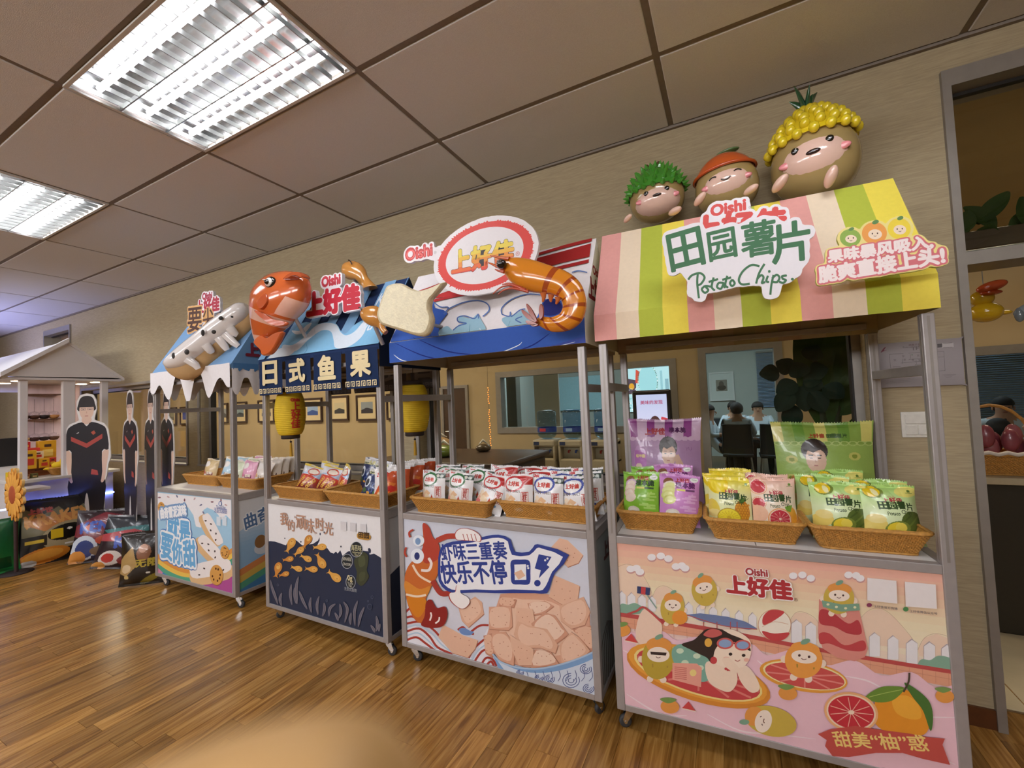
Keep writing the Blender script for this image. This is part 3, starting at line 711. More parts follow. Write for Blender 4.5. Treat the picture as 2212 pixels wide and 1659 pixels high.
fruit(395, 450, 72, 95, 5, '#cdb04c', '#e59a4a'); A.stroke([(300, 450), (235, 360)], 6, '#8aa79b', smooth=False); A.poly([(185, 318), (262, 328), (258, 372), (184, 360)], '#34406b'); A.poly([(208, 321), (236, 325), (233, 370), (206, 364)], '#c8474a'); A.ell(438, 505, 46, 42, '#e8963c')
fruit(585, 345, 76, 92, -12, '#cdb04c', '#e59a4a'); fruit(1385, 390, 92, 92, 5, '#cdb04c', '#e59a4a'); A.poly([(1283, 400), (1400, 425), (1505, 420), (1510, 460), (1400, 468), (1290, 440)], '#7fa58c')
for x, y in ((1320, 425), (1370, 440), (1425, 448), (1480, 442)): A.ell(x, y, 9, 7, '#e8e2b8')
A.blob([(190, 720), (180, 560), (230, 450), (320, 520), (330, 600), (280, 700)], '#f3d3bd'); A.stroke([(110, 490), (180, 465), (230, 445), (340, 540)], 12, '#bf4f4d')
A.ell(90, 580, 55, 38, '#e59a4a'); A.ell(95, 545, 34, 14, '#7c9a54', -10); A.ell(1175, 850, 265, 92, '#e8a040', 10); A.ell(1180, 848, 250, 78, '#f2e2a6', 10); A.ell(1182, 850, 240, 70, '#cf5450', 10)
for k in range(9): A.stroke([(1182, 850), (1182+232*math.cos(R(10+40*k)), 850+66*math.sin(R(10+40*k))+36*math.cos(R(40*k)))], 9, '#e58a80', smooth=False)
fruit(1175, 755, 112, 108, 8, '#eda04a', '#eda04a')
A.ell(550, 850, 445, 150, '#d98b36', 17); A.ell(545, 835, 430, 138, '#e8a040', 17); A.ell(548, 838, 398, 122, '#f2d98a', 17); A.ell(550, 838, 382, 112, '#c8474a', 17)
for k in range(12):
    a = R(30*k); A.stroke([(550, 838), (550+360*math.cos(a), 838+100*math.sin(a)+105*math.cos(a))], 12, '#dd7d74', smooth=False)
fruit(310, 745, 98, 125, 4, '#bda23c', '#e59a4a', shades=True)
A.blob([(400, 680), (480, 660), (600, 720), (640, 800), (600, 880), (480, 860), (400, 760)], '#7fae9c')
for x, y in ((440, 700), (540, 730), (560, 800), (470, 770)): A.ell(x, y, 22, 16, '#cfe0c4')
A.poly([(395, 770), (540, 775), (570, 800), (565, 915), (395, 870)], '#eaa391'); A.ell(518, 830, 20, 20, '#f2d98a')
for k in range(7): A.stroke([(408, 795+k*11), (480, 803+k*11)], 4, '#c96a62', smooth=False)
A.blob([(590, 780), (640, 760), (760, 800), (780, 880), (740, 940), (680, 930), (610, 880)], '#f6ddc6'); A.blob([(780, 800), (840, 790), (900, 870), (910, 930), (860, 945), (800, 880)], '#f6ddc6')
A.blob([(600, 700), (640, 600), (740, 570), (850, 630), (860, 720), (820, 790), (740, 800), (640, 770)], '#f9e3cd')
A.blob([(450, 660), (520, 635), (560, 600), (600, 570), (680, 570), (740, 600), (830, 640), (860, 700), (800, 670), (700, 650), (650, 690), (630, 770), (600, 740), (560, 720), (500, 690)], '#33251f')
A.blob([(580, 600), (620, 570), (670, 575), (690, 600), (640, 620), (600, 615)], '#c8605c'); A.ell(608, 650, 22, 26, '#e8b04c')
A.ell(708, 655, 50, 34, '#d0605c'); A.ell(812, 665, 48, 32, '#d0605c'); A.ell(708, 655, 38, 24, '#8fa7cc'); A.ell(812, 665, 36, 23, '#8fa7cc'); A.stroke([(755, 650), (768, 650)], 8, '#d0605c', smooth=False)
for x, y in ((740, 718), (818, 725)): A.ell(x, y, 11, 9, '#33251f')
A.stroke([(765, 752), (782, 760), (798, 752)], 4, '#b0504a'); A.ell(715, 745, 20, 12, '#f0b8a4'); A.ell(835, 752, 16, 11, '#f0b8a4'); A.ell(640, 755, 20, 22, '#c8474a')
for k in range(6): A.ell(712+k*12, 805+6*math.sin(k), 8, 8, '#c8474a')
A.blob([(690, 750), (730, 740), (790, 800), (770, 830), (720, 800)], '#f6ddc6')
for cx, cy in ((380, 1030), (1080, 950), (2010, 965)): A.ell(cx, cy, 56, 40, '#e59a4a', 8); A.blob([(cx-60, cy-45), (cx-10, cy-55), (cx+40, cy-40), (cx-10, cy-20)], '#7c9a54')
for cx, cy in ((150, 628), (490, 1030)): A.poly([(cx-40, cy+10), (cx, cy-32), (cx+44, cy+28)], '#cf4a48'); A.stroke([(cx-40, cy+10), (cx+44, cy+28)], 6, '#f2dccb', smooth=False)
A.ell(980, 1115, 155, 88, '#cdb04c', 14); A.ell(880, 1085, 55, 58, '#e59a4a', 14); A.ell(935, 1115, 50, 68, '#f7e6d6', 14); A.ell(822, 1120, 30, 16, '#7fa58c'); A.stroke([(925, 1085), (915, 1090)], 5, '#4a2e28'); A.stroke([(930, 1140), (925, 1130)], 5, '#4a2e28'); A.stroke([(940, 1100), (935, 1115), (942, 1125)], 5, '#6a3c30')
# big fruit, sliced fruit and ribbon
A.blob([(1590, 1040), (1620, 960), (1740, 920), (1840, 960), (1900, 1040), (1915, 1150), (1860, 1200), (1700, 1190), (1600, 1130)], '#e8962c'); A.blob([(1700, 980), (1780, 960), (1850, 1010), (1870, 1090), (1800, 1100), (1720, 1060)], '#f2ae3c')
A.blob([(1540, 970), (1620, 915), (1700, 905), (1770, 920), (1700, 990), (1600, 1000)], '#6d8f38'); A.blob([(1770, 885), (1850, 930), (1920, 1000), (1940, 1090), (1925, 1170), (1880, 1050), (1820, 970)], '#4c7434'); A.stroke([(1765, 940), (1795, 880), (1800, 825)], 12, '#4a4030')
A.stroke([(1560, 970), (1660, 945), (1760, 925)], 4, '#a9bf62')
A.ell(1455, 1060, 162, 118, '#efb27c', 12); A.ell(1455, 1060, 148, 105, '#f4d7bb', 12); A.ell(1455, 1060, 138, 96, '#c8343f', 12)
for k in range(11):
    a = R(k*360/11); A.stroke([(1455, 1060), (1455+128*math.cos(a), 1060+88*math.sin(a)+14*math.cos(a))], 5, '#f0b09c', smooth=False)
A.ell(1455, 1060, 18, 13, '#f6dcc4')
A.poly([(1258, 1190), (1330, 1160), (1480, 1140), (1640, 1165), (1800, 1185), (1900, 1205), (2010, 1215), (1995, 1250), (2040, 1370), (1880, 1335), (1760, 1300), (1600, 1300), (1440, 1325), (1345, 1320), (1300, 1260), (1310, 1225)], '#c4524a')
A.text('甜美“柚”惑', (1365, 1262), (1920, 1292), '#f0cf7a', 1.0, .004)
A.halo('上好佳', (722, 352), (1105, 396), '#f8f1ee', .035); A.text('上好佳', (722, 352), (1105, 396), '#b33238', 1.0, .018); A.halo('Oishi', (832, 245), (960, 257), '#f8f1ee', .06); A.text('Oishi', (832, 245), (960, 257), '#a83a3e', 1.05, .022); A.text('®', (1118, 402), (1140, 404), '#7a5a58')
A.poly([(1550, 262), (1722, 280), (1728, 415), (1550, 396)], '#efe7e6'); A.poly([(1772, 285), (1955, 302), (1962, 446), (1778, 432)], '#efe7e6')
A.ell(1562, 424, 16, 12, '#8a3a5a'); A.text('上好佳官方微博', (1590, 438), (1730, 454), '#4a4a62'); A.ell(1778, 448, 16, 14, '#4f8a52'); A.text('上好佳微信公众号', (1802, 466), (1965, 482), '#4a4a62')
A.build('print', PRINT, pan4['f'])

# ---- cart with wave canopy
c3, pan3, F3, SR3 = cart(2, 'cart with blue wave canopy and panel of pink prawn crackers')
can3 = canopy(c3, '#efe9ea', wave=.0, gable='#eee8e6')
pl, L = slope(2); A = pl.art((-.012, CW+.012, 0, L)); A.zoom(830, 450, 4.366)
def band(p, q, col): A.poly([*p, *q[::-1]], col)
band([(1420, 430), (1700, 345), (1962, 278)], [(1410, 455), (1700, 375), (1955, 310)], '#a82c2b'); band([(1400, 480), (1700, 400), (1950, 330)], [(1380, 600), (1650, 520), (1935, 455)], '#a82c2b'); band([(1380, 625), (1650, 545), (1930, 480)], [(1370, 655), (1650, 575), (1928, 512)], '#a82c2b')
band([(300, 785), (420, 745), (560, 690)], [(300, 800), (420, 765), (560, 715)], '#b8383a'); band([(460, 830), (600, 780), (800, 760), (1000, 720)], [(460, 850), (620, 830), (760, 800), (1000, 790)], '#c23c3e'); band([(460, 862), (640, 820), (800, 800)], [(460, 885), (640, 845), (800, 815)], '#b8383a')
A.poly([(60, 1250), (90, 1180), (200, 1000), (460, 880), (480, 940), (560, 960), (600, 990), (520, 1090), (520, 1200), (620, 1300), (800, 1370), (1100, 1360), (1250, 1260), (1400, 1120), (1470, 960), (1500, 860), (1600, 850), (1750, 900), (1900, 1000), (1880, 1500), (60, 1500)], '#3f63b8')
A.blob([(1500, 900), (1560, 850), (1650, 880), (1680, 960), (1600, 1010), (1500, 1000)], '#2d3378')
A.poly([(1360, 1170), (1600, 1160), (1900, 1060), (1880, 1260), (1600, 1330), (1250, 1320)], '#3b3f8c')
A.blob([(510, 1170), (590, 1110), (650, 1150), (700, 1100), (770, 1080), (700, 1060), (720, 1020), (820, 1040), (880, 1000), (920, 1060), (960, 1140), (940, 1200), (1010, 1290), (1130, 1300), (1200, 1180), (1110, 1060), (1150, 1020), (1230, 1000), (1330, 960), (1420, 1060), (1400, 1130), (1270, 1290), (1130, 1360), (900, 1370), (700, 1320), (560, 1260)], '#9fc6d8')
A.ell(1050, 1255, 95, 46, '#6c9cc4', 15)
for q in ([(460, 880), (530, 930), (605, 935), (560, 1000)], [(600, 950), (740, 890), (880, 870), (970, 900), (990, 960), (930, 1020)], [(650, 1150), (700, 1110), (775, 1085), (700, 1070), (695, 1030), (760, 1015), (850, 1040), (885, 1000), (890, 1040)], [(1110, 1000), (1110, 940), (1200, 860), (1350, 810), (1490, 820)], [(1110, 1000), (1180, 1020), (1190, 980), (1200, 1020), (1280, 960), (1330, 950)], [(1250, 1060), (1290, 1080), (1240, 1050), (1300, 1020)], [(1770, 605), (1830, 590), (1915, 605)]): A.stroke(q, 11, '#5b78b4')
for q in ([(650, 1180), (750, 1290), (1040, 1325)], [(810, 1090), (820, 1200), (1000, 1310), (1070, 1315)], [(1190, 1060), (1120, 1220)], [(1300, 1160), (1270, 1240), (1180, 1330)]): A.stroke(q, 7, '#4f87a8', taper=True)
for q in ([(270, 1215), (450, 1330), (710, 1362)], [(430, 1190), (520, 1290), (640, 1350)], [(100, 1270), (300, 1390), (560, 1400)], [(1400, 1150), (1330, 1280), (1150, 1360)], [(1560, 1180), (1450, 1280), (1300, 1330)]): A.stroke(q, 11, '#26337e', taper=True)
for q in ([(520, 1190), (620, 1300), (840, 1365), (1060, 1370), (1250, 1260)], [(900, 1130), (960, 1240), (1100, 1310), (1140, 1290), (1100, 1220), (1000, 1200)]): A.stroke(q, 8, '#d6e6f2')
A.build('print', FABRIC, can3)
vp = Plane((0, VF-.0035, 0), (1, 0, 0), (0, 0, 1), 2); A = vp.art((-.012, CW+.012, 1.7125, ZF)); A.zoom(830, 450, 4.366)
full(A, '#3f63b8'); A.poly([(1250, 1340), (1600, 1290), (1900, 1200), (1900, 1270), (1500, 1330)], '#4658a8')
for q in ([(90, 1380), (160, 1430), (270, 1455)], [(900, 1390), (1040, 1380), (1250, 1300), (1300, 1260)], [(1200, 1345), (1500, 1330), (1800, 1260)]): A.stroke(q, 9, '#e6eef4', taper=True)
for q in ([(100, 1270), (400, 1400), (700, 1430), (1000, 1390)], [(330, 1240), (600, 1350), (900, 1385)], [(1560, 1180), (1400, 1290), (1200, 1360)]): A.stroke(q, 12, '#26337e', taper=True)
A.build('valance_print', FABRIC, can3)
sp = Plane((CW+.0125, 0, 0), (0, 1, 0), (0, 0, 1), 2); A = sp.art((.0, CD, 1.72, 2.3)); A.raw([(0, 0), (0, 0.001), (0.001, 0)], '#ffffff')
A.words('Oishi', (.17, 2.08), (.30, 2.08), '#9a3038', 1, .003)
A.words('上好佳', (.08, 1.94), (.40, 1.94), '#8a2a30', 1.1, .007)
A.build('side_print', FABRIC, can3)
A = F3; grad(A, ['#cfd3e0', '#d6d8e4', '#d9d9e4', '#cfd0dc']); A.zoom(850, 1080, 3.456)
RED, WV = '#a93a30', '#b9cfe2'
A.poly([(90, 1300), (90, 960), (160, 940), (300, 1010), (400, 1090), (470, 1140), (600, 1190), (700, 960), (740, 1000), (700, 1240), (640, 1250)], '#e8e6ee')
for q in ([(90, 925), (200, 910), (300, 970), (380, 1060), (480, 1140)], [(90, 985), (190, 960), (270, 1020), (330, 1100), (440, 1150)], [(90, 1050), (170, 1025), (240, 1070), (310, 1125)], [(90, 880), (140, 870), (200, 900)], [(560, 1180), (610, 1100), (680, 1040), (720, 1020)], [(600, 1215), (660, 1130), (720, 1120), (780, 1150)], [(650, 1240), (690, 1180), (740, 1190), (770, 1240)], [(560, 1000), (640, 940), (710, 935)], [(480, 970), (520, 950), (560, 990), (600, 1000)], [(90, 840), (120, 810), (160, 800)], [(700, 1225), (730, 1205), (750, 1240)]): A.stroke(q, 16, RED)
for q in ([(90, 955), (190, 935), (290, 1000), (360, 1080), (450, 1145)], [(90, 1018), (180, 992), (255, 1045), (320, 1112)], [(580, 1200), (640, 1115), (710, 1070), (740, 1060)]): A.stroke(q, 11, WV)
A.blob([(490, 965), (530, 955), (570, 975), (600, 985), (570, 1010), (510, 1000)], '#6f8fc4')
CH = ['#dba58a', '#e6bb9f', '#d19a80', '#e0b094', '#c98f75']
def chip(pts, k, shade=True):
    cx = sum(p[0] for p in pts)/len(pts); cy = sum(p[1] for p in pts)/len(pts)
    if shade: A.poly([(x+4, y+6) for x, y in pts], '#b57e66')
    A.poly(pts, CH[k]); A.blob([(cx+(x-cx)*.78-4, cy+(y-cy)*.78-5) for x, y in pts], ('#ebc3aa', '#e6b99e', '#efceb8')[k % 3], 3)
    for j in range(6): A.ell(cx+(pts[j % len(pts)][0]-cx)*(.25+.1*j), cy+(pts[j % len(pts)][1]-cy)*(.25+.08*j), 4, 3, '#b9785e')
chip([(1240, 285), (1300, 300), (1415, 410), (1380, 470), (1300, 500), (1165, 365)], 1); chip([(610, 720), (660, 760), (675, 850), (560, 950), (510, 900), (485, 800)], 3); chip([(370, 930), (430, 960), (520, 1010), (630, 1045), (610, 1110), (555, 1175), (440, 1140), (335, 1020)], 1)
for k, pts in enumerate(([(800, 700), (920, 690), (1150, 700), (1300, 760), (1460, 800), (1470, 1000), (1480, 1140), (1400, 1200), (1000, 1250), (800, 1190), (700, 1000)], [(1200, 560), (1390, 640), (1370, 780), (1280, 790), (1160, 720)], [(1000, 770), (1130, 750), (1200, 790), (1120, 850), (1030, 860)], [(1240, 790), (1420, 720), (1470, 830), (1430, 930), (1330, 960), (1250, 900)], [(800, 720), (920, 740), (900, 800), (790, 790)], [(715, 795), (880, 790), (890, 940), (860, 970), (715, 960)], [(920, 800), (1040, 810), (1060, 920), (980, 1000), (910, 960)], [(1130, 835), (1210, 860), (1280, 960), (1310, 1000), (1200, 1080), (1060, 990), (1030, 920)], [(930, 900), (1000, 930), (1150, 960), (1230, 1080), (1210, 1140), (1100, 1100), (960, 1100), (900, 1000)], [(675, 1010), (740, 990), (760, 1130), (740, 1170), (690, 1140)], [(740, 990), (840, 980), (910, 1080), (900, 1230), (790, 1190), (730, 1090)], [(870, 1000), (960, 1060), (1050, 1110), (1040, 1230), (940, 1230), (890, 1120)], [(1060, 1110), (1180, 1130), (1240, 1220), (1030, 1250)], [(1240, 1080), (1330, 980), (1400, 1030), (1470, 1120), (1400, 1190), (1260, 1225)], [(1340, 960), (1490, 930), (1500, 1130), (1420, 1060)])): chip(pts, k % 5)
A.poly(sm([(745, 1145), (800, 1200), (900, 1238), (1000, 1252), (1100, 1252), (1250, 1222), (1400, 1172), (1500, 1125)], False, 4)+[(1520, 1480), (800, 1280)], '#7ea4d0')
A.poly(sm([(770, 1180), (840, 1225), (960, 1270), (1100, 1285), (1250, 1265), (1400, 1220), (1500, 1175)], False, 4)+[(1520, 1480), (860, 1300)], '#cfd9e8')
A.stroke([(745, 1145), (800, 1200), (900, 1238), (1000, 1252), (1100, 1252), (1250, 1222), (1400, 1172), (1500, 1125)], 13, '#a9c3de')
for cx, cy, r in ((1330, 1340, 62), (1440, 1255, 42), (1090, 1325, 30), (1170, 1330, 36), (950, 1285, 26), (1460, 1400, 40)):
    for t in range(3):
        A.stroke([(cx+(r-t*r/3)*math.cos(R(a)), cy+(r-t*r/3)*.85*math.sin(R(a))) for a in range(-30, 300, 30)], 5, '#3a4a86')
for k in range(9): A.stroke([(1000+k*60, 1275-k*2), (1010+k*60, 1310), (1000+k*58, 1345)], 4, '#3a4a86')
# shrimp drawing
A.blob([(225, 175), (270, 195), (300, 270), (340, 330), (345, 440), (340, 540), (290, 640), (240, 760), (250, 850), (225, 915), (160, 880), (110, 760), (90, 620), (100, 530), (140, 460), (210, 400), (230, 300)], '#c9692c'); A.blob([(225, 175), (270, 195), (300, 270), (345, 330), (345, 430), (250, 470), (215, 400), (235, 300)], '#b5402e'); A.blob([(95, 600), (200, 660), (280, 640), (240, 720), (110, 700)], '#d98a34'); A.blob([(110, 720), (240, 730), (245, 800), (200, 870), (150, 840)], '#d6801e')
for q in ([(150, 480), (200, 560), (285, 610)], [(100, 700), (180, 715), (250, 705)]): A.stroke(q, 16, '#f0d9c0')
A.stroke([(330, 300), (400, 270), (470, 265)], 40, '#b5402e'); A.stroke([(300, 600), (360, 690), (430, 690)], 40, '#a8382e')
A.blob([(250, 760), (290, 740), (330, 800), (390, 790), (410, 850), (380, 930), (300, 950), (215, 930), (240, 860)], '#8f221e'); A.stroke([(285, 835), (290, 860), (278, 895)], 12, '#f4e8e4'); A.stroke([(350, 870), (345, 895), (320, 915)], 12, '#f4e8e4')
A.ell(195, 300, 42, 42, '#e9eef6'); A.ell(185, 415, 50, 56, '#e9eef6'); A.ell(190, 305, 20, 26, '#7d9cc4'); A.ell(183, 415, 20, 28, '#26336e'); A.stroke([(130, 275), (125, 240), (155, 218)], 14, '#b5402e'); A.stroke([(105, 420), (92, 390), (102, 350)], 14, '#b5402e'); A.stroke([(270, 430), (290, 470), (270, 520), (215, 520)], 20, '#f0e2dc')
NV = '#2c3f8e'
a, b = (372, 452), (862, 436); e, f = (375, 618), (862, 622)
cloud = [(350, 380), (400, 320), (500, 300), (600, 290), (700, 265), (790, 255), (880, 290), (910, 380), (1020, 380), (1060, 330), (1120, 335), (1315, 405), (1210, 540), (1180, 620), (1150, 690), (1060, 690), (900, 690), (760, 690), (620, 685), (480, 690), (400, 670), (345, 600), (340, 480)]
A.poly(sm(cloud, True, 2), NV); A.poly(sm([(365, 390), (410, 340), (500, 325), (600, 312), (700, 288), (790, 278), (860, 305), (890, 405), (1020, 408), (1075, 355), (1120, 360), (1270, 420), (1190, 530), (1160, 600), (1120, 665), (1060, 668), (900, 662), (760, 668), (620, 662), (480, 668), (415, 650), (365, 590), (358, 480)], True, 2), '#f1f1f6')
A.text('虾味三重奏', a, b, NV, 1.15, .006); A.text('快乐不停', e, f, NV, 1.2, .008)
A.blob([(885, 450), (950, 440), (1020, 450), (1028, 540), (1020, 620), (950, 625), (890, 615), (882, 530)], NV, 4); A.poly([(908, 478), (995, 475), (998, 590), (912, 592)], '#f1f1f6'); A.poly([(905, 540), (960, 515), (990, 560), (940, 590)], CH[1])
A.poly([(1090, 400), (1185, 420), (1150, 480), (1170, 495), (1090, 580), (1105, 520), (1060, 505)], NV); A.ell(1080, 615, 24, 24, NV)
for x, y in ((1138, 445), (1155, 432), (1008, 487), (1012, 503)): A.ell(x, y, 8, 8, '#f1f1f6')
for q in ([(470, 250), (500, 215), (560, 212), (620, 235), (655, 270), (650, 305), (600, 300), (520, 295), (480, 290)], [(430, 690), (470, 680), (480, 630), (505, 640), (510, 690), (560, 720), (575, 760), (540, 800), (500, 800), (450, 760), (428, 720)]): A.blob([(550+(x-550)*1.06, y+(3 if y > 260 else -3)) for x, y in q], RED, 4); A.blob(q, '#f6f0ee', 4)
for x in (540, 570, 600, 628): A.stroke([(x-15, 250), (x, 300)], 5, RED, smooth=False)
A.build('print', PRINT, pan3['f'])
A = SR3; full(A, '#8d9391'); 
A.words('上好佳', (.18, .66), (.42, .66), '#5a2a28', 1.1, .006)
for k in range(7): A.stroke([(1305+k*3, 1480), (1300+k*5, 1400), (1312+k*2, 1340)], 1.5, '#3a2f2c')
A.build('print', PRINT, pan3['r'])

# ---- cart with fish shop curtain
c2, pan2, F2, SR2 = cart(1, 'cart with navy curtain canopy and dark sea panel of fish crackers')
can2 = canopy(c2, '#24375e', back='#3b4048', wave=0, gable='#16233c', fr_hem=1.80, side_hem=1.70)
pl, L = slope(1); A = pl.art((-.012, CW+.012, 0, L)); A.zoom(530, 540, 4.88)
for k in range(7):
    x0 = -.04+k*.2; A.raw([(x0, 0), (x0+.1, 0), (x0+.1, L), (x0, L)], '#7fa9cf', False)
A.L += 1
A.poly(sm([(190, 1180), (350, 1020), (450, 920), (560, 800), (640, 760), (760, 780), (860, 760), (960, 780), (1010, 860), (1060, 880), (1150, 790), (1260, 740), (1400, 800), (1450, 880)], False, 3)+[(1430, 990), (200, 1190)], '#86bde0')
A.blob([(400, 1000), (500, 1000), (620, 920), (740, 800), (860, 768), (960, 790), (1000, 860), (1060, 900), (1150, 860), (1240, 760), (1280, 740), (1260, 860), (1180, 960), (1060, 1030), (950, 1030), (930, 950), (900, 860), (800, 850), (660, 950), (540, 1060), (400, 1060)], '#d9e4ee'); A.blob([(490, 850), (580, 850), (650, 790), (700, 770), (640, 860), (540, 890)], '#e6edf3')
A.blob([(230, 1160), (320, 1060), (420, 1030), (520, 1060), (430, 1130), (300, 1150)], '#dfe8f0')
for q in ([(560, 880), (680, 880)], [(440, 990), (520, 950)], [(640, 980), (650, 1050), (600, 1110)], [(730, 840), (740, 920)]): A.stroke(q, 5, '#5f95c0', taper=True)
A.text('K', (1365, 590), (1440, 560), '#dfe6ee', 1.5, .02, .3); A.text('Mu', (1165, 880), (1320, 842), '#dfe6ee', 1.5, .008, .3)
A.build('print', FABRIC, can2)
CRM = '#ead9ac'
def noren(x0, x1, yv, col, glyph, gc, front=True, z0=1.577, z1=1.815):
    m = MB(); m.grid(lambda u, v: (x0+(x1-x0)*u, yv+(.006*math.sin(u*6+x0*9)*(1-v)), z0+(z1-z0)*v), 10, 6, col)
    o = m.build('curtain_panel', FABRIC, c2); p = Plane((0, yv-.0075 if front else yv-.0075, 0), (1, 0, 0), (0, 0, 1), 1); B = p.art((x0, x1, z0, z1)); w = x1-x0
    B.words(glyph, (x0+w*.2, z0+.075), (x0+w*.8, z0+.075), gc, .95 if glyph != '日' else .8, .007)
    n = 6; s = w/n
    for k in range(n):
        a = x0+k*s+s*.12; b = a+s*.76; t = .0055; zb, zt = z0+.012, z0+.045
        for r in ((a, a+t, zb, zt), (a, b, zt-t, zt), (b-t, b, zb, zt), (a+s*.3, b, zb, zb+t), (a+s*.3, a+s*.3+t, zb, zt-.012), (a+s*.3, a+s*.55, zt-.018, zt-.012)): B.raw([(r[0], r[2]), (r[1], r[2]), (r[1], r[3]), (r[0], r[3])], gc, False)
    B.build('lettering', FABRIC, o)
xs4 = ((.0, .262), (.295, .555), (.588, .848), (.883, CW))
for (a, b), g in zip(xs4, '日式鱼果'): noren(a, b, VF-.004, '#1e2f52', g, CRM)
for (a, b), g in zip(xs4, '果鱼式日'): noren(a, b, CD+.004, '#4a4444', g, '#6a625c', False)
m = MB(); m.grid(lambda u, v: (CW+.014, .0+CD*u, 1.70+.12*v), 8, 3, '#15223c'); m.build('curtain_panel', FABRIC, c2)
A = F2; full(A, '#e9e7e8'); A.zoom(540, 1050, 4.253)
sea = [(150, 520), (180, 505), (230, 510), (290, 530), (330, 545), (350, 510), (400, 480), (440, 510), (480, 545), (520, 540), (580, 530), (625, 500), (640, 470), (640, 500), (620, 540), (680, 580), (710, 570), (740, 610), (770, 620), (790, 600), (805, 620), (830, 590), (850, 640), (900, 600), (1000, 590), (1090, 600), (1100, 630), (1140, 620), (1205, 660)]
A.poly(sea+[(1230, 1500), (140, 1300)], '#1f2b45')
A.blob([(1085, 575), (1100, 570), (1112, 590), (1105, 620), (1090, 605)], '#1f2b45'); A.ell(836, 556, 7, 9, '#1f2b45'); A.ell(320, 480, 5, 6, '#1f2b45'); A.ell(468, 512, 6, 8, '#1f2b45'); A.ell(645, 440, 6, 12, '#1f2b45'); A.ell(682, 425, 6, 9, '#1f2b45')
GO = ['#d79a45', '#c98436', '#dba34c']
def fishc(cx, cy, L, rot, k=0):
    P = [(-.5, -.22), (-.38, -.1), (-.2, -.13), (0, -.26), (.22, -.3), (.42, -.2), (.5, 0), (.42, .2), (.22, .3), (0, .26), (-.2, .13), (-.38, .1), (-.5, .22), (-.43, 0)]
    c, s = math.cos(R(rot)), math.sin(R(rot)); W_ = .8
    pts = [(cx+L*(c*x-s*y*W_), cy+L*(s*x+c*y*W_)) for x, y in P]; A.blob([(x+3, y+5) for x, y in pts], '#141c30', 3); A.blob(pts, GO[k % 3], 3)
    A.ell(cx+L*.2*c, cy+L*.2*s, L*.16, L*.12, '#e2b05c', rot); A.ell(cx+L*.28*c-6, cy+L*.28*s, 6, 5, '#a8662a')
for k, q in enumerate(((370, 545, 150, -62), (525, 510, 135, -60), (640, 560, 125, -5), (450, 600, 115, -40), (350, 672, 105, -10), (515, 660, 115, 25), (650, 685, 155, 62), (255, 770, 145, -75), (430, 755, 110, 15), (565, 762, 120, 5), (315, 810, 100, -15), (775, 825, 150, 38))): fishc(*q, k)
A.blob([(960, 680), (1000, 620), (1040, 600), (1090, 640), (1085, 720), (1075, 770), (1095, 830), (1060, 890), (1020, 915), (980, 870), (985, 790), (965, 730)], '#3a3f2b'); A.blob([(1000, 660), (1050, 640), (1060, 720), (1010, 740)], '#4b5236'); A.blob([(1010, 800), (1060, 790), (1050, 860), (1010, 870)], '#464c33')
for cx, cy, rx, ry in ((980, 580, 58, 72), (895, 690, 52, 68), (928, 880, 45, 62)): A.ell(cx, cy, rx, ry, '#b9c0c8'); A.ell(cx, cy, rx-4, ry-4, '#1b2328')
A.text('海苔味', (934, 590), (1028, 600), '#c8c49a', 1.3, .004); A.text('seaweed', (945, 615), (1025, 622), '#c8c49a'); A.text('flavor', (965, 640), (1020, 646), '#c8c49a'); A.text('JAPANESE', (852, 690), (936, 700), '#d8d6c4', 1.6); A.text('CRACKERS', (858, 725), (932, 735), '#d8d6c4', 1.6); A.text('0g', (903, 880), (945, 884), '#e8dca8', 1, .02); A.text('Trans', (900, 900), (950, 906), '#d8d6c4'); A.text('Fat', (912, 925), (940, 930), '#d8d6c4'); A.text('无反式脂肪', (870, 955), (985, 975), '#aeb4ba')
for q in ([(190, 860), (210, 940), (235, 1010), (260, 1085)], [(295, 980), (280, 1040), (295, 1100)], [(385, 900), (375, 990), (390, 1090)], [(450, 830), (430, 930), (440, 1080)], [(415, 930), (415, 1000), (430, 1080)], [(455, 960), (490, 1050), (530, 1130)], [(565, 1020), (555, 1090), (570, 1160)], [(640, 1010), (620, 1090), (630, 1180)], [(685, 1070), (690, 1130), (670, 1195)], [(790, 1080), (740, 1120), (730, 1195)], [(830, 1080), (840, 1150), (825, 1210)], [(785, 1160), (805, 1200), (815, 1235)], [(865, 1060), (900, 1130), (875, 1250)], [(935, 1160), (925, 1220), (930, 1270)], [(995, 1050), (965, 1150), (970, 1280)], [(1055, 1110), (1020, 1190), (1000, 1290)], [(1165, 1190), (1175, 1250), (1165, 1330)], [(1115, 1275), (1140, 1310), (1150, 1340)], [(1200, 1260), (1190, 1300), (1190, 1330)]): A.stroke(q, 26, '#75707a', taper=True); A.stroke(q, 4, '#3a4154', taper=True)
for cx, cy, r in ((1105, 1105, 22), (1128, 1018, 13), (1090, 1055, 8), (712, 1050, 10), (262, 905, 10)): A.ell(cx, cy, r, r*1.15, '#5a6478'); A.ell(cx, cy, r-3, r*1.15-3, '#1f2b45')
tx = '我的“顽味”时光'; A.text('我', (285, 350), (355, 362), '#b98e77', 1, .025); A.text('的', (355, 405), (415, 415), '#b98e77', 1, .02); A.text('“', (412, 290), (432, 293), '#b98e77'); A.text('顽', (430, 385), (515, 400), '#b98e77', 1, .02); A.text('味', (515, 420), (595, 432), '#b98e77', 1, .02); A.text('”', (598, 440), (618, 443), '#b98e77'); A.text('时', (610, 400), (685, 412), '#b98e77', 1, .02); A.text('光', (690, 440), (768, 452), '#b98e77', 1, .02)
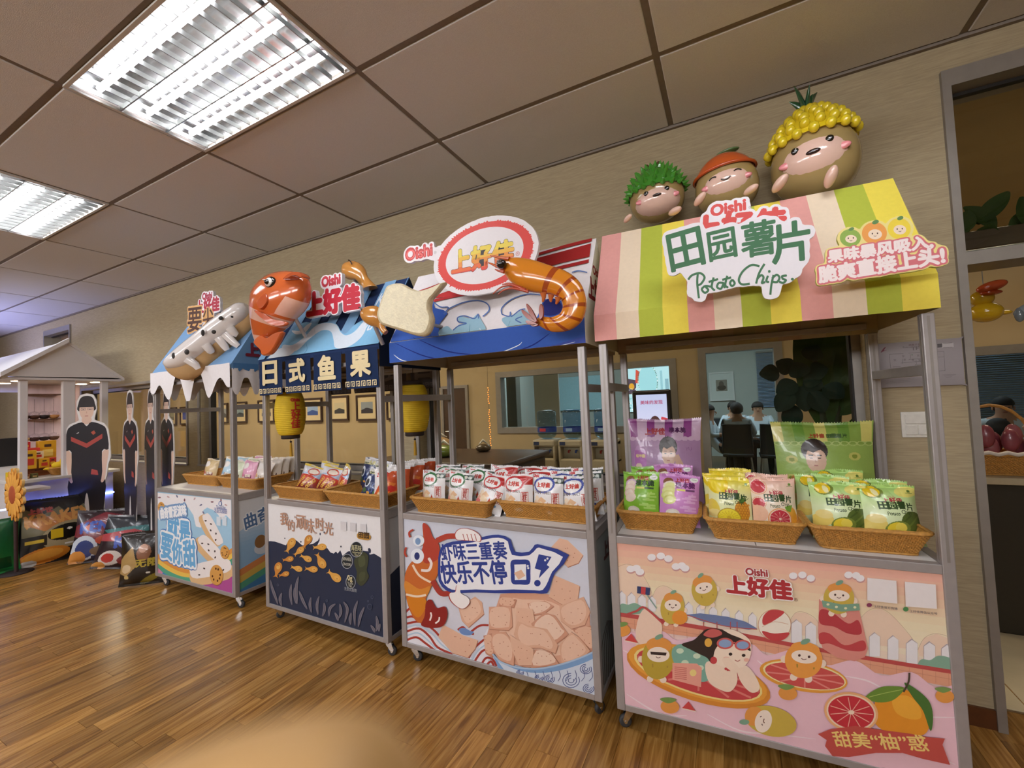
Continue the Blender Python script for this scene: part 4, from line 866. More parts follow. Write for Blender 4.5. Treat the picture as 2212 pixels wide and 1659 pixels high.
for x in (838, 924, 1020): A.poly([(x, 322+(x-838)*.12), (x+54, 327+(x-838)*.12), (x+55, 410+(x-838)*.12), (x+1, 400+(x-838)*.12)], '#d7d4d6')
A.blob([(990, 440), (1010, 430), (1060, 438), (1110, 450), (1112, 480), (1090, 495), (1040, 490), (995, 475)], '#b98a3c'); A.text('田园', (1005, 470), (1100, 482), '#4a3214', .8, .02)
A.build('print', PRINT, pan2['f'])
A = SR2; full(A, '#b9b8ba'); A.raw([(0, .1), (CD, .1), (CD, .60), (.42, .62), (.36, .50), (.30, .52), (.2, .47), (.12, .50), (0, .46)], '#1b2236'); A.raw([(.25, .52), (.30, .56), (.26, .60), (.22, .55)], '#1b2236')
for k in range(3): A.raw([(.14+k*.12, .13), (.16+k*.12, .13), (.17+k*.12, .28), (.15+k*.12, .36), (.14+k*.12, .25)], '#4a4650', False)
A.build('print', PRINT, pan2['r'])

# ---- cart with icing canopy
c1, pan1, F1, SR1 = cart(0, 'cart with white dripping icing canopy and blue eclair panel')
can1 = canopy(c1, '#7fa6cf', back='#7fa6cf', wave=0, fr_hem=1.80, side_hem=1.79, gable='#6d98c6')
def drip(u0, u1, dep, zs, frame, seed, zmin, zmax, n=40, top=None):
    rg = random.Random(seed); K = [rg.random() for _ in range(14)]
    m = MB()
    def f(u, v):
        ph = u*4.2+K[0]; d = .5+.5*math.sin(ph*2*math.pi)*.75+.25*math.sin(ph*4.7+K[1]*6); d = max(0, min(1, d))
        zb = zmin+(zmax-zmin)*d; z = zb+(zs-zb)*v
        return frame(u0+(u1-u0)*u, z, .006*math.sin(u*30))
    m.grid(f, 60, 4, '#efebec'); return m.build('icing_drip', FABRIC, c1)
drip(-.012, CW+.012, 0, ZF+.01, lambda a, z, d: (a, VF-.006+d*.5, z), 5, 1.575, 1.79)
drip(-.01, CD+.01, 0, 1.80, lambda a, z, d: (CW+.018+d*.5, a, z), 9, 1.60, 1.73)
drip(-.01, CD+.01, 0, 1.80, lambda a, z, d: (-.018+d*.5, a, z), 11, 1.60, 1.73); drip(0, CW, 0, 1.80, lambda a, z, d: (a, CD+.02, z), 12, 1.62, 1.74)
A = Plane((CW+.02, 0, 0), (0, 1, 0), (0, 0, 1), 0).art((0, CD, 1.7, 2.2))
A.raw([(0, 1.84)]+[(CD*k/24, 1.79+.014*math.sin(k*2.4)) for k in range(25)]+[(CD, 1.84)], '#4f7fb4')
A.words('上好佳', (.10, 1.90), (.42, 1.90), '#7a2a3c', 1.0, .008)
A.build('side_print', FABRIC, can1)
A = F1; grad(A, ['#a8d2ea', '#a2cbe6', '#98c0e0']); A.zoom(0, 950, 3.687)
A.poly([(1240, 420), (1840, 480), (1840, 640), (1800, 600), (1760, 640), (1740, 600), (1700, 560), (1650, 540), (1620, 560), (1620, 640), (1600, 700), (1560, 690), (1540, 600), (1500, 540), (1420, 520), (1330, 560), (1310, 640), (1270, 640), (1240, 600)], '#f1eef0')
for k, (x, y) in enumerate(((1270, 460), (1340, 455), (1410, 450), (1470, 480), (1550, 470), (1600, 520), (1690, 495), (1800, 520), (1620, 580), (1760, 480))): A.ell(x, y, 12, 6, ('#8a5a66', '#c8a8a8', '#7a7a96')[k % 3], 30*k)
for w, cc in ((0, '#e59a4a'), (38, '#f0c65a'), (76, '#57a889'), (114, '#3f86b8'), (152, '#8a5fae')):
    A.poly(sm([(1235, 890+w), (1330, 960+w), (1450, 1020+w*.9), (1560, 1030+w*.8), (1700, 960+w), (1850, 860+w*1.1)], False, 4)+[(1850, 1300), (1235, 1300)], cc)
A.poly([(1560, 1180), (1700, 1130), (1850, 1080), (1850, 1260), (1700, 1230)], '#b24f96')
A.poly([(1240, 1000), (1300, 1060), (1250, 1090)], '#d98aa8')
def eclair2(a, b, w, col='#f3ecea'):
    a, b = np.array(a, float), np.array(b, float); e = (b-a)/np.hypot(*(b-a)); n = np.array((-e[1], e[0]))
    def cap(w, off): return [tuple(a+n*w+off), tuple(a-e*w*.8+off), tuple(a-n*w+off), tuple(b-n*w+off), tuple(b+e*w*.8+off), tuple(b+n*w+off)]
    A.blob(cap(w, n*w*.45+e*0), '#e0b988', 3); A.blob(cap(w*.8, -n*w*.15), col, 3)
    for k in range(5): p = a+(b-a)*(k+.5)/5+n*w*.3*((-1)**k); A.ell(p[0], p[1], 9, 6, '#4a3a3a', 30*k)
eclair2((1640, 620), (1740, 810), 42); eclair2((1610, 800), (1740, 940), 52); eclair2((1560, 1060), (1800, 1010), 70)
for cx, cy, r in ((1790, 893, 34), (1725, 1075, 52), (1285, 535, 26)):
    A.ell(cx+4, cy+5, r, r*1.55, '#a8743c'); A.ell(cx, cy, r, r*1.55, '#d99f52')
    for k in range(7): A.ell(cx+r*.6*math.cos(k*2.3), cy+r*.95*math.sin(k*2.3), r*.12, r*.18, '#5a3018')
LB = '#6fb2e2'
for t, a, b in (('就', (1335, 775), (1425, 805)), ('是', (1432, 815), (1518, 835)), ('要', (1285, 930), (1375, 965)), ('你', (1372, 970), (1462, 1000)), ('甜', (1470, 1000), (1565, 1010))): A.halo(t, a, b, '#3f78c0', .2, 1.15)
for t, a, b in (('就', (1335, 775), (1425, 805)), ('是', (1432, 815), (1518, 835)), ('要', (1285, 930), (1375, 965)), ('你', (1372, 970), (1462, 1000)), ('甜', (1470, 1000), (1565, 1010))): A.halo(t, a, b, '#f4f6fa', .15, 1.15); A.text(t, a, b, LB, 1.15, .045)
A.halo('曲奇雪泥流味', (1285, 630), (1490, 600), '#7ea2cc', .05, 1.4); A.text('曲奇雪泥流味', (1285, 630), (1490, 600), '#f4f6fa', 1.4, .012)
A.text('Trans Fat', (1725, 548), (1800, 556), '#5f6fb0', 1.2); A.text('无反式脂肪', (1708, 578), (1812, 590), '#5f6fb0', 1.2); A.ell(1757, 508, 13, 20, '#4f6fb0'); A.ell(1757, 508, 8, 14, '#f1eef0')
for x in (1728, 1775): A.poly([(x, 610), (x+34, 614), (x+34, 685), (x, 680)], '#d9e4ee')
A.build('print', PRINT, pan1['f'])
A = SR1; grad(A, ['#d5dde6', '#8fb4d6', '#86b0d6'])
A.raw([(0, .55), (.1, .6), (.2, .58), (.3, .68), (.4, .62), (.56, .7), (.56, .82), (0, .82)], '#d7d9de')
for w, cc in ((0, '#c98048'), (.05, '#c9a84e'), (.10, '#4f9a80'), (.15, '#3f78aa')): A.raw([(0, .28-w), (.2, .33-w), (.56, .42-w), (.56, .1), (0, .1)], cc)
A.words('曲奇雪', (.09, .57), (.40, .62), '#e6eaf0', 1.1, .012)
A.L += 1
A.words('曲奇雪', (.09, .57), (.40, .62), '#4f6f9c', 1.1, .003)
A.L += 1
A.raw([(.22+.07*math.cos(k*.3), .40+.05*math.sin(k*.3)) for k in range(21)], '#c6ccd6'); A.raw([(.20+.045*math.cos(k*.3), .45+.05*math.sin(k*.3)) for k in range(21)], '#8a6238')
A.build('print', PRINT, pan1['r'])
# ------------------------------------------------------------------ sign boards and figures on the canopies
def wplane(Y, y0=None): return Plane((0, Y, 0), (1, 0, 0), (0, 0, 1))
def oplane(P0, P1):
    P0, P1 = Vector(P0), Vector(P1); U = P1-P0; U.z = 0; return Plane((P0.x, P0.y, 0), U, (0, 0, 1))
class Board:
    """cut-out sign: board grown round its lettering, with printed letters in front and a rod behind"""
    def __init__(s, pl, label, zoom, thick=.02):
        s.pl = pl; s.t = thing('sign_board', label, 'sign'); s.A = pl.art((-20, 20, -20, 20), 5e-5); s.A.zoom(*zoom); s.th = thick; s.tr = []; s.ex = []
    def words(s, t, a, b, hs=1.0, skew=0): s.tr.append(place_text(t, s.A.uv(a), s.A.uv(b), hs, 0, skew)); return s
    def shape(s, pts): s.ex.append([s.A.uv(p) for p in pts]); return s
    def board(s, r, col, edge=None, name='board', layer2=None):
        tr = np.concatenate(s.tr) if s.tr else np.zeros((0, 3, 2)); m = MB()
        if not len(tr): e = s.ex[0]; tt = tessellate_polygon([[Vector((u, v, 0)) for u, v in e]]); tr = np.array([[e[i] for i in q] for q in tt], float)
        for o in outlines(tr, r, h=max(r/5, .0022), extra=s.ex, keep=6): m.prism(o, -s.th, 0, s.pl.fr, col, edge)
        o = m.build(name, PRINT, s.t); o2 = None
        if layer2:
            m2 = MB()
            for q in outlines(tr, layer2[0], h=max(layer2[0]/5, .0018), extra=s.ex if layer2[2] else (), keep=12): m2.prism(q, 0, .004, s.pl.fr, layer2[1])
            m2.build('inner_board', PRINT, s.t); s.A.L += int(.004/5e-5)+2
        return s
    def done(s, rods=()):
        s.A.build('lettering', PRINT, s.t)
        for a, b in rods: MB().tube([a, b], .008, 8).build('support_rod', ALU, s.t)
        return s.t
Z1 = (1270, 180, 2.731); WB = '#ece8ec'
def crod(i, P, dz=0):
    """short rod from a point straight back to the cart's front canopy slope"""
    q = cloc(i, P); k = (q.z-ZF)/(ZR-ZF); v = VF+(VR-VF)*max(0, min(1, k)); return (Vector(P), cw(i, (q.x, v+.01, q.z)))
b = Board(wplane(1.965), 'white Oishi brand sign half hidden behind the Potato Chips sign', Z1, .015); b.words('Oishi', (728, 785), (930, 745)).words('上好佳', (615, 935), (1160, 890)); b.board(.018, WB)
b.A.text('Oishi', (728, 785), (930, 745), '#d5423c', 1.05, .025); b.A.text('上好佳', (615, 935), (1160, 890), '#d5423c', 1.0, .02); b.A.text('®', (948, 742), (968, 738), '#a8a0a0')
b.done([crod(3, b.pl.fr(*b.A.uv((900, 860)), -.015))])
b = Board(wplane(1.815), 'big white Potato Chips sign with dark green Chinese lettering', Z1, .012)
TY = [('田', (497, 1112), (692, 1062)), ('园', (722, 1052), (880, 1018)), ('薯', (912, 1032), (1112, 1000)), ('片', (1092, 1068), (1315, 1035))]
for t, p, q in TY: b.words(t, p, q, 1.18)
b.words('Potato', (612, 1240), (868, 1178), 1.5, .25).words('Chips.', (892, 1182), (1215, 1158), 1.35, .25); b.shape([(560, 1080), (1280, 1020), (1180, 1150), (640, 1190)]).shape([(1060, 1150), (1120, 1150), (1100, 1245), (1066, 1245)]).shape([(635, 1180), (690, 1180), (668, 1262), (645, 1262)]).board(.019, WB)
for t, p, q in TY: b.A.text(t, p, q, '#2f6a40', 1.18, .03)
for q in ([(648, 1125), (645, 1180), (655, 1268)], [(592, 1158), (615, 1132), (662, 1120), (688, 1145), (668, 1182), (645, 1192)], [(690, 1195), (672, 1215), (690, 1236), (710, 1220), (692, 1196), (725, 1200)], [(742, 1145), (730, 1200), (748, 1222)], [(712, 1172), (768, 1155)], [(800, 1178), (772, 1178), (762, 1202), (785, 1212), (802, 1180), (806, 1208)], [(822, 1136), (810, 1190), (826, 1204)], [(792, 1160), (845, 1145)], [(852, 1158), (838, 1178), (850, 1196), (866, 1180), (852, 1158)],
          [(1012, 1080), (965, 1072), (915, 1108), (890, 1158), (908, 1186), (955, 1182)], [(1042, 1065), (1010, 1120), (992, 1182)], [(998, 1155), (1022, 1132), (1036, 1146), (1026, 1178), (1044, 1172)], [(1062, 1136), (1052, 1166), (1066, 1172)], [(1095, 1130), (1082, 1190), (1076, 1248)], [(1086, 1152), (1112, 1130), (1130, 1146), (1116, 1172), (1088, 1170)], [(1172, 1134), (1146, 1138), (1150, 1154), (1168, 1162), (1150, 1178), (1130, 1170)]): b.A.stroke(q, 13, '#2f6a40')
b.A.ell(1070, 1110, 8, 8, '#2f6a40'); b.A.ell(1206, 1156, 9, 8, '#2f6a40')
b.done([crod(3, b.pl.fr(*b.A.uv((780, 1080)), -.012)), crod(3, b.pl.fr(*b.A.uv((1150, 1060)), -.012))])
b = Board(wplane(1.81), 'yellow and pink slogan sign topped by three little fruits', Z1, .014)
b.words('果味暴风吸入,', (1420, 1062), (2035, 972), 1.05).words('脆爽直接上头!', (1368, 1178), (2105, 1062), 1.15)
hd = ((1548, 912, 62, 52, '#8fb04a'), (1690, 885, 74, 66, '#eda04a'), (1836, 858, 68, 62, '#f0d63c'))
for x, y, rx, ry, c_ in hd: b.shape([(x+rx*.86*math.cos(R(k*20)), y+ry*.86*math.sin(R(k*20))) for k in range(18)])
b.shape([(1420, 1060), (2060, 970), (2080, 1040), (1400, 1130)]).board(.0125, '#efdf8c', '#c9cf6a')
A = b.A
for x, y, rx, ry, c_ in hd:
    A.ell(x, y, rx, ry, c_); A.ell(x+4, y+6, rx*.55, ry*.45, '#f6e0c6'); A.ell(x-12, y+2, 4, 5, '#4a2e28'); A.ell(x+18, y, 4, 5, '#4a2e28'); A.stroke([(x-4, y+14), (x+4, y+18), (x+12, y+13)], 3, '#6a3c30'); A.ell(x+6, y-ry, rx*.28, ry*.18, '#5f8a4c', -20)
for t, p, q, hs in (('果味暴风吸入,', (1420, 1062), (2035, 972), 1.05), ('脆爽直接上头!', (1368, 1178), (2105, 1062), 1.15)): A.halo(t, p, q, '#d8737a', .028, hs)
for t, p, q, hs in (('果味暴风吸入,', (1420, 1062), (2035, 972), 1.05), ('脆爽直接上头!', (1368, 1178), (2105, 1062), 1.15)): A.text(t, p, q, '#f8e9e6', hs, .009)
b.done([crod(3, b.pl.fr(*b.A.uv((1600, 1080)), -.014)), crod(3, b.pl.fr(*b.A.uv((1800, 1060)), -.014))])
# oval prawn brand sign
Z6 = (830, 450, 4.366)
b = Board(wplane(1.90), 'oval red and white brand sign with an Oishi tag above the wave canopy', Z6, .02)
ov = lambda k: [(957+514*k*math.cos(a)*math.cos(R(-22))-333*k*math.sin(a)*math.sin(R(-22)), 445+514*k*math.cos(a)*math.sin(R(-22))+333*k*math.sin(a)*math.cos(R(-22))) for a in [2*math.pi*i/64 for i in range(64)]]
b.words('Oishi', (205, 497), (452, 440)); b.shape(ov(.945)).shape([(440, 430), (520, 380), (520, 440), (450, 460)]).board(.019, '#efeaec')
A = b.A; rgj = random.Random(4); jag = []
for k in range(220):
    a = 2*math.pi*k/220; r = .90+.05*rgj.random()*(k % 2); jag.append((957+514*r*math.cos(a)*math.cos(R(-22))-333*r*math.sin(a)*math.sin(R(-22)), 445+514*r*math.cos(a)*math.sin(R(-22))+333*r*math.sin(a)*math.cos(R(-22))))
A.poly(jag, '#dd3f36'); A.poly([(x-10, y) for x, y in ov(.745)], '#efeaec')
A.halo('上好佳', (640, 622), (1222, 520), '#2a2022', .022, 1.05); sv = A.rect; u0, v0 = A.uv((640, 622)); u1, v1 = A.uv((1222, 520)); zt = A.uv((930, 370))[1]; zb = A.uv((930, 600))[1]
for k, c_ in enumerate(('#e8503f', '#ec7340', '#f09a44', '#f2c04a', '#f3dc5a')):
    A.rect = (-20, 20, zb+(zt-zb)*k/5-(9 if k == 0 else 0), zb+(zt-zb)*(k+1)/5+(9 if k == 4 else 0)); A.text('上好佳', (640, 622), (1222, 520), c_, 1.05, .017)
A.rect = sv; A.text('®', (1240, 452), (1278, 446), '#c8504a'); A.text('Oishi', (205, 497), (452, 440), '#c23a3c', 1.05, .03); A.text('Oishi', (208, 492), (449, 441), '#e8706a', .9, 0); A.text('®', (470, 434), (494, 430), '#a8a0a0')
b.done([crod(2, b.pl.fr(*b.A.uv((800, 600)), -.02)), crod(2, b.pl.fr(*b.A.uv((1200, 500)), -.02))])
Z3 = (530, 540, 4.88)
b = Board(wplane(1.90), 'white Oishi brand sign with red lettering beside the clownfish', Z3, .025); b.words('Oishi', (808, 392), (1000, 352)).words('上好佳', (652, 702), (1205, 612), 1.0); b.board(.019, WB)
b.A.text('Oishi', (808, 392), (1000, 352), '#c23a48', 1.1, .03); b.A.text('上好佳', (652, 702), (1205, 612), '#c2283c', 1.0, .024); b.A.text('®', (1232, 602), (1262, 596), '#8a8484'); b.A.text('®', (1022, 362), (1042, 358), '#a8a0a0')
b.done([crod(1, b.pl.fr(*b.A.uv((800, 660)), -.025)), crod(1, b.pl.fr(*b.A.uv((1120, 600)), -.025))])
Z0 = (0, 580, 3.687)
b = Board(wplane(2.0), 'small white brand sign behind the iced eclair', Z0, .02); b.words('Oishi', (1612, 248), (1688, 236)).words('上好佳', (1562, 362), (1745, 332)).words('要', (1495, 508), (1602, 498)).words('尖', (1618, 470), (1700, 452)); b.board(.02, WB)
b.A.text('Oishi', (1612, 248), (1688, 236), '#a83048', 1.1, .03); b.A.text('上好佳', (1562, 362), (1745, 332), '#b02840', 1.05, .02)
for t, p, q in (('要', (1495, 508), (1602, 498)), ('尖', (1618, 470), (1700, 452))): b.A.halo(t, p, q, '#d9a86a', .09); b.A.text(t, p, q, '#4a2a22', 1.0, .02)
b.done([crod(0, b.pl.fr(*b.A.uv((1600, 480)), -.02))])

def offp(pl, off): return Plane(pl.O+pl.N*off, pl.U, pl.V, pl.i)
def loft(pl, zoom, Ls, Rs, depth=.6, col='#c8602f', n=18, cap=True, off=0, mb=None, sub=3):
    """solid whose silhouette runs through the paired outline points Ls/Rs on plane pl; depth = thickness ratio"""
    pl = offp(pl, off); off = 0; A = pl.art((-20, 20, -20, 20)); A.zoom(*zoom); m = mb or MB()
    Ls = sm([A.uv(p) for p in Ls], False, sub); Rs = sm([A.uv(p) for p in Rs], False, sub); k = len(Ls); vs = []; fs = []
    for (a, b_), (c, d) in zip(Ls, Rs):
        cx, cy, hx, hy = (a+c)/2, (b_+d)/2, (c-a)/2, (d-b_)/2; h = math.hypot(hx, hy)
        dp = depth(h) if callable(depth) else depth*h
        for j in range(n): t = 2*math.pi*j/n; vs.append(pl.fr(cx+hx*math.cos(t), cy+hy*math.cos(t), off+dp*math.sin(t)))
    base = len(m.v); m.v += [tuple(v) for v in vs]
    for i in range(k-1):
        for j in range(n):
            m.f.append((base+i*n+j, base+i*n+(j+1) % n, base+(i+1)*n+(j+1) % n, base+(i+1)*n+j)); m.sm.append(True)
            m.c.append(lin(col((i+.5)/(k-1), (j+.5)/n) if callable(col) else col))
    for i in (0, k-1):
        m.f.append(tuple(base+i*n+j for j in range(n))); m.sm.append(False); m.c.append(lin(col(i/(k-1), 0) if callable(col) else col))
    return m
def slab(pl, zoom, pts, t, col, scol=None, off=0, rings=((1, .2), (.97, .75), (.9, 1)), mb=None, n=4):
    """pillowy slab with the outline pts"""
    pl = offp(pl, off); off = 0; A = pl.art((-20, 20, -20, 20)); A.zoom(*zoom); P = sm([A.uv(p) for p in pts], True, n); m = mb or MB(); cx = sum(p[0] for p in P)/len(P); cy = sum(p[1] for p in P)/len(P); k = len(P)
    seq = [(s_, -d) for s_, d in rings[::-1]]+[(s_, d) for s_, d in rings]; vs = []
    for s_, d in seq: vs += [pl.fr(cx+(x-cx)*s_, cy+(y-cy)*s_, off+d*t) for x, y in P]
    fs = [(i*k+j, i*k+(j+1) % k, (i+1)*k+(j+1) % k, (i+1)*k+j) for i in range(len(seq)-1) for j in range(k)]; m.add(vs, fs, scol or col, True)
    for i, dd in ((0, -1), (len(seq)-1, 1)):
        Q = [(cx+(x-cx)*seq[i][0], cy+(y-cy)*seq[i][0]) for x, y in P]; tr = tessellate_polygon([[Vector((u, v, 0)) for u, v in Q]]); m.add([pl.fr(u, v, off+seq[i][1]*t) for u, v in Q], [tuple(q) for q in tr], col)
    return m
def ball(pl, zoom, c, r, depth, col, off=0, mb=None, rot=0):
    pl = offp(pl, off); off = 0; A = pl.art((-20, 20, -20, 20)); A.zoom(*zoom); u, v = A.uv(c); u2, v2 = A.uv((c[0]+r[0], c[1])); u3, v3 = A.uv((c[0], c[1]+r[1])); rx = math.hypot(u2-u, v2-v); rz = math.hypot(u3-u, v3-v); m = mb or MB()
    cr, sr = math.cos(R(rot)), math.sin(R(rot))
    def g(a, b_):
        a = 2*math.pi*a; b_ = math.pi*(b_-.5); x, y, z = math.cos(a)*math.cos(b_)*rx, math.sin(a)*math.cos(b_)*depth, math.sin(b_)*rz
        return pl.fr(u+x*cr-z*sr, v+x*sr+z*cr, off+y)
    m.grid(g, 20, 12, col, True, wrapu=True); return m
# clownfish
pl = wplane(1.76); t = thing('fish_figure', 'glossy orange clownfish figure standing tail-down on the curtain canopy', 'figure')
ORG, PNK = '#cf6430', '#e9b7a2'
def fcol(u, v):
    if u < .12 or .27 < u < .38: return PNK
    if .62 < u < .74 and .5 < v < 1.0 and .3 < (v*2 % 1) < .75: return PNK
    if .40 < u < .60 and (v < .12 or v > .9): return PNK
    return ORG
loft(pl, Z3, [(135, 1010), (105, 930), (92, 800), (90, 660), (98, 540), (125, 430), (200, 330), (290, 262), (400, 228), (500, 226), (590, 242)], [(205, 960), (260, 935), (345, 880), (430, 800), (500, 725), (570, 650), (630, 555), (658, 430), (655, 340), (648, 300), (640, 272)], .5, fcol, 22).build('body', GLOSS, t)
f = slab(pl, Z3, [(110, 960), (180, 900), (250, 930), (330, 880), (400, 860), (395, 900), (330, 1030), (270, 1100), (200, 1115), (180, 1060), (120, 1000)], .02, ORG, off=.03); f.build('tail_fin', GLOSS, t)
slab(pl, Z3, [(240, 460), (260, 500), (255, 560), (200, 625), (165, 620), (150, 560), (190, 500)], .02, '#c0552a', off=.10).build('side_fin', GLOSS, t)
slab(pl, Z3, [(100, 640), (160, 650), (300, 730), (440, 760), (430, 800), (300, 800), (180, 720)], .012, '#c0552a', off=.105).build('belly_band', GLOSS, t)
e = MB(); ball(pl, Z3, (266, 343), (50, 62), .022, '#1c1614', .10, e); ball(pl, Z3, (266, 343), (42, 53), .03, '#efe9e2', .10, e); ball(pl, Z3, (268, 345), (26, 36), .04, '#1a1412', .10, e); ball(pl, Z3, (256, 330), (9, 11), .05, '#f4f0ea', .10, e); e.build('eye', GLOSS, t)
slab(pl, Z3, [(430, 320), (500, 260), (600, 240), (645, 275), (640, 300), (560, 275), (480, 310)], .03, '#b5522a', off=.075).build('lip', GLOSS, t)
MB().tube([pl.fr(*Plane.p2(pl, 530+480/4.88, 540+690/4.88), -.02), pl.fr(*Plane.p2(pl, 530+492/4.88, 540+900/4.88), -.1)], .012, 10).build('support_rod', ALU, t)
# two cracker fish
TANC = '#c98a42'
for lab, Y, Lp, Rp, eye, rod in (('tan cracker fish figure above the brand sign of the curtain canopy', 2.06, [(1045, 290), (1030, 210), (1060, 140), (1130, 115), (1200, 135), (1250, 190), (1280, 270), (1330, 330), (1382, 382)], [(1060, 300), (1100, 315), (1150, 325), (1185, 330), (1200, 345), (1212, 360), (1225, 375), (1240, 400), (1255, 425)], [(1150, 130), (1185, 170)], ((1155, 320), (1170, 480))),
                                 ('tan cracker fish figure half behind the pale puffed cracker', 1.80, [(1245, 720), (1228, 660), (1260, 610), (1330, 588), (1400, 600), (1440, 680), (1450, 760), (1475, 820), (1500, 850)], [(1250, 740), (1280, 775), (1320, 800), (1350, 810), (1380, 815), (1395, 820), (1410, 830), (1430, 860), (1465, 895)], [(1270, 625), (1300, 650)], ((1365, 800), (1370, 985)))):
    pl = wplane(Y); t = thing('cracker_fish_figure', lab, 'figure', group='cracker fish on the curtain canopy')
    loft(pl, Z3, Lp, Rp, lambda h: min(.055, h*.7), TANC, 16).build('body', GLOSS, t)
    m = MB(); A = pl.art((-9, 9, -9, 9)); A.zoom(*Z3); p0, p1 = A.uv(eye[0]), A.uv(eye[1]); m.tube([pl.fr(p0[0]+(p1[0]-p0[0])*k/4, p0[1]+(p1[1]-p0[1])*k/4+.008*math.sin(k/4*math.pi), .052) for k in range(5)], .0045, 6, '#2a1a10'); m.build('eye', GLOSS, t)
    MB().tube([pl.fr(*A.uv(rod[0]), .0), pl.fr(*A.uv(rod[1]), -.06)], .012, 8).build('support_rod', ALU, t)
# puffed cracker
pl = wplane(1.70); t = thing('puffed_cracker_figure', 'pale cream puffed cracker with one pulled corner before the wave canopy', 'figure')
slab(pl, Z3, [(1408, 650), (1445, 540), (1490, 420), (1520, 378), (1600, 355), (1670, 362), (1745, 402), (1830, 432), (1900, 425), (2000, 392), (2108, 343), (2105, 366), (2030, 455), (1968, 530), (1958, 630), (1985, 720), (1978, 800), (1945, 880), (1890, 912), (1800, 902), (1650, 855), (1500, 808), (1438, 780), (1406, 710)], .022, '#eee5c6', '#d9cba6').build('cracker', FELT, t)
A = pl.art((-9, 9, -9, 9)); A.zoom(*Z3); q = pl.fr(*A.uv((1800, 750)), -.015); MB().tube([q, crod(2, q)[1]], .01, 8).build('support_rod', ALU, t)
# prawn
pl = wplane(1.74); t = thing('prawn_figure', 'big glossy orange prawn figure curled on the wave canopy', 'figure')
up = [(1120, 500), (1160, 470), (1250, 463), (1350, 473), (1450, 498), (1560, 535), (1690, 580), (1790, 640), (1860, 720), (1900, 830), (1905, 930), (1880, 1030), (1830, 1100), (1750, 1150), (1650, 1168), (1560, 1160), (1480, 1120), (1425, 1075)]
dn = [(1108, 560), (1125, 600), (1180, 680), (1260, 745), (1350, 785), (1450, 802), (1560, 812), (1625, 830), (1662, 865), (1682, 910), (1680, 950), (1662, 988), (1625, 1012), (1575, 1025), (1530, 1022), (1495, 1020), (1465, 1024), (1440, 1042)]
seg = (.33, .42, .50, .58, .67, .78, .88)
def pcol(u, v):
    for s_ in seg:
        if abs(u-s_) < .011: return '#a8481a'
    return '#e08a24' if .05 < v < .45 else '#d0701e'
loft(pl, Z6, up, dn, .62, pcol, 22, sub=5).build('body', GLOSS, t)
def tubes(name, paths, r, col, off=0, m_=GLOSS, taper=True):
    A = offp(pl, off).art((-9, 9, -9, 9)); A.zoom(*Z6)
    for P in paths:
        q = sm(P, False, 4); n = len(q); MB().tube([pl.fr(*A.uv(p), off) for p in q], [max(.0018, r*(1-.75*i/(n-1))) if taper else r for i in range(n)], 8, col).build(name, m_, t)
tubes('rostrum', [[(1180, 478), (1090, 465), (998, 445)], [(1140, 580), (1060, 545), (982, 512)]], .011, '#c9581e', .02)
tubes('leg', [[(1330, 770), (1200, 725), (1100, 745), (1025, 808)], [(1360, 785), (1220, 755), (1130, 770), (1075, 812)], [(1300, 755), (1180, 710), (1110, 720)], [(1130, 600), (1080, 590), (1045, 575)]], .008, '#b8482a', .05)
tubes('swimmeret', [[(1500, 800), (1505, 840), (1495, 885)], [(1575, 815), (1570, 850), (1572, 885)], [(1640, 840), (1635, 870), (1620, 905)]], .016, '#d0703a', .03)
for P in ([(1450, 1070), (1400, 960), (1350, 900), (1345, 930), (1380, 1010), (1420, 1065)], [(1440, 1075), (1370, 1000), (1305, 955), (1300, 980), (1350, 1040), (1420, 1075)], [(1440, 1085), (1380, 1060), (1340, 1060), (1345, 1085), (1400, 1110), (1440, 1100)], [(1470, 1050), (1462, 960), (1475, 905), (1500, 920), (1505, 1000), (1495, 1040)], [(1455, 1090), (1400, 1100), (1370, 1085), (1400, 1115), (1450, 1110)]):
    slab(pl, Z6, P, .008, '#963a24', off=.03).build('tail_fan', GLOSS, t)
e = MB(); ball(pl, Z6, (1105, 525), (44, 44), .022, '#1c1210', .045, e); ball(pl, Z6, (1090, 505), (9, 9), .03, '#efe9e2', .045, e); ball(pl, Z6, (1120, 510), (6, 6), .03, '#efe9e2', .045, e); ball(pl, Z6, (1080, 540), (9, 9), .025, '#efe9e2', .045, e); e.build('eye', GLOSS, t)
A = pl.art((-9, 9, -9, 9)); A.zoom(*Z6); q = pl.fr(*A.uv((1600, 700)), -.05); MB().tube([q, crod(2, q)[1]], .01, 8).build('support_rod', ALU, t)
# iced eclair
pl = oplane((-3.95, 1.75, 0), (-3.35, 2.05, 0)); t = thing('eclair_figure', 'giant eclair figure with dripping white icing leaning on its canopy', 'figure')
loft(pl, Z0, [(1335, 800), (1325, 760), (1400, 690), (1560, 560), (1720, 430), (1830, 350), (1920, 310), (1990, 310)], [(1360, 830), (1430, 880), (1540, 880), (1700, 760), (1840, 640), (1960, 530), (2020, 440), (2020, 360)], .6, '#c09a68', 22).build('cookie', MATTE, t)
loft(pl, Z0, [(1325, 765), (1322, 735), (1395, 660), (1555, 530), (1715, 400), (1830, 318), (1900, 275), (1955, 278)], [(1345, 800), (1420, 800), (1520, 770), (1680, 650), (1790, 560), (1900, 460), (1965, 395), (1985, 320)], lambda h: h*.95+.012, '#ece6e2', 22, off=.035).build('icing', GLOSS, t)
A = pl.art((-9, 9, -9, 9)); A.zoom(*Z0)
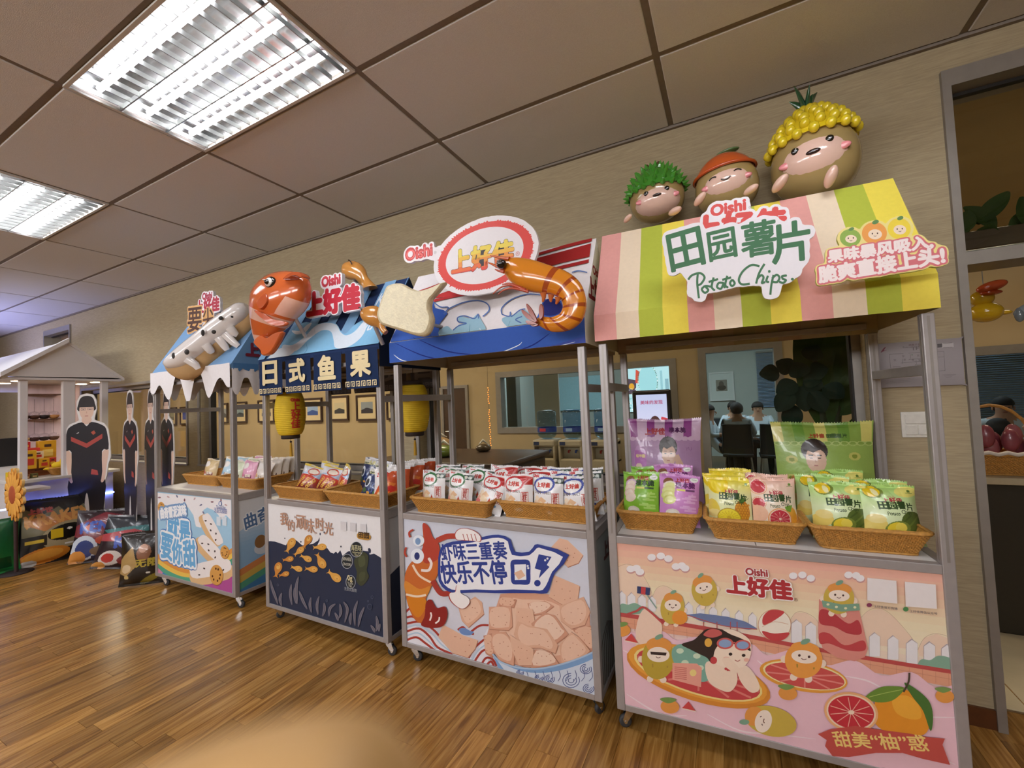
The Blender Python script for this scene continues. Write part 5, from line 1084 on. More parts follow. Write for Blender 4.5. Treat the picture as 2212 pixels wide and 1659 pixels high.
for P in ([(1490, 720), (1560, 770), (1580, 800)], [(1640, 610), (1680, 660), (1690, 670)], [(1740, 550), (1790, 620), (1810, 650)], [(1790, 520), (1860, 590), (1900, 620)], [(1830, 470), (1870, 520), (1890, 530)]):
    MB().tube([offp(pl, .10-.012*i).fr(*Plane.p2(offp(pl, .10-.012*i), p[0]/3.687, 580+p[1]/3.687), 0) for i, p in enumerate(P)], [.034, .028, .02], 10, '#ece6e2', True, True, .55).build('icing_drop', GLOSS, t)
for c, r, o_ in (((1385, 695), (16, 26), .12), ((1488, 665), (18, 22), .16), ((1615, 512), (12, 26), .15), ((1703, 505), (17, 16), .185), ((1758, 395), (16, 16), .14), ((1848, 385), (8, 8), .15), ((1898, 288), (16, 11), .06), ((1515, 570), (9, 8), .1), ((1762, 350), (14, 5), .08)):
    ball(pl, Z0, c, r, .012, '#3a3634', o_).build('chocolate_chip', MATTE, t)
q = pl.fr(*A.uv((1750, 660)), -.05); MB().tube([q, q+Vector((0, .02, -.12))], .012, 8).build('support_rod', ALU, t)
# three potato figures behind the ridge of the striped canopy
def figure(px, py, Y, rx, rz, cap, label, tilt, wink=False, sc=1.0, arms=(), capz=.45, fzk=-.10, capup=.0):
    P = onY(px, py, Y); t = thing('potato_figure', label, 'figure', group='potato figures peeking over the striped canopy'); ry = rx*.82
    yaw = math.atan2(P.x, P.y)*-1; M = Matrix.Rotation(yaw, 3, 'Z') @ Matrix.Rotation(R(tilt), 3, 'Y')
    m = MB(); m.ell(P, (rx, ry, rz), '#a58d5c', M, 28, 18, lambda q: Vector((q.x*(1+.10*(-q.z/rz)), q.y, q.z))); m.build('body', GLOSS, t)
    fz = fzk*rz; m = MB(); fr_ = (rx*.88, ry*.97, rz*.62); fc = P+M @ Vector((0, -ry*.12, fz)); m.ell(fc, fr_, '#e8c3b2', M, 28, 16); face = m.build('face', GLOSS, t)
    def on(dx, dz, out=0): k = max(0, 1-(dx/fr_[0])**2-(dz/fr_[2])**2); return fc+M @ Vector((dx, -fr_[1]*math.sqrt(k)-out, dz))
    for s_ in (-1, 1):
        if wink:
            MB().tube([on(s_*rx*.38+rx*.11*q, rz*(.14+.05*math.sin((q+1)*math.pi/2)), .002) for q in (-1, -.5, 0, .5, 1)], rx*.022, 6, '#1a1412').build('eye', GLOSS, face)
        else:
            m = MB(); m.ell(on(s_*rx*.36, rz*.16), (rx*.092, rx*.045, rx*.092), '#15110f', M, 12, 8); m.ell(on(s_*rx*.36+rx*.02, rz*.19, rx*.035), (rx*.02, rx*.015, rx*.02), '#f4f0ea', M, 8, 6); m.build('eye', GLOSS, face)
        m = MB(); m.ell(on(s_*rx*.60, -rz*.04, -.004), (rx*.17, rx*.05, rx*.095), '#e58d92', M, 14, 8); m.build('cheek', GLOSS, face)
    if wink: MB().tube([on(rx*.14*q, rz*(.0-.06*(1-q*q)), .002) for q in (-1, -.5, 0, .5, 1)], rx*.02, 6, '#1a1412').build('mouth', GLOSS, face)
    else:
        v = [on(rx*.17*q, rz*.03, .0025) for q in (-1, -.5, 0, .5, 1)]+[on(rx*.17*q, rz*(.03-.12*(1-q*q)), .0025) for q in (.5, 0, -.5)]; m = MB(); m.ell(on(0, -rz*.02, -.003), (rx*.16, .009, rz*.06), '#2a1418', M, 14, 8); m.build('mouth', GLOSS, face)
    # cap: spherical shell over the top
    a0 = math.asin(capz); cr = 1.04
    def capf(u, v, bump=0):
        a = 2*math.pi*u; b_ = a0+(math.pi/2-a0)*v; k = cr+bump+capup*v*v; q = Vector((rx*k*math.cos(a)*math.cos(b_)*(1-.06*math.sin(b_)), ry*k*math.sin(a)*math.cos(b_), rz*k*math.sin(b_))); return P+M @ Matrix.Rotation(R(-tilt*.2), 3, 'Y') @ q
    def norm(u, v): a = 2*math.pi*u; b_ = a0+(math.pi/2-a0)*v; return (M @ Vector((math.cos(a)*math.cos(b_)/rx, math.sin(a)*math.cos(b_)/ry, math.sin(b_)/rz))).normalized()
    top = capf(0, 1); up_ = M @ Vector((0, 0, 1))
    if cap == 'pine':
        m = MB(); m.grid(lambda u, v: capf(u, v, .04), 30, 10, '#e3c81e'); m.add([capf(k/30, 0, .04) for k in range(30)], [tuple(range(30))], '#c9a814'); o = m.build('pineapple_cap', GLOSS, t)
        for j in range(6):
            v = .02+j*.165; nn = max(1, int(17*math.cos(v*math.pi/2)+1))
            for k in range(nn):
                u = (k+.5*(j % 2))/nn; c = capf(u, v, .06); m2 = MB(); m2.ell(c, (.021, .021, .024), '#ecd22a', None, 8, 6); m2.build('knob', GLOSS, o)
        for k in range(7):
            a = k*.9; d = M @ Vector((math.cos(a)*(.35+.5*(k % 3)/2), math.sin(a)*.5, .9)); q = top+up_*.01; L = .10+.05*((k*3) % 4)/3; sd = d.cross(Vector((0, 1, 0))).normalized()
            pts = [q+d*L*s_+Vector((0, 0, -.25*L*s_*s_)) for s_ in (0, .33, .66, 1)]; m2 = MB(); m2.tube(pts, [.012, .017, .012, .002], 8, '#2f5a38', True, True, .5); m2.build('leaf', GLOSS, t)
    elif cap == 'spiky':
        m = MB(); m.grid(lambda u, v: capf(u, v, .02), 30, 10, '#3f8a2c'); m.add([capf(k/30, 0, .02) for k in range(30)], [tuple(range(30))], '#2f6a22'); o = m.build('durian_cap', GLOSS, t)
        for j in range(7):
            v = .0+j*.15; nn = max(1, int(18*math.cos(v*math.pi/2)+1))
            for k in range(nn):
                u = (k+.5*(j % 2))/nn; c = capf(u, v, .0); d = norm(u, v); m2 = MB(); m2.tube([c, c+d*.014, c+d*.03], [.014, .009, .001], 6, '#4a9a34', False, False); m2.build('spike', GLOSS, o)
        for s_ in (-1, 1): m2 = MB(); m2.ell(top+M @ Vector((s_*.03, 0, .012)), (.014, .012, .02), '#5a3a24', M, 10, 6); m2.build('stem', GLOSS, t)
    else:
        m = MB(); m.grid(lambda u, v: capf(u, v, .02), 30, 10, '#cc5a22'); m.add([capf(k/30, 0, .02) for k in range(30)], [tuple(range(30))], '#b84a1c'); m.tube([capf(k/30, 0, .025) for k in range(31)], .008, 6, '#c2501e'); m.build('red_cap', GLOSS, t)
        m2 = MB(); m2.ell(top+M @ Vector((.03, 0, .008)), (.055, .03, .01), '#5a7a4a', M, 14, 6); m2.build('leaf', GLOSS, t)
    for k, (ax, ay, ar, al, ang) in enumerate(arms):
        q = onY(ax, ay, ar); m = MB(); m.ell(q, (al*.5, al*.55, al), '#e3bba8', Matrix.Rotation(R(ang), 3, 'Y') @ Matrix.Rotation(R(25), 3, 'X'), 16, 12); m.build('arm', GLOSS, t)
    return t
figure(1757, 348, 2.33, .170, .198, 'pine', 'largest potato figure wearing a yellow pineapple cap', -4, False, arms=((1685, 396, 2.13, .042, 45), (1795, 382, 2.13, .044, 20)), capz=.36, capup=.12)
figure(1568, 402, 2.33, .142, .150, 'red', 'laughing potato figure wearing a smooth red cap', -6, True, arms=((1512, 430, 2.15, .036, 50), (1622, 410, 2.16, .034, 70)), capz=.36)
figure(1418, 425, 2.33, .138, .140, 'spiky', 'potato figure wearing a spiky green durian cap', -4, False, arms=((1356, 472, 2.15, .027, 60), (1458, 456, 2.15, .034, 80)), capz=.12, fzk=-.30, capup=.06)
# ------------------------------------------------------------------ baskets
def basket_mesh(w, d, h):
    m = MB(); N = int((w+d)*2/.0042/4)*4; rows = 18; a, b, r = w/2, d/2, .03; seg = []
    L = 2*(a-r), 2*(b-r); T_ = 2*(L[0]+L[1])+2*math.pi*r
    def per(s_):
        q = s_ % 1*T_
        for k in range(4):
            l = L[k % 2]
            if q < l: return ((-(a-r)+q, -b, 0, -1), (a, -(b-r)+q, 1, 0), (a-r-q, b, 0, 1), (-a, b-r-q, -1, 0))[k]
            q -= l
            if q < math.pi*r/2:
                an = -math.pi/2+k*math.pi/2+q/r; c = ((a-r, -(b-r)), (a-r, b-r), (-(a-r), b-r), (-(a-r), -(b-r)))[k]; return (c[0]+r*math.cos(an), c[1]+r*math.sin(an), math.cos(an), math.sin(an))
            q -= math.pi*r/2
        return (-(a-r), -b, 0, -1)
    P = np.array([per(i/N) for i in range(N)])
    def ring(t, dd): return np.stack([P[:, 0]*(1-.038/a*(1-t))+P[:, 2]*dd, P[:, 1]*(1-.03/b*(1-t))+P[:, 3]*dd, np.full(N, .004+(h-.004)*t)], 1)
    for inner, nv in ((False, rows*2), (True, 3)):
        V = []
        for j in range(nv+1):
            t = j/nv; row = int(t*rows*.999); dd = -.008 if inner else .0030*np.sin(2*np.pi*np.arange(N)/4+.6+np.pi*(row % 2))-.0016*math.cos(2*math.pi*t*rows); V.append(ring(t, dd))
        m.add(np.concatenate(V).tolist(), [(j*N+i, j*N+(i+1) % N, (j+1)*N+(i+1) % N, (j+1)*N+i) for j in range(nv) for i in range(N)], None, inner)
    for k, rr in ((.0, .0065), (.006, .005)): m.tube([(per(i/80)[0]*(1-k/a), per(i/80)[1]*(1-k/b), h+.001*math.sin(i*2.6)+k*.6) for i in range(81)], rr, 8, None, False)
    m.tube([(per(i/60)[0]*(1-.036/a), per(i/60)[1]*(1-.028/b), .005) for i in range(61)], .005, 6, None, False)
    m.box(-w/2+.04, w/2-.04, -d/2+.032, d/2-.032, .001, .006); return m
BK = {}
def basket(i, u0, u1, v0, v1, label, h=.085, dz=0, rz=0):
    key = (round(u1-u0, 3), round(v1-v0, 3), h)
    P = cw(i, ((u0+u1)/2, (v0+v1)/2, ZC-.001+dz))
    if key not in BK: o = basket_mesh(u1-u0, v1-v0, h).build('wicker_basket', WICK); BK[key] = o
    else: o = BK[key].copy(); COL.objects.link(o)
    o.location = P; o.rotation_euler = (0, 0, CP[i][2]+rz); return tag(o, label, 'basket', 'wicker baskets on the carts')
basket(3, .02, .38, .085, .365, 'small wicker basket holding green and purple snack bags'); basket(3, .395, .755, .055, .335, 'wicker basket holding pineapple and grapefruit chip bags'); basket(3, .765, 1.125, .048, .328, 'wicker basket holding two durian chip bags')
basket(2, .055, .59, .03, .37, 'wicker basket holding green ringed prawn flake bags'); basket(2, .60, 1.135, .09, .43, 'wicker basket holding blue ringed prawn flake bags')
basket(1, .035, .57, .03, .37, 'wicker basket holding red ring snack bags'); basket(1, .59, 1.125, .02, .36, 'wicker basket holding a navy fish cracker bag')
basket(0, .06, .595, .175, .515, 'wicker basket holding beige and pale blue snack bags'); basket(0, .605, 1.14, .17, .51, 'wicker basket holding pink and white snack bags')

# ------------------------------------------------------------------ snack bags
class Canvas:
    """small raster of flat print colours, x and y in 0..1"""
    def __init__(s, nx, ny, asp, base, lift=0):
        s.nx, s.ny, s.asp = nx, ny, asp; s.a = np.zeros((ny, nx, 3)); s.a[:] = lin(base)
        s.lift = lift; s.asp = asp*(1-lift); s.X, s.Y = np.meshgrid((np.arange(nx)+.5)/nx, ((np.arange(ny)+.5)/ny-lift)/(1-lift))
    def put(s, M, col): s.a[M] = lin(col); return s
    def rect(s, x0, x1, y0, y1, col): return s.put((s.X > x0) & (s.X < x1) & (s.Y > y0) & (s.Y < y1), col)
    def ell(s, cx, cy, rx, ry, col, rot=0, ring=0):
        c, q = math.cos(R(rot)), math.sin(R(rot)); dx, dy = (s.X-cx), (s.Y-cy)*s.asp; x, y = c*dx+q*dy, -q*dx+c*dy; e = (x/rx)**2+(y/ry)**2
        return s.put((e < 1) & (e > (1-ring)**2 if ring else True), col)
    def grad(s, c0, c1, y0=0, y1=1):
        t = np.clip((s.Y-y0)/(y1-y0), 0, 1)[..., None]; s.a = np.array(lin(c0))*(1-t)+np.array(lin(c1))*t; return s
    def poly(s, pts, col):
        ins = np.zeros(s.X.shape, bool); n = len(pts)
        for i in range(n):
            (xa, ya), (xb, yb) = pts[i], pts[(i+1) % n]
            if ya == yb: continue
            ins ^= ((ya > s.Y) != (yb > s.Y)) & (s.X < (xb-xa)*(s.Y-ya)/(yb-ya)+xa)
        return s.put(ins, col)
    def text(s, t, x0, x1, y, col, hs=1.0, bold=.0, tilt=0):
        P = place_text(t, (x0, y*s.asp), (x1, y*s.asp+tilt), hs, bold, 0, 4); P = P.copy(); P[..., 1] = s.lift+(1-s.lift)*P[..., 1]/s.asp
        h = 1/s.nx; M = raster_xy(P, s.nx, s.ny); return s.put(M, col)
def raster_xy(P, nx, ny):
    Q = P*np.array((nx, ny)); return raster(Q, 0, 0, 1, nx, ny)
def bag_mesh(cv, w, h, d, back, seed=0, name='snack_bag', crimp=.055, zig=True):
    rg = random.Random(seed); ph = [rg.random()*6.3 for _ in range(6)]; nx, ny = cv.nx, cv.ny
    def f(nu, nv, s, flip=False):
        u, v = np.meshgrid(np.linspace(0, 1, nu+1), np.linspace(0, 1, nv+1))
        if flip: u = 1-u
        x = (u-.5)*w*(1-.075*np.sin(np.pi*v)**.7); e = np.abs(2*u-1); vv = np.clip((v-crimp)/(1-2*crimp), 0, 1)
        t = d*np.maximum(0, 1-e**2.4)*np.abs(np.sin(np.pi*vv))**.55
        wr = .0035*np.sin(u*17+ph[0]+v*3)*np.exp(-((v-.86)/.10)**2)+.0035*np.sin(u*14+ph[1])*np.exp(-((v-.12)/.09)**2)+.0016*np.sin(u*9+v*13+ph[2])*(1-e)
        bend = .006*np.sin(u*5+ph[3])*np.clip((v-.7)/.23, 0, 1); z = h*v+.004*np.sin(u*6+ph[4])*(v > .95)
        if zig: z = z+np.where(v > .985, .0025*np.where((np.round(u*nx) % 4) < 2, 1, -1), 0)
        return np.stack([x, s*(t+np.maximum(0, wr)*(.4+vv*.6))+bend, z], -1).reshape(-1, 3)
    m = MB()
    for nu, nv, V, C in ((nx, ny, f(nx, ny, -1), cv.a.reshape(-1, 3)), (16, 20, f(16, 20, 1, True), None)):
        n = len(m.v); m.v += [tuple(q) for q in V.tolist()]; j, i = np.meshgrid(np.arange(nv), np.arange(nu), indexing='ij'); A_ = (j*(nu+1)+i+n).ravel()
        m.f += [tuple(q) for q in np.stack([A_, A_+1, A_+nu+2, A_+nu+1], 1).tolist()]; m.c += ([tuple(q) for q in C.tolist()] if C is not None else [lin(back)]*(nu*nv)); m.sm += [True]*(nu*nv)
    return m.build(name, FOIL)
def cake(cv, spec):
    return cv
N4, M4 = 100, 132
def d_green(base, bc, tone, txt):
    c = Canvas(N4, M4, 1.32, base, .2)
    for x, y, w in ((.55, .38, .4), (.6, .30, .3), (.5, .17, .42), (.62, .10, .3), (.72, .45, .2)): c.rect(x, x+w, y, y+.045, tone); c.rect(x+.08, x+w*.6, y+.04, y+.075, tone)
    c.ell(.22, .80, .13, .10, '#8a5a3c', 20)
    for i, (x, y) in enumerate(((.25, .70), (.22, .58), (.20, .47), (.24, .36))): c.ell(x, y, .17, .12, ('#d9b8cf', '#efd6c4', '#e9cdb8', '#f2dcc6')[i] if txt == 'g' else ('#f0e6d2', '#e4e29a', '#dfe08a', '#d6d878')[i], 15); c.ell(x, y, .12, .08, '#f3e2d0' if txt == 'g' else '#e8eaa0', 15)
    c.ell(.33, .05, .17, .10, '#e9e2d0'); c.ell(.33, .05, .11, .06, '#f4efe2')
    c.text('上好佳', .40, .74, .80, '#b03a3a', 1, .006); c.text('根本脆', .40, .88, .66, '#2f4a2a' if txt == 'g' else '#6a2a6a', 1, .009)
    c.rect(.42, .64, .585, .635, '#e8e27a'); c.rect(.65, .88, .58, .632, '#3f5a3a' if txt == 'g' else '#7a4a7a'); c.ell(.86, .88, .10, .07, '#eef0ea'); c.rect(.80, .92, .875, .888, '#7a9a6a'); c.text('Oishi', .50, .64, .885, '#b03a3a'); return c
def d_chip(kind):
    c = Canvas(N4, M4, 1.32, '#eef0c0', .22)
    if kind == 'pine': c.grad('#e9ecb0', '#f2de3e', .55, .95)
    elif kind == 'grape': c.grad('#f3e3cc', '#f2c3b0', .5, .98)
    else: c.grad('#dcebb8', '#b4dc7a', .45, .9)
    if kind == 'pine':
        c.ell(.24, .82, .24, .24, '#f0d21e'); c.ell(.24, .82, .17, .17, '#f5dd3a'); c.ell(.12, .25, .14, .22, '#e8cf50', 20); c.ell(.14, .12, .16, .1, '#ecd98a')
        c.ell(.78, .20, .17, .27, '#c9822a'); 
        for a in range(5):
            for b_ in range(6): c.ell(.66+.06*a+.03*(b_ % 2), .06+.06*b_, .022, .026, '#e0a236')
        for k in range(7): c.poly([(.74, .40), (.80, .40), (.68+.045*k, .60-.02*abs(k-3))], '#4f7a34')
        c.ell(.48, .03, .27, .24, '#b8982a'); c.ell(.48, .03, .25, .22, '#f0dc3c'); c.ell(.48, .03, .05, .05, '#d9b838')
        for k in range(9): c.poly([(.48, .03), (.48+.24*math.cos(R(20*k+10)), .03+.16*math.sin(R(20*k+10))), (.48+.24*math.cos(R(20*k+14)), .03+.16*math.sin(R(20*k+14)))], '#d4b42e')
    elif kind == 'grape':
        for x, y, r in ((.17, .80, .20), (.14, .42, .16)): c.ell(x, y, r, r*.95, '#eab08a', 20); c.ell(x, y, r*.88, r*.84, '#f4dcc4', 20); c.ell(x, y, r*.8, r*.76, '#c8404a', 20)
        c.ell(.10, .18, .22, .2, '#f0c0a0'); c.ell(.85, .14, .14, .22, '#e8a838'); c.poly([(.70, .36), (.90, .40), (.84, .24), (.74, .26)], '#7aa83c')
        c.ell(.58, .08, .27, .25, '#e8a060'); c.ell(.58, .08, .245, .225, '#f4dcc4'); c.ell(.58, .08, .225, .205, '#c93a48')
        for k in range(12): c.poly([(.58, .08), (.58+.22*math.cos(R(30*k)), .08+.155*math.sin(R(30*k))), (.58+.22*math.cos(R(30*k+5)), .08+.155*math.sin(R(30*k+5)))], '#ecb0a4')
        c.ell(.58, .08, .03, .03, '#f4dcc4')
    else:
        c.ell(.26, .84, .17, .15, '#7a8a3a', 15); c.ell(.24, .85, .14, .13, '#eac81e', 15); c.ell(.29, .83, .05, .09, '#f4ecb0', 15); c.ell(.85, .16, .26, .28, '#566a2a')
        for k in range(40): c.ell(.62+.36*((k*37) % 40)/40, .02+.33*((k*17) % 40)/40, .018, .018, ('#6d8238', '#465a22')[k % 2])
        c.ell(.16, .14, .2, .15, '#e8cf6a', 10); c.ell(.20, .26, .15, .1, '#ecd98a', -10); c.ell(.53, .06, .22, .16, '#7a8a3a', 15); c.ell(.50, .06, .16, .13, '#ecd03a', 25); c.ell(.58, .09, .1, .1, '#f2dc5a', 25); c.ell(.84, .85, .22, .12, '#ece27a', 10)
    g = '#2f4a22'; c.text('上好佳', .36, .70, .60, '#b23a44', 1, .006); c.text('Oishi', .47, .60, .70, '#b23a44')
    c.text('田', .27, .42, .46, g, 1.1, .005); c.text('园', .435, .57, .465, g, 1.1, .005); c.text('薯', .58, .735, .475, g, 1.1, .005); c.text('片', .745, .885, .45, g, 1.1, .005)
    c.text('Potato', .38, .60, .335, g, 1.3, .002); c.text('Chips', .63, .83, .35, g, 1.3, .002); c.ell(.87, .86, .035, .03, '#6a8a3a'); c.rect(.80, .94, .815, .83, '#6a8a3a'); return c
def d_prawn(ring, top=None):
    c = Canvas(76, 96, 1.3, '#f0eeee', .2)
    if top: c.poly([(.5, .95), (1, .95), (1, .72), (.75, .72)], top)
    else: c.poly([(.66, .78), (1, .78), (1, .93), (.66, .93)], '#3a4a42'); c.ell(.75, .86, .06, .05, '#d8d4c8'); c.ell(.88, .85, .06, .05, '#c8d0c8')
    c.ell(.40, .72, .36, .24, ring, 8); c.ell(.40, .72, .295, .18, '#f4f2f0', 8); c.text('上好佳', .18, .62, .66, '#c23a2c', 1, .01); c.text('Oishi', .04, .22, .93, '#c23a3c', 1, .008)
    c.text('SHRIMP FLAKES', .08, .66, .47, '#6a605c', 1.4, .002)
    for x, y, r, q in ((.2, .2, .20, '#eccfae'), (.36, .26, .16, '#e6bd94'), (.12, .1, .14, '#e6a690'), (.33, .12, .18, '#f0d9b6'), (.18, .33, .12, '#f2dfc4')): c.poly([(x-r, y), (x-.02, y+r*.8), (x+r, y+.02), (x, y-r*.7)], q)
    c.poly([(.50, .12), (.56, .24), (.60, .12), (.68, .10), (.60, .06), (.50, .07)], '#c2482c'); c.ell(.1, .04, .12, .06, '#d86a64'); c.ell(.66, .04, .16, .06, ring if ring != '#c8363a' else '#6f9cc8')
    c.rect(.68, .90, .14, .50, '#c25a50'); c.rect(.70, .88, .155, .485, '#f0e6e0'); c.text('鲜', .72, .86, .37, '#b0443c', 1, .004); c.text('虾', .72, .86, .27, '#b0443c', 1, .004); c.text('片', .72, .86, .17, '#b0443c', 1, .004); return c
def d_ring(): 
    c = Canvas(60, 76, 1.28, '#e9e6e8', .15); c.grad('#7a2420', '#c9402a', .1, .5); c.put(c.Y > .58, '#e8e6ea'); c.poly([(0, .55), (.5, .62), (1, .5), (1, .75), (0, .62)], '#a9c0d8'); c.ell(.66, .74, .28, .17, '#c8503a'); c.ell(.66, .74, .22, .11, '#f0e2d0'); c.rect(0, 1, .93, 1, '#e6c84a')
    for k in range(16): x, y = .1+.8*((k*7) % 16)/16, .08+.38*((k*5) % 16)/16; c.ell(x, y, .075, .07, '#e8b84a', 0, .5)
    return c
def d_navy():
    c = Canvas(60, 76, 1.28, '#22305c', .15); c.put(c.Y > .80, '#e6e4e6'); c.rect(.1, .9, .72, .82, '#2a3c3a'); c.text('日式鱼果', .14, .88, .735, '#d8d29a', 1, .006); c.ell(.26, .45, .18, .22, '#dfe6ec'); c.ell(.26, .42, .12, .14, '#2a2f3a'); c.ell(.7, .34, .12, .1, '#5f7ab8', 0, .25); c.ell(.55, .18, .1, .09, '#5f7ab8', 0, .25); c.ell(.2, .14, .12, .09, '#4a6a3a'); c.ell(.78, .12, .1, .08, '#4a7a4a'); c.ell(.44, .08, .08, .05, '#d8a040'); return c
def d_orange():
    c = Canvas(48, 60, 1.28, '#ece8e6'); c.poly([(0, .2), (.4, .7), (.7, .9), (1, .9), (1, .1), (0, .0)], '#d0582c'); c.poly([(.1, .2), (.5, .6), (.9, .5), (.6, .2)], '#e8843a'); c.ell(.7, .35, .2, .12, '#c8302c'); c.ell(.3, .2, .15, .1, '#f0d8b0'); c.text('上好佳', .1, .6, .74, '#b8302c', 1, .012); return c
def d_soft(base, acc, dark='#8a4a4a'):
    c = Canvas(52, 66, 1.28, base, .15); c.rect(0, 1, .94, 1, '#e6d9c4'); c.ell(.3, .72, .26, .16, '#f2ece6'); c.ell(.2, .2, .2, .2, acc); c.ell(.35, .1, .2, .12, '#e8e0d4'); c.ell(.12, .38, .14, .12, acc); c.rect(.45, .85, .17, .30, dark); c.text('曲奇', .5, .8, .2, '#f2e6d6', 1, .01); return c
BM = {}
BM['green'] = bag_mesh(d_green('#8cc63c', 0, '#b4dc70', 'g'), .178, .235, .036, '#7ab030', 1); BM['purple'] = bag_mesh(d_green('#d48fcf', 0, '#e6b4e2', 'p'), .182, .232, .038, '#c07aba', 2)
BM['pine'] = bag_mesh(d_chip('pine'), .180, .225, .04, '#d9c838', 3); BM['grape'] = bag_mesh(d_chip('grape'), .172, .228, .04, '#e0b8a0', 4); BM['durian'] = bag_mesh(d_chip('durian'), .192, .222, .045, '#a0c468', 5)
BM['wgreen'] = bag_mesh(d_prawn('#3a7244'), .18, .212, .034, '#dedcdc', 6); BM['wred'] = bag_mesh(d_prawn('#c8363a', '#b8302c'), .182, .214, .036, '#dedcdc', 7); BM['wblue'] = bag_mesh(d_prawn('#4a58a8'), .178, .216, .034, '#dedcdc', 8)
BM['ring'] = bag_mesh(d_ring(), .18, .205, .036, '#a8a4a6', 9); BM['navy'] = bag_mesh(d_navy(), .165, .215, .034, '#38486a', 10); BM['orange'] = bag_mesh(d_orange(), .17, .2, .034, '#d9d2cc', 11)
BM['tan'] = bag_mesh(d_soft('#d8bc88', '#c86a6a'), .175, .20, .036, '#b89a68', 12); BM['sky'] = bag_mesh(d_soft('#b9d6e6', '#7fb4dc', '#6a4a5a'), .165, .2, .036, '#9ab8cc', 13); BM['mint'] = bag_mesh(d_soft('#dfe8c8', '#e0b860', '#6a5a3a'), .16, .195, .036, '#b8c8a0', 14); BM['rose'] = bag_mesh(d_soft('#e8a8c4', '#d87a9c', '#8a3a5a'), .165, .205, .036, '#cc8aa8', 15); BM['cream'] = bag_mesh(d_soft('#ece2d8', '#e0b078', '#5a3a34'), .165, .2, .036, '#d0c4b8', 16)
bused = set(); NG = {0: 'snack bags on the icing cart', 1: 'snack bags on the curtain cart', 2: 'prawn flake bags on the wave cart', 3: 'chip bags on the striped cart'}
def bag(i, kind, u, v, z, label, lean=14, yaw=0, roll=0):
    o = BM[kind]
    if kind in bused: o = o.copy(); COL.objects.link(o)
    bused.add(kind); o.location = cw(i, (u, v+(.03 if i in (0, 3) else .015), ZC+z)); o.rotation_euler = (R(-lean), R(roll), CP[i][2]+R(yaw)); return tag(o, label, 'snack bag', NG[i])
# striped cart
bag(3, 'green', .115, .17, .010, 'bright green root crisp bag at the front of the small basket', 12, -6)
bag(3, 'purple', .285, .16, .010, 'lilac root crisp bag at the front of the small basket', 14, 6, 4)
bag(3, 'pine', .495, .14, .012, 'yellow pineapple chip bag at the front of the middle basket', 12, -4, 1)
bag(3, 'grape', .665, .14, .012, 'pale pink grapefruit chip bag in the middle basket', 10, 4)
bag(3, 'durian', .885, .13, .012, 'durian chip bag next to the grapefruit bag', 14, -3)
bag(3, 'durian', 1.045, .12, .010, 'durian chip bag at the end of the striped cart', 16, 6)
bag(3, 'green', .155, .26, .025, 'green crisp bag tucked behind the front green bag', 10, 8); bag(3, 'purple', .265, .255, .040, 'lilac crisp bag tucked behind the front lilac bag', 10, 3)
bag(3, 'pine', .485, .215, .020, 'yellow chip bag directly behind the front pineapple bag', 10, 4); bag(3, 'pine', .505, .275, .030, 'rearmost yellow chip bag of the middle basket', 10, -8); bag(3, 'grape', .650, .225, .015, 'pink chip bag directly behind the grapefruit bag', 10, 0)
bag(3, 'durian', .845, .22, .025, 'durian bag tucked behind, beside the grapefruit bags', 12, -14); bag(3, 'durian', .925, .26, .040, 'rearmost durian bag of the last basket', 12, 8); bag(3, 'durian', 1.035, .21, .012, 'durian bag just behind the last front durian bag', 12, -4)
# wave cart
FR3 = [('wgreen', .160, 'first green ringed prawn flake bag beside the lantern side post', 4, 0), ('wgreen', .340, 'second green ringed prawn flake bag of the front row', 6, 3), ('wred', .520, 'tilted red ringed prawn flake bag in the front row', 22, 14), ('wred', .715, 'upright red ringed prawn flake bag in the front row', 4, 0), ('wblue', .885, 'first blue ringed prawn flake bag of the front row', 4, 0), ('wblue', 1.050, 'blue ringed prawn flake bag touching the end post', 8, -6)]
for k_, u, lab, ln, rl in FR3: bag(2, k_, u, .11 if ln < 20 else .10, .010, lab, ln, -3, rl)
for k_, u, v, z, lab in (('wgreen', .235, .185, .02, 'green ringed bag behind the gap of the two front green bags'), ('wgreen', .41, .19, .02, 'green ringed bag behind the tilted red bag'), ('wred', .575, .20, .035, 'red topped bag standing behind the tilted red bag'), ('wred', .78, .19, .02, 'red topped bag behind the upright red bag'), ('wblue', .95, .18, .018, 'blue ringed bag between the two front blue bags'), ('wblue', 1.06, .20, .02, 'blue ringed bag behind the bag at the end post')): bag(2, k_, u, v, z, lab, 14, random.uniform(-8, 8), random.uniform(-4, 4))
for j, (k_, u, v) in enumerate((('wgreen', .15, .25), ('wgreen', .31, .28), ('wred', .50, .28), ('wred', .68, .27), ('wblue', .86, .27), ('wblue', 1.05, .28))): bag(2, k_, u, v, .025, ['back row white bag nearest the lantern', 'second back row white bag from the lantern', 'third back row white bag, behind the tilted red bag', 'fourth back row white bag, red topped', 'fifth back row white bag, blue ringed', 'last back row white bag by the end post'][j], 14, random.uniform(-10, 10), random.uniform(-6, 6))
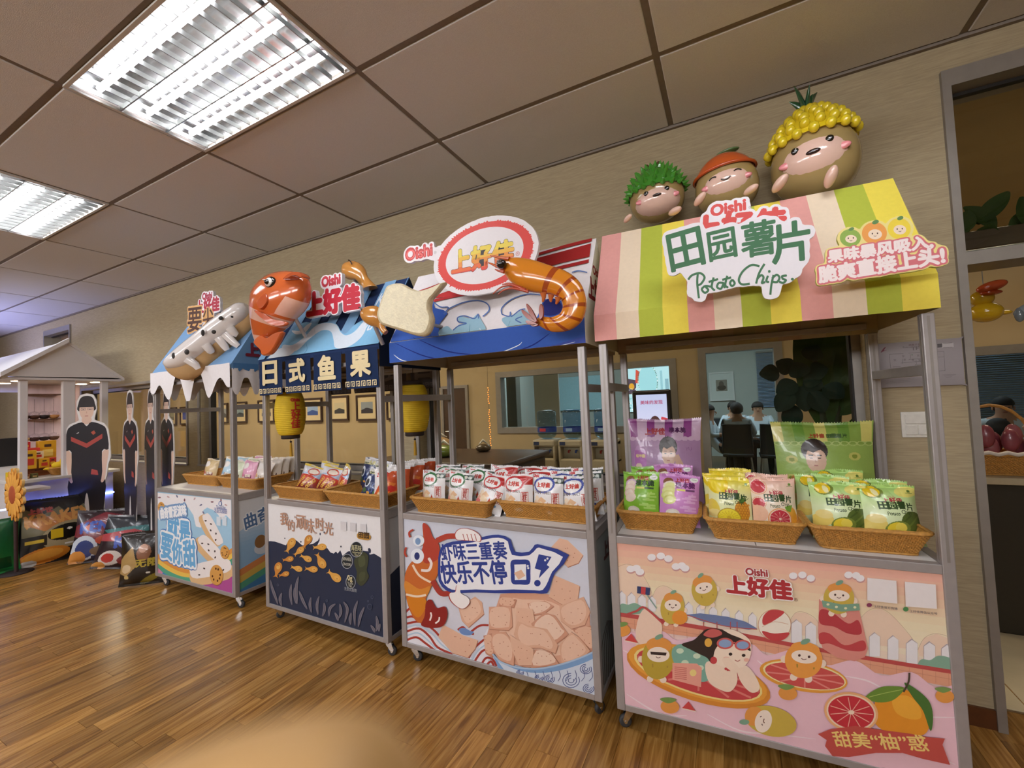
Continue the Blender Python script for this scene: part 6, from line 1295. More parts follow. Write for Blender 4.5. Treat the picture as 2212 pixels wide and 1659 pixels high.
# curtain cart
bag(1, 'ring', .17, .17, .012, 'red and white ring snack bag nearest the yellow lantern', 24, 10, 12); bag(1, 'ring', .39, .17, .014, 'second red ring snack bag, leaning back', 22, 6, 10); bag(1, 'ring', .50, .22, .012, 'red ring snack bag partly hidden behind the second', 18, -30, 4); bag(1, 'ring', .27, .26, .02, 'red ring snack bag at the back of its basket', 18, 4, 6)
bag(1, 'navy', .66, .31, .045, 'upright navy fish cracker bag at the back', 14, -4, 4); bag(1, 'navy', .85, .15, .010, 'navy fish cracker bag leaning at the front', 22, 4, 10); bag(1, 'navy', .82, .27, .03, 'navy fish cracker bag behind the leaning one', 14, 0, 2)
for j, (u, v) in enumerate(((1.0, .16), (1.03, .22), (1.01, .28), (1.05, .34), (.99, .40), (1.05, .46))): bag(1, 'orange', u, v, .02+.004*j, ['orange and white snack bag nearest the front post', 'second orange snack bag back from the post', 'third orange snack bag back from the post', 'fourth orange snack bag back from the post', 'fifth orange snack bag back from the post', 'orange snack bag closest to the window sill'][j], 12, 28, 0)
# icing cart
for k_, u, v, z, lab, ln, rl in (('tan', .25, .27, .01, 'beige snack bag at the start of the icing cart', 12, 4), ('sky', .47, .29, .01, 'pale blue snack bag beside the beige bag', 14, 12), ('mint', .64, .27, .01, 'pale green snack bag behind the post', 14, 8), ('rose', .85, .25, .01, 'pink snack bag at the front of the icing cart', 12, 4), ('cream', 1.0, .26, .01, 'cream snack bag beside the pink bag', 16, 10)): bag(0, k_, u, v, z, lab, ln, 6, rl)
for j, (k_, u, v) in enumerate((('tan', .38, .37), ('sky', .56, .38), ('mint', .74, .37), ('rose', .74, .43), ('cream', .92, .36), ('cream', 1.04, .33), ('cream', 1.05, .39), ('cream', 1.04, .45))): bag(0, k_, u, v, .02, ['beige bag in the back row of the icing cart', 'pale blue bag in the back row of the icing cart', 'pale green bag in the back row of the icing cart', 'pink bag in the back row of the icing cart', 'cream bag in the back row behind the pink bag', 'cream bag next to the end post, first of three', 'cream bag next to the end post, second of three', 'cream bag next to the end post, rearmost of three'][j], 12, 10+4*j, 2)
# two giant promotional bags behind the striped cart's baskets
def portrait(c, cx, cy, k, shirt, hair='#2a1c16', hand=True):
    a = c.asp; S_ = '#dcb49a'
    c.poly([(cx-.30*k, 0), (cx-.24*k, cy-.42*k), (cx-.06*k, cy-.30*k), (cx+.10*k, cy-.30*k), (cx+.30*k, cy-.42*k), (cx+.36*k, 0)], shirt); c.poly([(cx-.06*k, cy-.32*k), (cx+.09*k, cy-.32*k), (cx+.07*k, cy-.1*k), (cx-.05*k, cy-.1*k)], S_)
    c.ell(cx, cy+.10*k, .175*k, .17*k*a/1.1, hair); c.ell(cx+.01*k, cy-.02*k, .135*k, .185*k*a/1.1, S_); c.poly([(cx-.15*k, cy+.06*k), (cx-.10*k, cy+.20*k), (cx+.12*k, cy+.20*k), (cx+.16*k, cy+.04*k), (cx+.08*k, cy+.11*k), (cx-.02*k, cy+.07*k), (cx-.10*k, cy+.10*k)], hair)
    for s_ in (-1, 1): c.ell(cx+s_*.055*k, cy+.0*k, .022*k, .011*k, '#2a1c18'); c.rect(cx+s_*.055*k-.03*k, cx+s_*.055*k+.03*k, cy+.03*k, cy+.042*k, hair)
    c.rect(cx-.03*k, cx+.03*k, cy-.105*k, cy-.09*k, '#b06a62'); c.rect(cx-.006*k, cx+.008*k, cy-.06*k, cy-.02*k, '#c89a82')
    return c
gp = Canvas(150, 190, 1.3, '#b78fb8'); gp.put(gp.Y > .78, '#d9b8d4')
for k in range(8): gp.rect(.02+k*.25, .13+k*.25, .80, 1, '#9a4a92')
for k in range(12): gp.ell(.045+k*.083, .785, .045, .03, '#d9b8d4')
gp.text('上好佳', .24, .52, .83, '#b0343c', 1, .006); gp.text('根本脆', .58, .80, .85, '#5a2a5a', 1, .004); gp.ell(.14, .56, .1, .2, '#c89ac8'); gp.rect(.06, .24, .40, .66, '#c07ac0'); gp.text('根本脆', .08, .22, .58, '#f0d8a0', 1, .004); gp.ell(.12, .48, .05, .05, '#ecd6c0')
portrait(gp, .56, .625, .72, '#a892c0'); gp.poly([(.68, .30), (.76, .52), (.70, .62), (.64, .60), (.66, .50), (.60, .30)], '#dcb49a'); gp.text('与宇相YU', .26, .62, .30, '#4a3a6a', 1, .005); gp.ell(.85, .31, .06, .05, '#b8783c'); gp.text('YU', .80, .88, .66, '#9a6a9c')
gg = Canvas(150, 180, 1.2, '#9ab85a'); gg.put(gg.Y > .78, '#8aa84a')
for k in range(9): gg.rect(.0+k*.22, .11+k*.22, .80, 1, ('#d6cf72', '#6f9a3c')[k % 2])
for k in range(12): gg.ell(.045+k*.083, .785, .045, .028, '#b8cc7a', 0, .3)
gg.text('上好佳', .36, .52, .84, '#a84a2c', 1, .004); gg.text('田园薯片', .54, .74, .84, '#3a5a24', 1, .003)
for x, y, r in ((.16, .62, .06), (.80, .66, .06), (.14, .44, .05)): gg.ell(x, y, r, r*.8, '#c9c86a'); gg.ell(x, y, r*.5, r*.4, '#8a9a3a')
portrait(gg, .40, .64, .76, '#b49cc4'); gg.poly([(.50, .30), (.62, .46), (.72, .48), (.74, .42), (.64, .36), (.60, .28)], '#dcb49a'); gg.poly([(.72, .50), (.80, .44), (.92, .28), (.84, .26), (.72, .42)], '#b49cc4'); gg.ell(.20, .42, .07, .06, '#c88a3c'); gg.ell(.17, .25, .05, .04, '#c9a86a'); gg.text('LIUYU', .30, .62, .25, '#c8d8a8', 1, .006); gg.ell(.68, .27, .05, .05, '#d6d27a')
o = bag_mesh(gp, .375, .485, .05, '#9a70a0', 21, 'giant_snack_bag', .03); o.location = cw(3, (.215, .455, ZC)); o.rotation_euler = (R(-6), 0, CP[3][2]); tag(o, 'giant purple promotional bag with a portrait, against the window', 'promotional bag', 'giant promotional bags')
o = bag_mesh(gg, .40, .455, .05, '#7a9a48', 22, 'giant_snack_bag', .03); o.location = cw(3, (.905, .455, ZC)); o.rotation_euler = (R(-5), 0, CP[3][2]); tag(o, 'giant green promotional bag with a portrait, against the window', 'promotional bag', 'giant promotional bags')
# ------------------------------------------------------------------ paper lanterns
LANT = mat('lantern_paper', '#d9b61c', .7, 0, .06, 30)
def lantern(label):
    t = thing('paper_lantern', label, 'lantern', group='yellow paper lanterns'); pr = []
    for k in range(97):
        v = k/96; z = -.155+.31*v; r = .062+.040*math.sin(math.pi*min(1, max(0, v)))**.45; pr.append((r+.0013*math.sin(k*math.pi/2), z))
    MB().lathe(pr, 28).build('paper_shade', LANT, t)
    MB().lathe([(.0, .182), (.058, .182), (.064, .178), (.064, .152), (.05, .15)], 24, '#2a1c14').build('top_ring', MATTE, t); MB().lathe([(.05, -.15), (.062, -.152), (.062, -.178), (.056, -.182), (0, -.182)], 24, '#2a1c14').build('bottom_ring', MATTE, t)
    MB().tube([(0, 0, .18), (0, 0, .27)], .002, 6, '#2a1c14').build('cord', MATTE, t)
    m = MB(); m.tube([(0, 0, -.18), (0, 0, -.2)], .0015, 6, '#2a1c14'); m.ell((0, 0, -.205), (.008, .008, .008), '#2a1c14', None, 10, 6); m.tube([(0, 0, -.21), (0, 0, -.23), (0, 0, -.31)], [.005, .008, .011], 10, '#b58a20'); m.build('tassel', MATTE, t)
    m = MB()
    for s_, z, w in (('Oishi', .085, .06), ('上', .02, .062), ('好', -.042, .062), ('佳', -.104, .062)):
        for q in place_text(s_, (-w/2, z), (w/2, z), 1, .0022):
            vs = []; kk = len(m.f) % 60
            for x, zz in q:
                v = (zz+.155)/.31; r = .0655+kk*6e-6+.040*math.sin(math.pi*v)**.45; a = x/r; vs.append((r*math.sin(a), -r*math.cos(a), zz))
            m.add(vs, [(0, 1, 2)], '#c2301c')
    m.build('lettering', MATTE, t); return t
l1 = lantern('yellow paper lantern with red lettering turned to the viewer'); P = cl(1, 627, 893, .12); l1.location = cw(1, P); l1.rotation_euler = (0, 0, R(75))
P = cl(1, 894, 882, .34); dup(l1, cw(1, P), (0, 0, R(-60)), 'yellow paper lantern beside the wave cart, its lettering turned away', 'yellow paper lanterns')
# ------------------------------------------------------------------ on the papered wall
t = thing('fire_plan_board', 'grey evacuation plan board fixed beside the doorway', 'sign')
pl = wplane(YW-.012); A = pl.art((-5, 5, 0, 3)); A.zoom(1800, 640, 6.381)
m = MB(); m.prism(sm([(.632, 1.448), (.904, 1.447), (.910, 1.453), (.911, 1.644), (.905, 1.651), (.634, 1.651), (.628, 1.645), (.627, 1.454)], True, 2), -.011, 0, pl.fr, '#989092'); m.build('board', PRINT, t)
A.blob([(655, 775), (690, 720), (725, 700), (700, 745), (740, 740), (690, 760)], '#7a3a4a')
for q in ([(770, 800), (965, 790)], [(1035, 785), (1250, 770)], [(770, 800), (795, 1020)], [(1420, 760), (1525, 760), (1540, 1030)], [(1440, 1030), (1540, 1025)], [(930, 920), (1270, 890)], [(820, 975), (930, 965)], [(1040, 870), (1220, 860)], [(1130, 940), (1280, 935)], [(1130, 940), (1135, 1000)], [(1430, 840), (1525, 835)], [(1060, 800), (1065, 860)], [(1140, 880), (1145, 940)], [(950, 860), (955, 930)]): A.stroke(q, 4, '#5a5456', smooth=False)
A.text('疏散示意图', (1040, 690), (1245, 672), '#6a5054'); A.text('Evacuation Plan', (960, 716), (1245, 700), '#6a6062'); A.text('1F', (1100, 745), (1180, 738), '#6a6062', .8)
for x, y in ((850, 885), (985, 880), (965, 830), (1170, 820), (1190, 885), (1100, 880)): A.text('室', (x-18, y+10), (x+18, y+8), '#6a6062')
A.poly([(1430, 650), (1655, 640), (1660, 700), (1432, 718)], '#b8b2b4'); A.stroke([(1510, 655), (1640, 640)], 4, '#5a5456', smooth=False); A.stroke([(1510, 710), (1640, 698)], 4, '#5a5456', smooth=False); A.poly([(1432, 655), (1498, 650), (1500, 705), (1434, 712)], '#5a5456')
A.ell(1085, 808, 7, 7, '#2f6a3a'); A.ell(1225, 888, 7, 7, '#2f6a3a'); A.ell(1160, 995, 7, 7, '#2f6a3a')
for k in range(3): A.stroke([(720+k*60, 1200-k*25), (1060, 1175-k*22)], 3, '#7a7476', smooth=False); A.stroke([(1500+k*25, 1085+k*15), (1690-k*30, 1080+k*15)], 3, '#5a5456', smooth=False)
A.build('print', PRINT, t)
t = thing('light_switch', 'white two-row wall switch below the evacuation plan', 'switch'); SW = mat('switch_plastic', '#e0dcd2', .4)
MB().bbox(.690, .800, YW-.010, YW, 1.219, 1.334, .003).build('plate', SW, t)
for q in ((.703, .787, 1.281, 1.322), (.703, .744, 1.231, 1.274), (.747, .787, 1.231, 1.274)): MB().bbox(q[0], q[1], YW-.014, YW-.008, q[2], q[3], .002).build('rocker', SW, t)
# ------------------------------------------------------------------ white gable kiosk at the far end
KW = mat('kiosk_white', '#e4e0e2', .5, 0, .02, 6)
t = thing('gable_kiosk', 'white gable-roofed kiosk stall with downlights and glowing strip', 'kiosk', (0, 0, 0))
KX, KX1 = -6.5, -9.3
def gable(x0, x1, grow, name, m_, z=0, thick=.05):
    yl, yr, yp, ze, zp = 1.46-grow, 2.43+grow*.4, 1.945, 1.93-grow*.75, 2.31
    m = MB()
    for (ya, za, yb_, zb_) in ((yl, ze, yp, zp), (yp, zp, yr, ze)): m.add([(x0, ya, za), (x0, yb_, zb_), (x1, yb_, zb_), (x1, ya, za), (x0, ya, za+thick), (x0, yb_, zb_+thick), (x1, yb_, zb_+thick), (x1, ya, za+thick)], [(0, 1, 2, 3), (4, 7, 6, 5), (0, 4, 5, 1), (3, 2, 6, 7), (0, 3, 7, 4), (1, 5, 6, 2)])
    return m.build(name, m_, t)
gable(KX+.02, KX1, .02, 'roof', KW, 0, .03)
m = MB()
for (a, b) in (((1.45, 1.925), (1.945, 2.325)),): m.add([(KX+.06, a[0], a[1]), (KX+.06, b[0], b[1]), (KX+.06, b[0], b[1]+.045), (KX+.06, a[0], a[1]+.045), (KX-.02, a[0], a[1]), (KX-.02, b[0], b[1]), (KX-.02, b[0], b[1]+.045), (KX-.02, a[0], a[1]+.045)], [(0, 1, 2, 3), (5, 4, 7, 6), (3, 2, 6, 7), (1, 0, 4, 5), (0, 3, 7, 4), (2, 1, 5, 6)])
m.build('roof_edge', KW, t)
m = MB(); m.prism([(1.47, 1.935), (2.42, 1.945), (1.945, 2.315)], 0, .02, lambda u, v, d: Vector((KX-.02+d, u, v))); m.build('gable_board', KW, t)
MB().box(KX1, KX-.02, 1.48, 2.42, 1.905, 1.93).build('soffit', KW, t)
for x, y in ((-6.6, 1.64), (-6.6, 2.29), (-8.9, 1.64), (-8.9, 2.29)): MB().bbox(x-.03, x+.03, y-.03, y+.03, .86, 1.905, .004).build('post', KW, t)
MB().bbox(-7.42, -7.36, 1.86, 2.32, .86, 1.905, .004).build('display_panel', mat('panel_pink_white', '#e3ccd6', .6, 0, .08, 25, stretch=(1, 1, .15)), t)
MB().bbox(-6.62, -6.56, 1.93, 2.03, .86, 1.905, .004).build('panel_edge', KW, t)
MB().bbox(KX1, -6.56, 1.58, 2.36, .06, .83, .006).build('counter_body', KW, t); MB().bbox(KX1, -6.5, 1.54, 2.40, .83, .862, .004).build('counter_top', WHITE, t)
MB().bbox(-6.56, -6.22, 1.50, 1.74, .77, .80, .003).build('side_shelf', KW, t)
LED = emis('led_strip', '#6f86ff', 14); MB().box(-6.555, -6.54, 1.48, 2.36, .585, .60).build('led_strip', LED, t)
DL = emis('downlight_lens', '#ffe6c4', 16)
for x, y in ((-7.17, 1.64), (-6.75, 1.64), (-7.13, 2.26), (-6.75, 2.27)): MB().lathe([(0, 1.900), (.045, 1.900), (.05, 1.904)], 16, None, (x, y, 0)).build('downlight', DL, t)
for z in (1.775, 1.48): MB().bbox(-7.36, -7.16, 1.80, 2.12, z, z+.012, .002).build('shelf_rail', mat('shelf_wood', '#6a4a3a', .5), t)
GL2 = glassmat('bowl_glass', (.94, .93, .95), 1.35)
for j, (y, z) in enumerate(((1.80, 1.49), (1.88, 1.49), (1.96, 1.49), (2.04, 1.49), (1.80, 1.235), (1.88, 1.235), (1.96, 1.235), (2.04, 1.235))):
    b_ = thing('hanging_bowl', ['glass bowl of %s on the %s kiosk rail' % (c, r) for r in ('upper', 'lower') for c in ('dark beans', 'brown beans nearest the post', 'black grains', 'pale orange crisps')][j].replace('dark beans on the lower', 'cream crisps on the lower'), 'bowl', (-7.2, y, z), 0, 'hanging sample bowls')
    MB().lathe([(.0, .0), (.03, .006), (.045, .025), (.048, .045), (.0, .05)], 16, ('#3a1c18', '#4a2a20', '#201418', '#c9915a', '#d8b88a', '#3a1c1c', '#2a1a1a', '#5a3a2a')[j]).build('contents', MATTE, b_); MB().lathe([(.05, .045), (.05, .06), (.035, .085), (.0, .095)], 16).build('dome', GL2, b_); MB().tube([(0, 0, .09), (0, 0, .235)], .0015, 5, '#4a3a34').build('hanger', MATTE, b_)
BXL = 'counter boxes on the white kiosk'
def kbox(y0, y1, z0, z1, x, d, col, lab, acc='#c23a2c', nm='snack_box'):
    b_ = thing(nm, lab, 'box', (x, (y0+y1)/2, z0), 0, BXL); w = (y1-y0)/2
    MB().bbox(-d, 0, -w, w, 0, z1-z0, .003, col).build('carton', PRINT, b_)
    m = MB(); m.prism([(-w*.6, (z1-z0)*.2), (w*.6, (z1-z0)*.2), (w*.6, (z1-z0)*.55), (-w*.6, (z1-z0)*.55)], 0, .0006, lambda u, v, q: Vector((.0003+q, u, v)), acc); m.prism([(-w*.4, (z1-z0)*.68), (w*.4, (z1-z0)*.68), (w*.4, (z1-z0)*.82), (-w*.4, (z1-z0)*.82)], 0, .0006, lambda u, v, q: Vector((.0003+q, u, v)), '#4a2a18'); m.build('label_print', PRINT, b_)
kbox(1.86, 2.0, 1.02, 1.24, -6.98, .1, '#d9a21c', 'tall yellow carton at the top of the kiosk display', '#f0d878'); kbox(1.74, 1.86, 1.02, 1.17, -6.95, .1, '#c9382c', 'red carton beside the tall yellow carton', '#e8c23c'); kbox(1.70, 1.80, .95, 1.15, -6.82, .08, '#e0ac22', 'yellow carton beside the kiosk post'); kbox(1.82, 1.90, .95, 1.05, -6.82, .08, '#d9a21c', 'small yellow box in the middle of the display'); kbox(1.90, 1.96, .95, 1.05, -6.84, .08, '#b8322c', 'small red box in the middle of the display', '#e8c23c')
kbox(1.79, 1.87, 1.05, 1.13, -6.88, .07, '#e8e0d0', 'white and red packet on the display', '#c8342c'); kbox(1.70, 2.02, .863, .95, -6.86, .34, '#8a4a20', 'brown riser box under the kiosk display', '#7a3e18', 'riser_box'); kbox(1.60, 1.66, .863, .98, -6.72, .06, '#e0ac22', 'yellow box nearest the front kiosk post'); kbox(1.66, 1.71, .863, .97, -6.78, .06, '#b8322c', 'red box behind the front kiosk post', '#e8c23c'); kbox(1.55, 1.61, .863, .95, -6.66, .06, '#e8c21c', 'yellow carton at the kiosk corner'); kbox(1.72, 1.77, .863, .91, -6.66, .05, '#5a5a2a', 'olive cup box on the counter edge', '#c9a86a'); kbox(1.66, 1.71, .863, .905, -6.66, .05, '#a86a3c', 'tan cup box on the counter edge', '#e8d0a0'); kbox(1.72, 1.80, 1.17, 1.24, -7.0, .08, '#c22c34', 'red packet on top of the display', '#e8c23c')
o = basket_mesh(.22, .18, .08).build('wicker_basket', WICK); o.location = (-6.72, 1.97, .863); o.rotation_euler = (0, 0, R(90)); tag(o, 'small wicker basket on the kiosk counter holding yellow toys', 'basket')
t2 = thing('plush_duck', 'yellow plush duck lying in the kiosk basket', 'toy', (-6.70, 1.95, .93)); m = MB(); m.ell((0, 0, .04), (.05, .07, .04), '#e8c21c'); m.ell((0, .03, .085), (.03, .035, .03), '#ecca2a'); m.ell((0, -.085, .01), (.02, .05, .014), '#e8c21c'); m.build('body', MATTE, t2); m = MB(); m.ell((.01, .075, .085), (.02, .025, .01), '#e0702a'); m.build('bill', MATTE, t2)
t2 = thing('plush_toy', 'orange plush beside the yellow duck', 'toy', (-6.74, 2.04, .93)); m = MB(); m.ell((0, 0, .035), (.05, .05, .035), '#d8622a'); m.ell((0, -.02, .07), (.025, .025, .02), '#c2301c'); m.build('body', MATTE, t2)
o = MB().bbox(-9.9, -9.1, 2.1, 2.3, .86, 1.23, .01).build('white_carton', KW); tag(o, 'big white carton at the left edge behind the kiosk counter', 'box')
o = MB().bbox(-9.05, -8.98, 2.0, 2.35, .86, 1.25, .004).build('dark_screen', BLACK); tag(o, 'thin dark panel beside the white carton', 'screen')
# ------------------------------------------------------------------ cardboard cut-outs of a person
def cutout():
    t = thing('cardboard_cutout', 'x', 'cutout'); T_ = MB(); P = Plane((0, 0, 0), (1, 0, 0), (0, 0, 1)); A = Art(lambda a, b: (a, b), (-2, 2, -1, 3), P.fr)
    half = [(.0, 1.735), (.07, 1.72), (.105, 1.66), (.108, 1.58), (.085, 1.50), (.075, 1.45), (.11, 1.43), (.20, 1.40), (.245, 1.34), (.265, 1.2), (.275, 1.05), (.245, .98), (.225, .85), (.20, .78), (.195, .6), (.185, .3), (.19, .04), (.04, .02), (.0, .05)]
    out = half+[(-x, z) for x, z in half[::-1]]; big = []
    for o in outlines(np.array([[out[i] for i in q] for q in tessellate_polygon([[Vector((u, v, 0)) for u, v in out]])], float), .018, .004): T_.prism(o, -.008, 0, P.fr, '#dcd8d6', '#c9c4c0')
    T_.build('board', PRINT, t); K, SK, H_ = '#1d1a20', '#d8b8a4', '#221a1c'
    raw = lambda pts, c, n=4: A.raw(sm(pts, True, n), c)
    raw([(-.22, .80), (.0, .84), (.22, .80), (.205, .5), (.185, .04), (.05, .03), (.03, .5), (0, .66), (-.03, .5), (-.05, .03), (-.185, .04), (-.205, .5)], '#17151b', 3)
    raw([(.19, 1.10), (.265, 1.12), (.245, .98), (.215, .80), (.17, .78), (.18, .95)], SK, 3); raw([(-.19, 1.10), (-.265, 1.12), (-.245, .98), (-.215, .80), (-.17, .78), (-.18, .95)], SK, 3)
    raw([(-.05, 1.42), (.05, 1.42), (.05, 1.5), (-.05, 1.5)], SK, 2)
    raw([(-.06, 1.435), (0, 1.39), (.06, 1.435), (.2, 1.39), (.245, 1.32), (.265, 1.13), (.185, 1.11), (.175, .80), (0, .79), (-.175, .80), (-.185, 1.11), (-.265, 1.13), (-.245, 1.32), (-.2, 1.39)], K, 3)
    A.raw([(-.19, 1.23), (0, 1.15), (.19, 1.25), (.19, 1.30), (0, 1.20), (-.19, 1.28)], '#a8443c'); A.raw([(.05, 1.32), (.09, 1.34), (.11, 1.31), (.08, 1.29)], '#b0503c'); A.raw([(-.13, 1.31), (-.09, 1.33), (-.10, 1.315)], '#d8d4d0'); A.raw([(.05, .86), (.14, .85), (.13, .90), (.06, .92)], '#a8443c')
    raw([(0, 1.725), (.07, 1.705), (.1, 1.64), (.1, 1.56), (-.1, 1.56), (-.1, 1.64), (-.07, 1.705)], H_, 4); raw([(0, 1.645), (.07, 1.63), (.088, 1.57), (.07, 1.50), (.02, 1.463), (-.02, 1.463), (-.07, 1.50), (-.088, 1.57), (-.07, 1.63)], SK, 4); A.raw([(-.095, 1.60), (.095, 1.60), (.09, 1.65), (.0, 1.68), (-.09, 1.65)], H_)
    for s_ in (-1, 1): A.raw([(s_*.04-.03, 1.565), (s_*.04+.03, 1.565), (s_*.04+.03, 1.59), (s_*.04-.03, 1.59)], '#8a7a74'); A.raw([(s_*.04-.026, 1.569), (s_*.04+.026, 1.569), (s_*.04+.026, 1.586), (s_*.04-.026, 1.586)], '#d0b0a0'); A.raw([(s_*.04-.014, 1.572), (s_*.04+.014, 1.572), (s_*.04, 1.58)], '#2a2020')
    A.raw([(-.022, 1.498), (.022, 1.498), (.018, 1.506), (-.018, 1.506)], '#b0726a'); A.raw([(-.01, 1.53), (.01, 1.53), (0, 1.56)], '#c8a08c'); A.build('print', PRINT, t)
    MB().add([(0, .0, .5), (0, .22, 0), (0, .008, 0)], [(0, 1, 2)], '#cfcac6').build('easel_stand', PRINT, t); return t
c0 = cutout()
for j, (x, y, a, lab) in enumerate(((-6.33, 2.05, 22, 'full-length cardboard cut-out of a person in a black jersey, facing the room'), (-5.55, 2.13, -9, 'cardboard person cut-out seen nearly edge-on beside the wide one'), (-5.17, 2.15, -12, 'cardboard person cut-out seen nearly edge-on nearest the icing cart'), (-4.98, 2.20, -13, 'cardboard person cut-out glimpsed through the icing cart frame'))):
    if j == 0: c0.location = (x, y, 0); c0.rotation_euler = (0, 0, R(a)); c0['label'] = lab; c0['group'] = 'cardboard cut-outs'
    else: dup(c0, (x, y, 0), (0, 0, R(a)), lab, 'cardboard cut-outs')
# ------------------------------------------------------------------ giant bags on the floor
c = Canvas(110, 120, 1.1, '#171518'); c.poly([(.05, .9), (.3, .75), (.5, .85), (.6, .72), (.95, .9), (.9, .6), (.95, .3), (.4, .25), (.05, .35)], '#7a7458'); c.poly([(.1, .62), (.3, .50), (.6, .52), (.9, .66), (.85, .74), (.5, .72), (.15, .72)], '#c8844a'); c.ell(.6, .40, .34, .22, '#a89a7a', 10); c.ell(.58, .44, .24, .13, '#16130f', 8); c.text('KRAKEN', .1, .92, .58, '#e0a25a', 1.3, .012, .05); c.text('上好佳', .14, .42, .78, '#c8605a', 1, .01); c.rect(.04, .34, .28, .44, '#181412'); c.rect(.08, .30, .33, .38, '#d8b83c'); c.rect(.38, .54, .36, .50, '#d8b41c'); c.ell(.32, .13, .30, .13, '#d8862c', 5); c.ell(.3, .14, .24, .08, '#e6a040', 5); c.ell(.12, .04, .12, .06, '#d8d4d0'); c.rect(.55, .75, .24, .265, '#e6e2dc'); c.ell(.62, .48, .035, .02, '#e8e4de')
b1 = bag_mesh(c, .62, .66, .10, '#15141a', 31, 'giant_snack_bag', .04); b1.location = (-6.34, 1.84, 0); b1.rotation_euler = (R(-9), 0, R(82)); tag(b1, 'giant black snack bag with orange lettering against the kiosk', 'promotional bag', 'giant bags on the floor')
c = Canvas(80, 96, 1.2, '#2a161e'); c.poly([(.0, .7), (.5, .95), (1, .85), (1, .5), (.4, .4), (0, .5)], '#7a2430'); c.poly([(.1, .66), (.35, .74), (.3, .58)], '#c86a58'); c.text('KEN', .12, .66, .56, '#3f5cb8', 1.1, .02, .05); c.ell(.24, .28, .26, .28, '#c9d0dc', 20); c.ell(.26, .26, .18, .2, '#2f3f78', 20); c.ell(.62, .42, .18, .1, '#b8442c'); c.ell(.14, .10, .16, .16, '#d08a3c', -20); c.ell(.66, .22, .3, .12, '#7a6048'); c.rect(.4, .9, .03, .14, '#232a4a')
b2 = bag_mesh(c, .44, .52, .09, '#1c1a20', 32, 'giant_snack_bag', .05); b2.location = (-5.86, 1.97, 0); b2.rotation_euler = (R(-12), R(6), R(58)); tag(b2, 'giant dark red snack bag with blue lettering, left of its twin', 'promotional bag', 'giant bags on the floor')
c = Canvas(80, 96, 1.2, '#2a161e'); c.poly([(.0, .95), (1, 1), (1, .8), (0, .74)], '#2c2f36'); c.poly([(0, .70), (1, .86), (1, .74), (.2, .6)], '#3f7a7c'); c.poly([(0, .62), (.6, .74), (1, .66), (.4, .5), (0, .5)], '#b0444a'); c.text('KEN', .35, .9, .38, '#3550b0', 1.2, .02, .08); c.ell(.3, .2, .22, .16, '#d8cfc8', 10); c.ell(.26, .2, .12, .1, '#b8332c'); c.ell(.64, .16, .2, .12, '#7a2a2c'); c.rect(.55, .68, .22, .32, '#e2e6ea'); c.ell(.12, .06, .12, .08, '#c98a3c')
b3 = bag_mesh(c, .46, .50, .09, '#1c1a20', 33, 'giant_snack_bag', .05); b3.location = (-5.36, 1.97, 0); b3.rotation_euler = (R(-16), R(10), R(48)); tag(b3, 'giant crumpled snack bag with a teal stripe and red band', 'promotional bag', 'giant bags on the floor')
c = Canvas(70, 90, 1.3, '#1e1813'); c.poly([(.0, .5), (.35, .75), (.5, .4), (.2, .2), (0, .25)], '#b0905a'); c.ell(.62, .62, .16, .2, '#8a5a3c'); c.ell(.6, .7, .1, .1, '#c89a80'); c.text('无限', .45, .95, .36, '#b8a23c', .8, .01); c.ell(.2, .34, .14, .1, '#d8c09a', 20); c.ell(.75, .12, .3, .07, '#8a7a2c', 25); c.ell(.2, .18, .06, .05, '#c9b070'); c.ell(.72, .24, .05, .02, '#e0dcd0')
b4 = bag_mesh(c, .34, .45, .07, '#1a1511', 34, 'giant_snack_bag', .05); b4.location = (-4.66, 1.86, 0); b4.rotation_euler = (R(-6), 0, R(40)); tag(b4, 'giant black and gold snack bag leaning by the icing cart', 'promotional bag', 'giant bags on the floor')
c = Canvas(60, 70, 1.1, '#1f6a3a'); c.grad('#2a8a44', '#175a34', .1, .8); c.ell(.3, .3, .3, .2, '#4aa84a', 20); c.rect(.5, .9, .1, .3, '#145028')
b5 = bag_mesh(c, .55, .52, .11, '#185c34', 35, 'giant_snack_bag', .05); b5.location = (-6.42, 1.31, 0); b5.rotation_euler = (R(-6), 0, R(78)); tag(b5, 'giant green snack bag at the left edge of the floor', 'promotional bag', 'giant bags on the floor')
# flower sign on a stick
t = thing('flower_sign', 'orange flower sign on a dark stick before the kiosk', 'sign', (-6.27, 1.50, 0)); P = Plane((0, 0, .76), (1, 0, 0), (0, 0, 1))
m = MB(); m.prism([((.21+.05*abs(math.sin(k*math.pi/8*1.0)))*math.cos(2*math.pi*k/128), (.21+.05*abs(math.sin(k*math.pi/8)))*math.sin(2*math.pi*k/128)) for k in range(128)], -.02, .0, P.fr, '#e0983a', '#e8c27a'); m.build('petal_disc', MATTE, t)
for k in range(16):
    a = 2*math.pi*k/16; m = MB(); m.ell(P.fr(.15*math.cos(a), .15*math.sin(a), .006), (.085, .008, .032), '#e8a848', Matrix.Rotation(-a, 3, 'Y'), 12, 6); m.build('petal', MATTE, t)
m = MB(); m.ell(P.fr(0, 0, .008), (.09, .014, .09), '#b0522c'); m.build('flower_centre', MATTE, t)
MB().tube([(.0, .02, 0), (.0, .015, .55)], .016, 8, '#3a2220').build('stick', MATTE, t); MB().lathe([(0, 0), (.12, 0), (.12, .008), (0, .012)], 20, '#2a1c1c', (0, .02, 0)).build('foot', MATTE, t)
sp = bpy.data.lights.new('blue_glow_spot', 'SPOT'); sp.energy = 150; sp.color = (.42, .46, 1.0); sp.spot_size = R(120); sp.spot_blend = .8; sp.shadow_soft_size = .3  # added blue spot standing in for the unseen source of the far-left glow
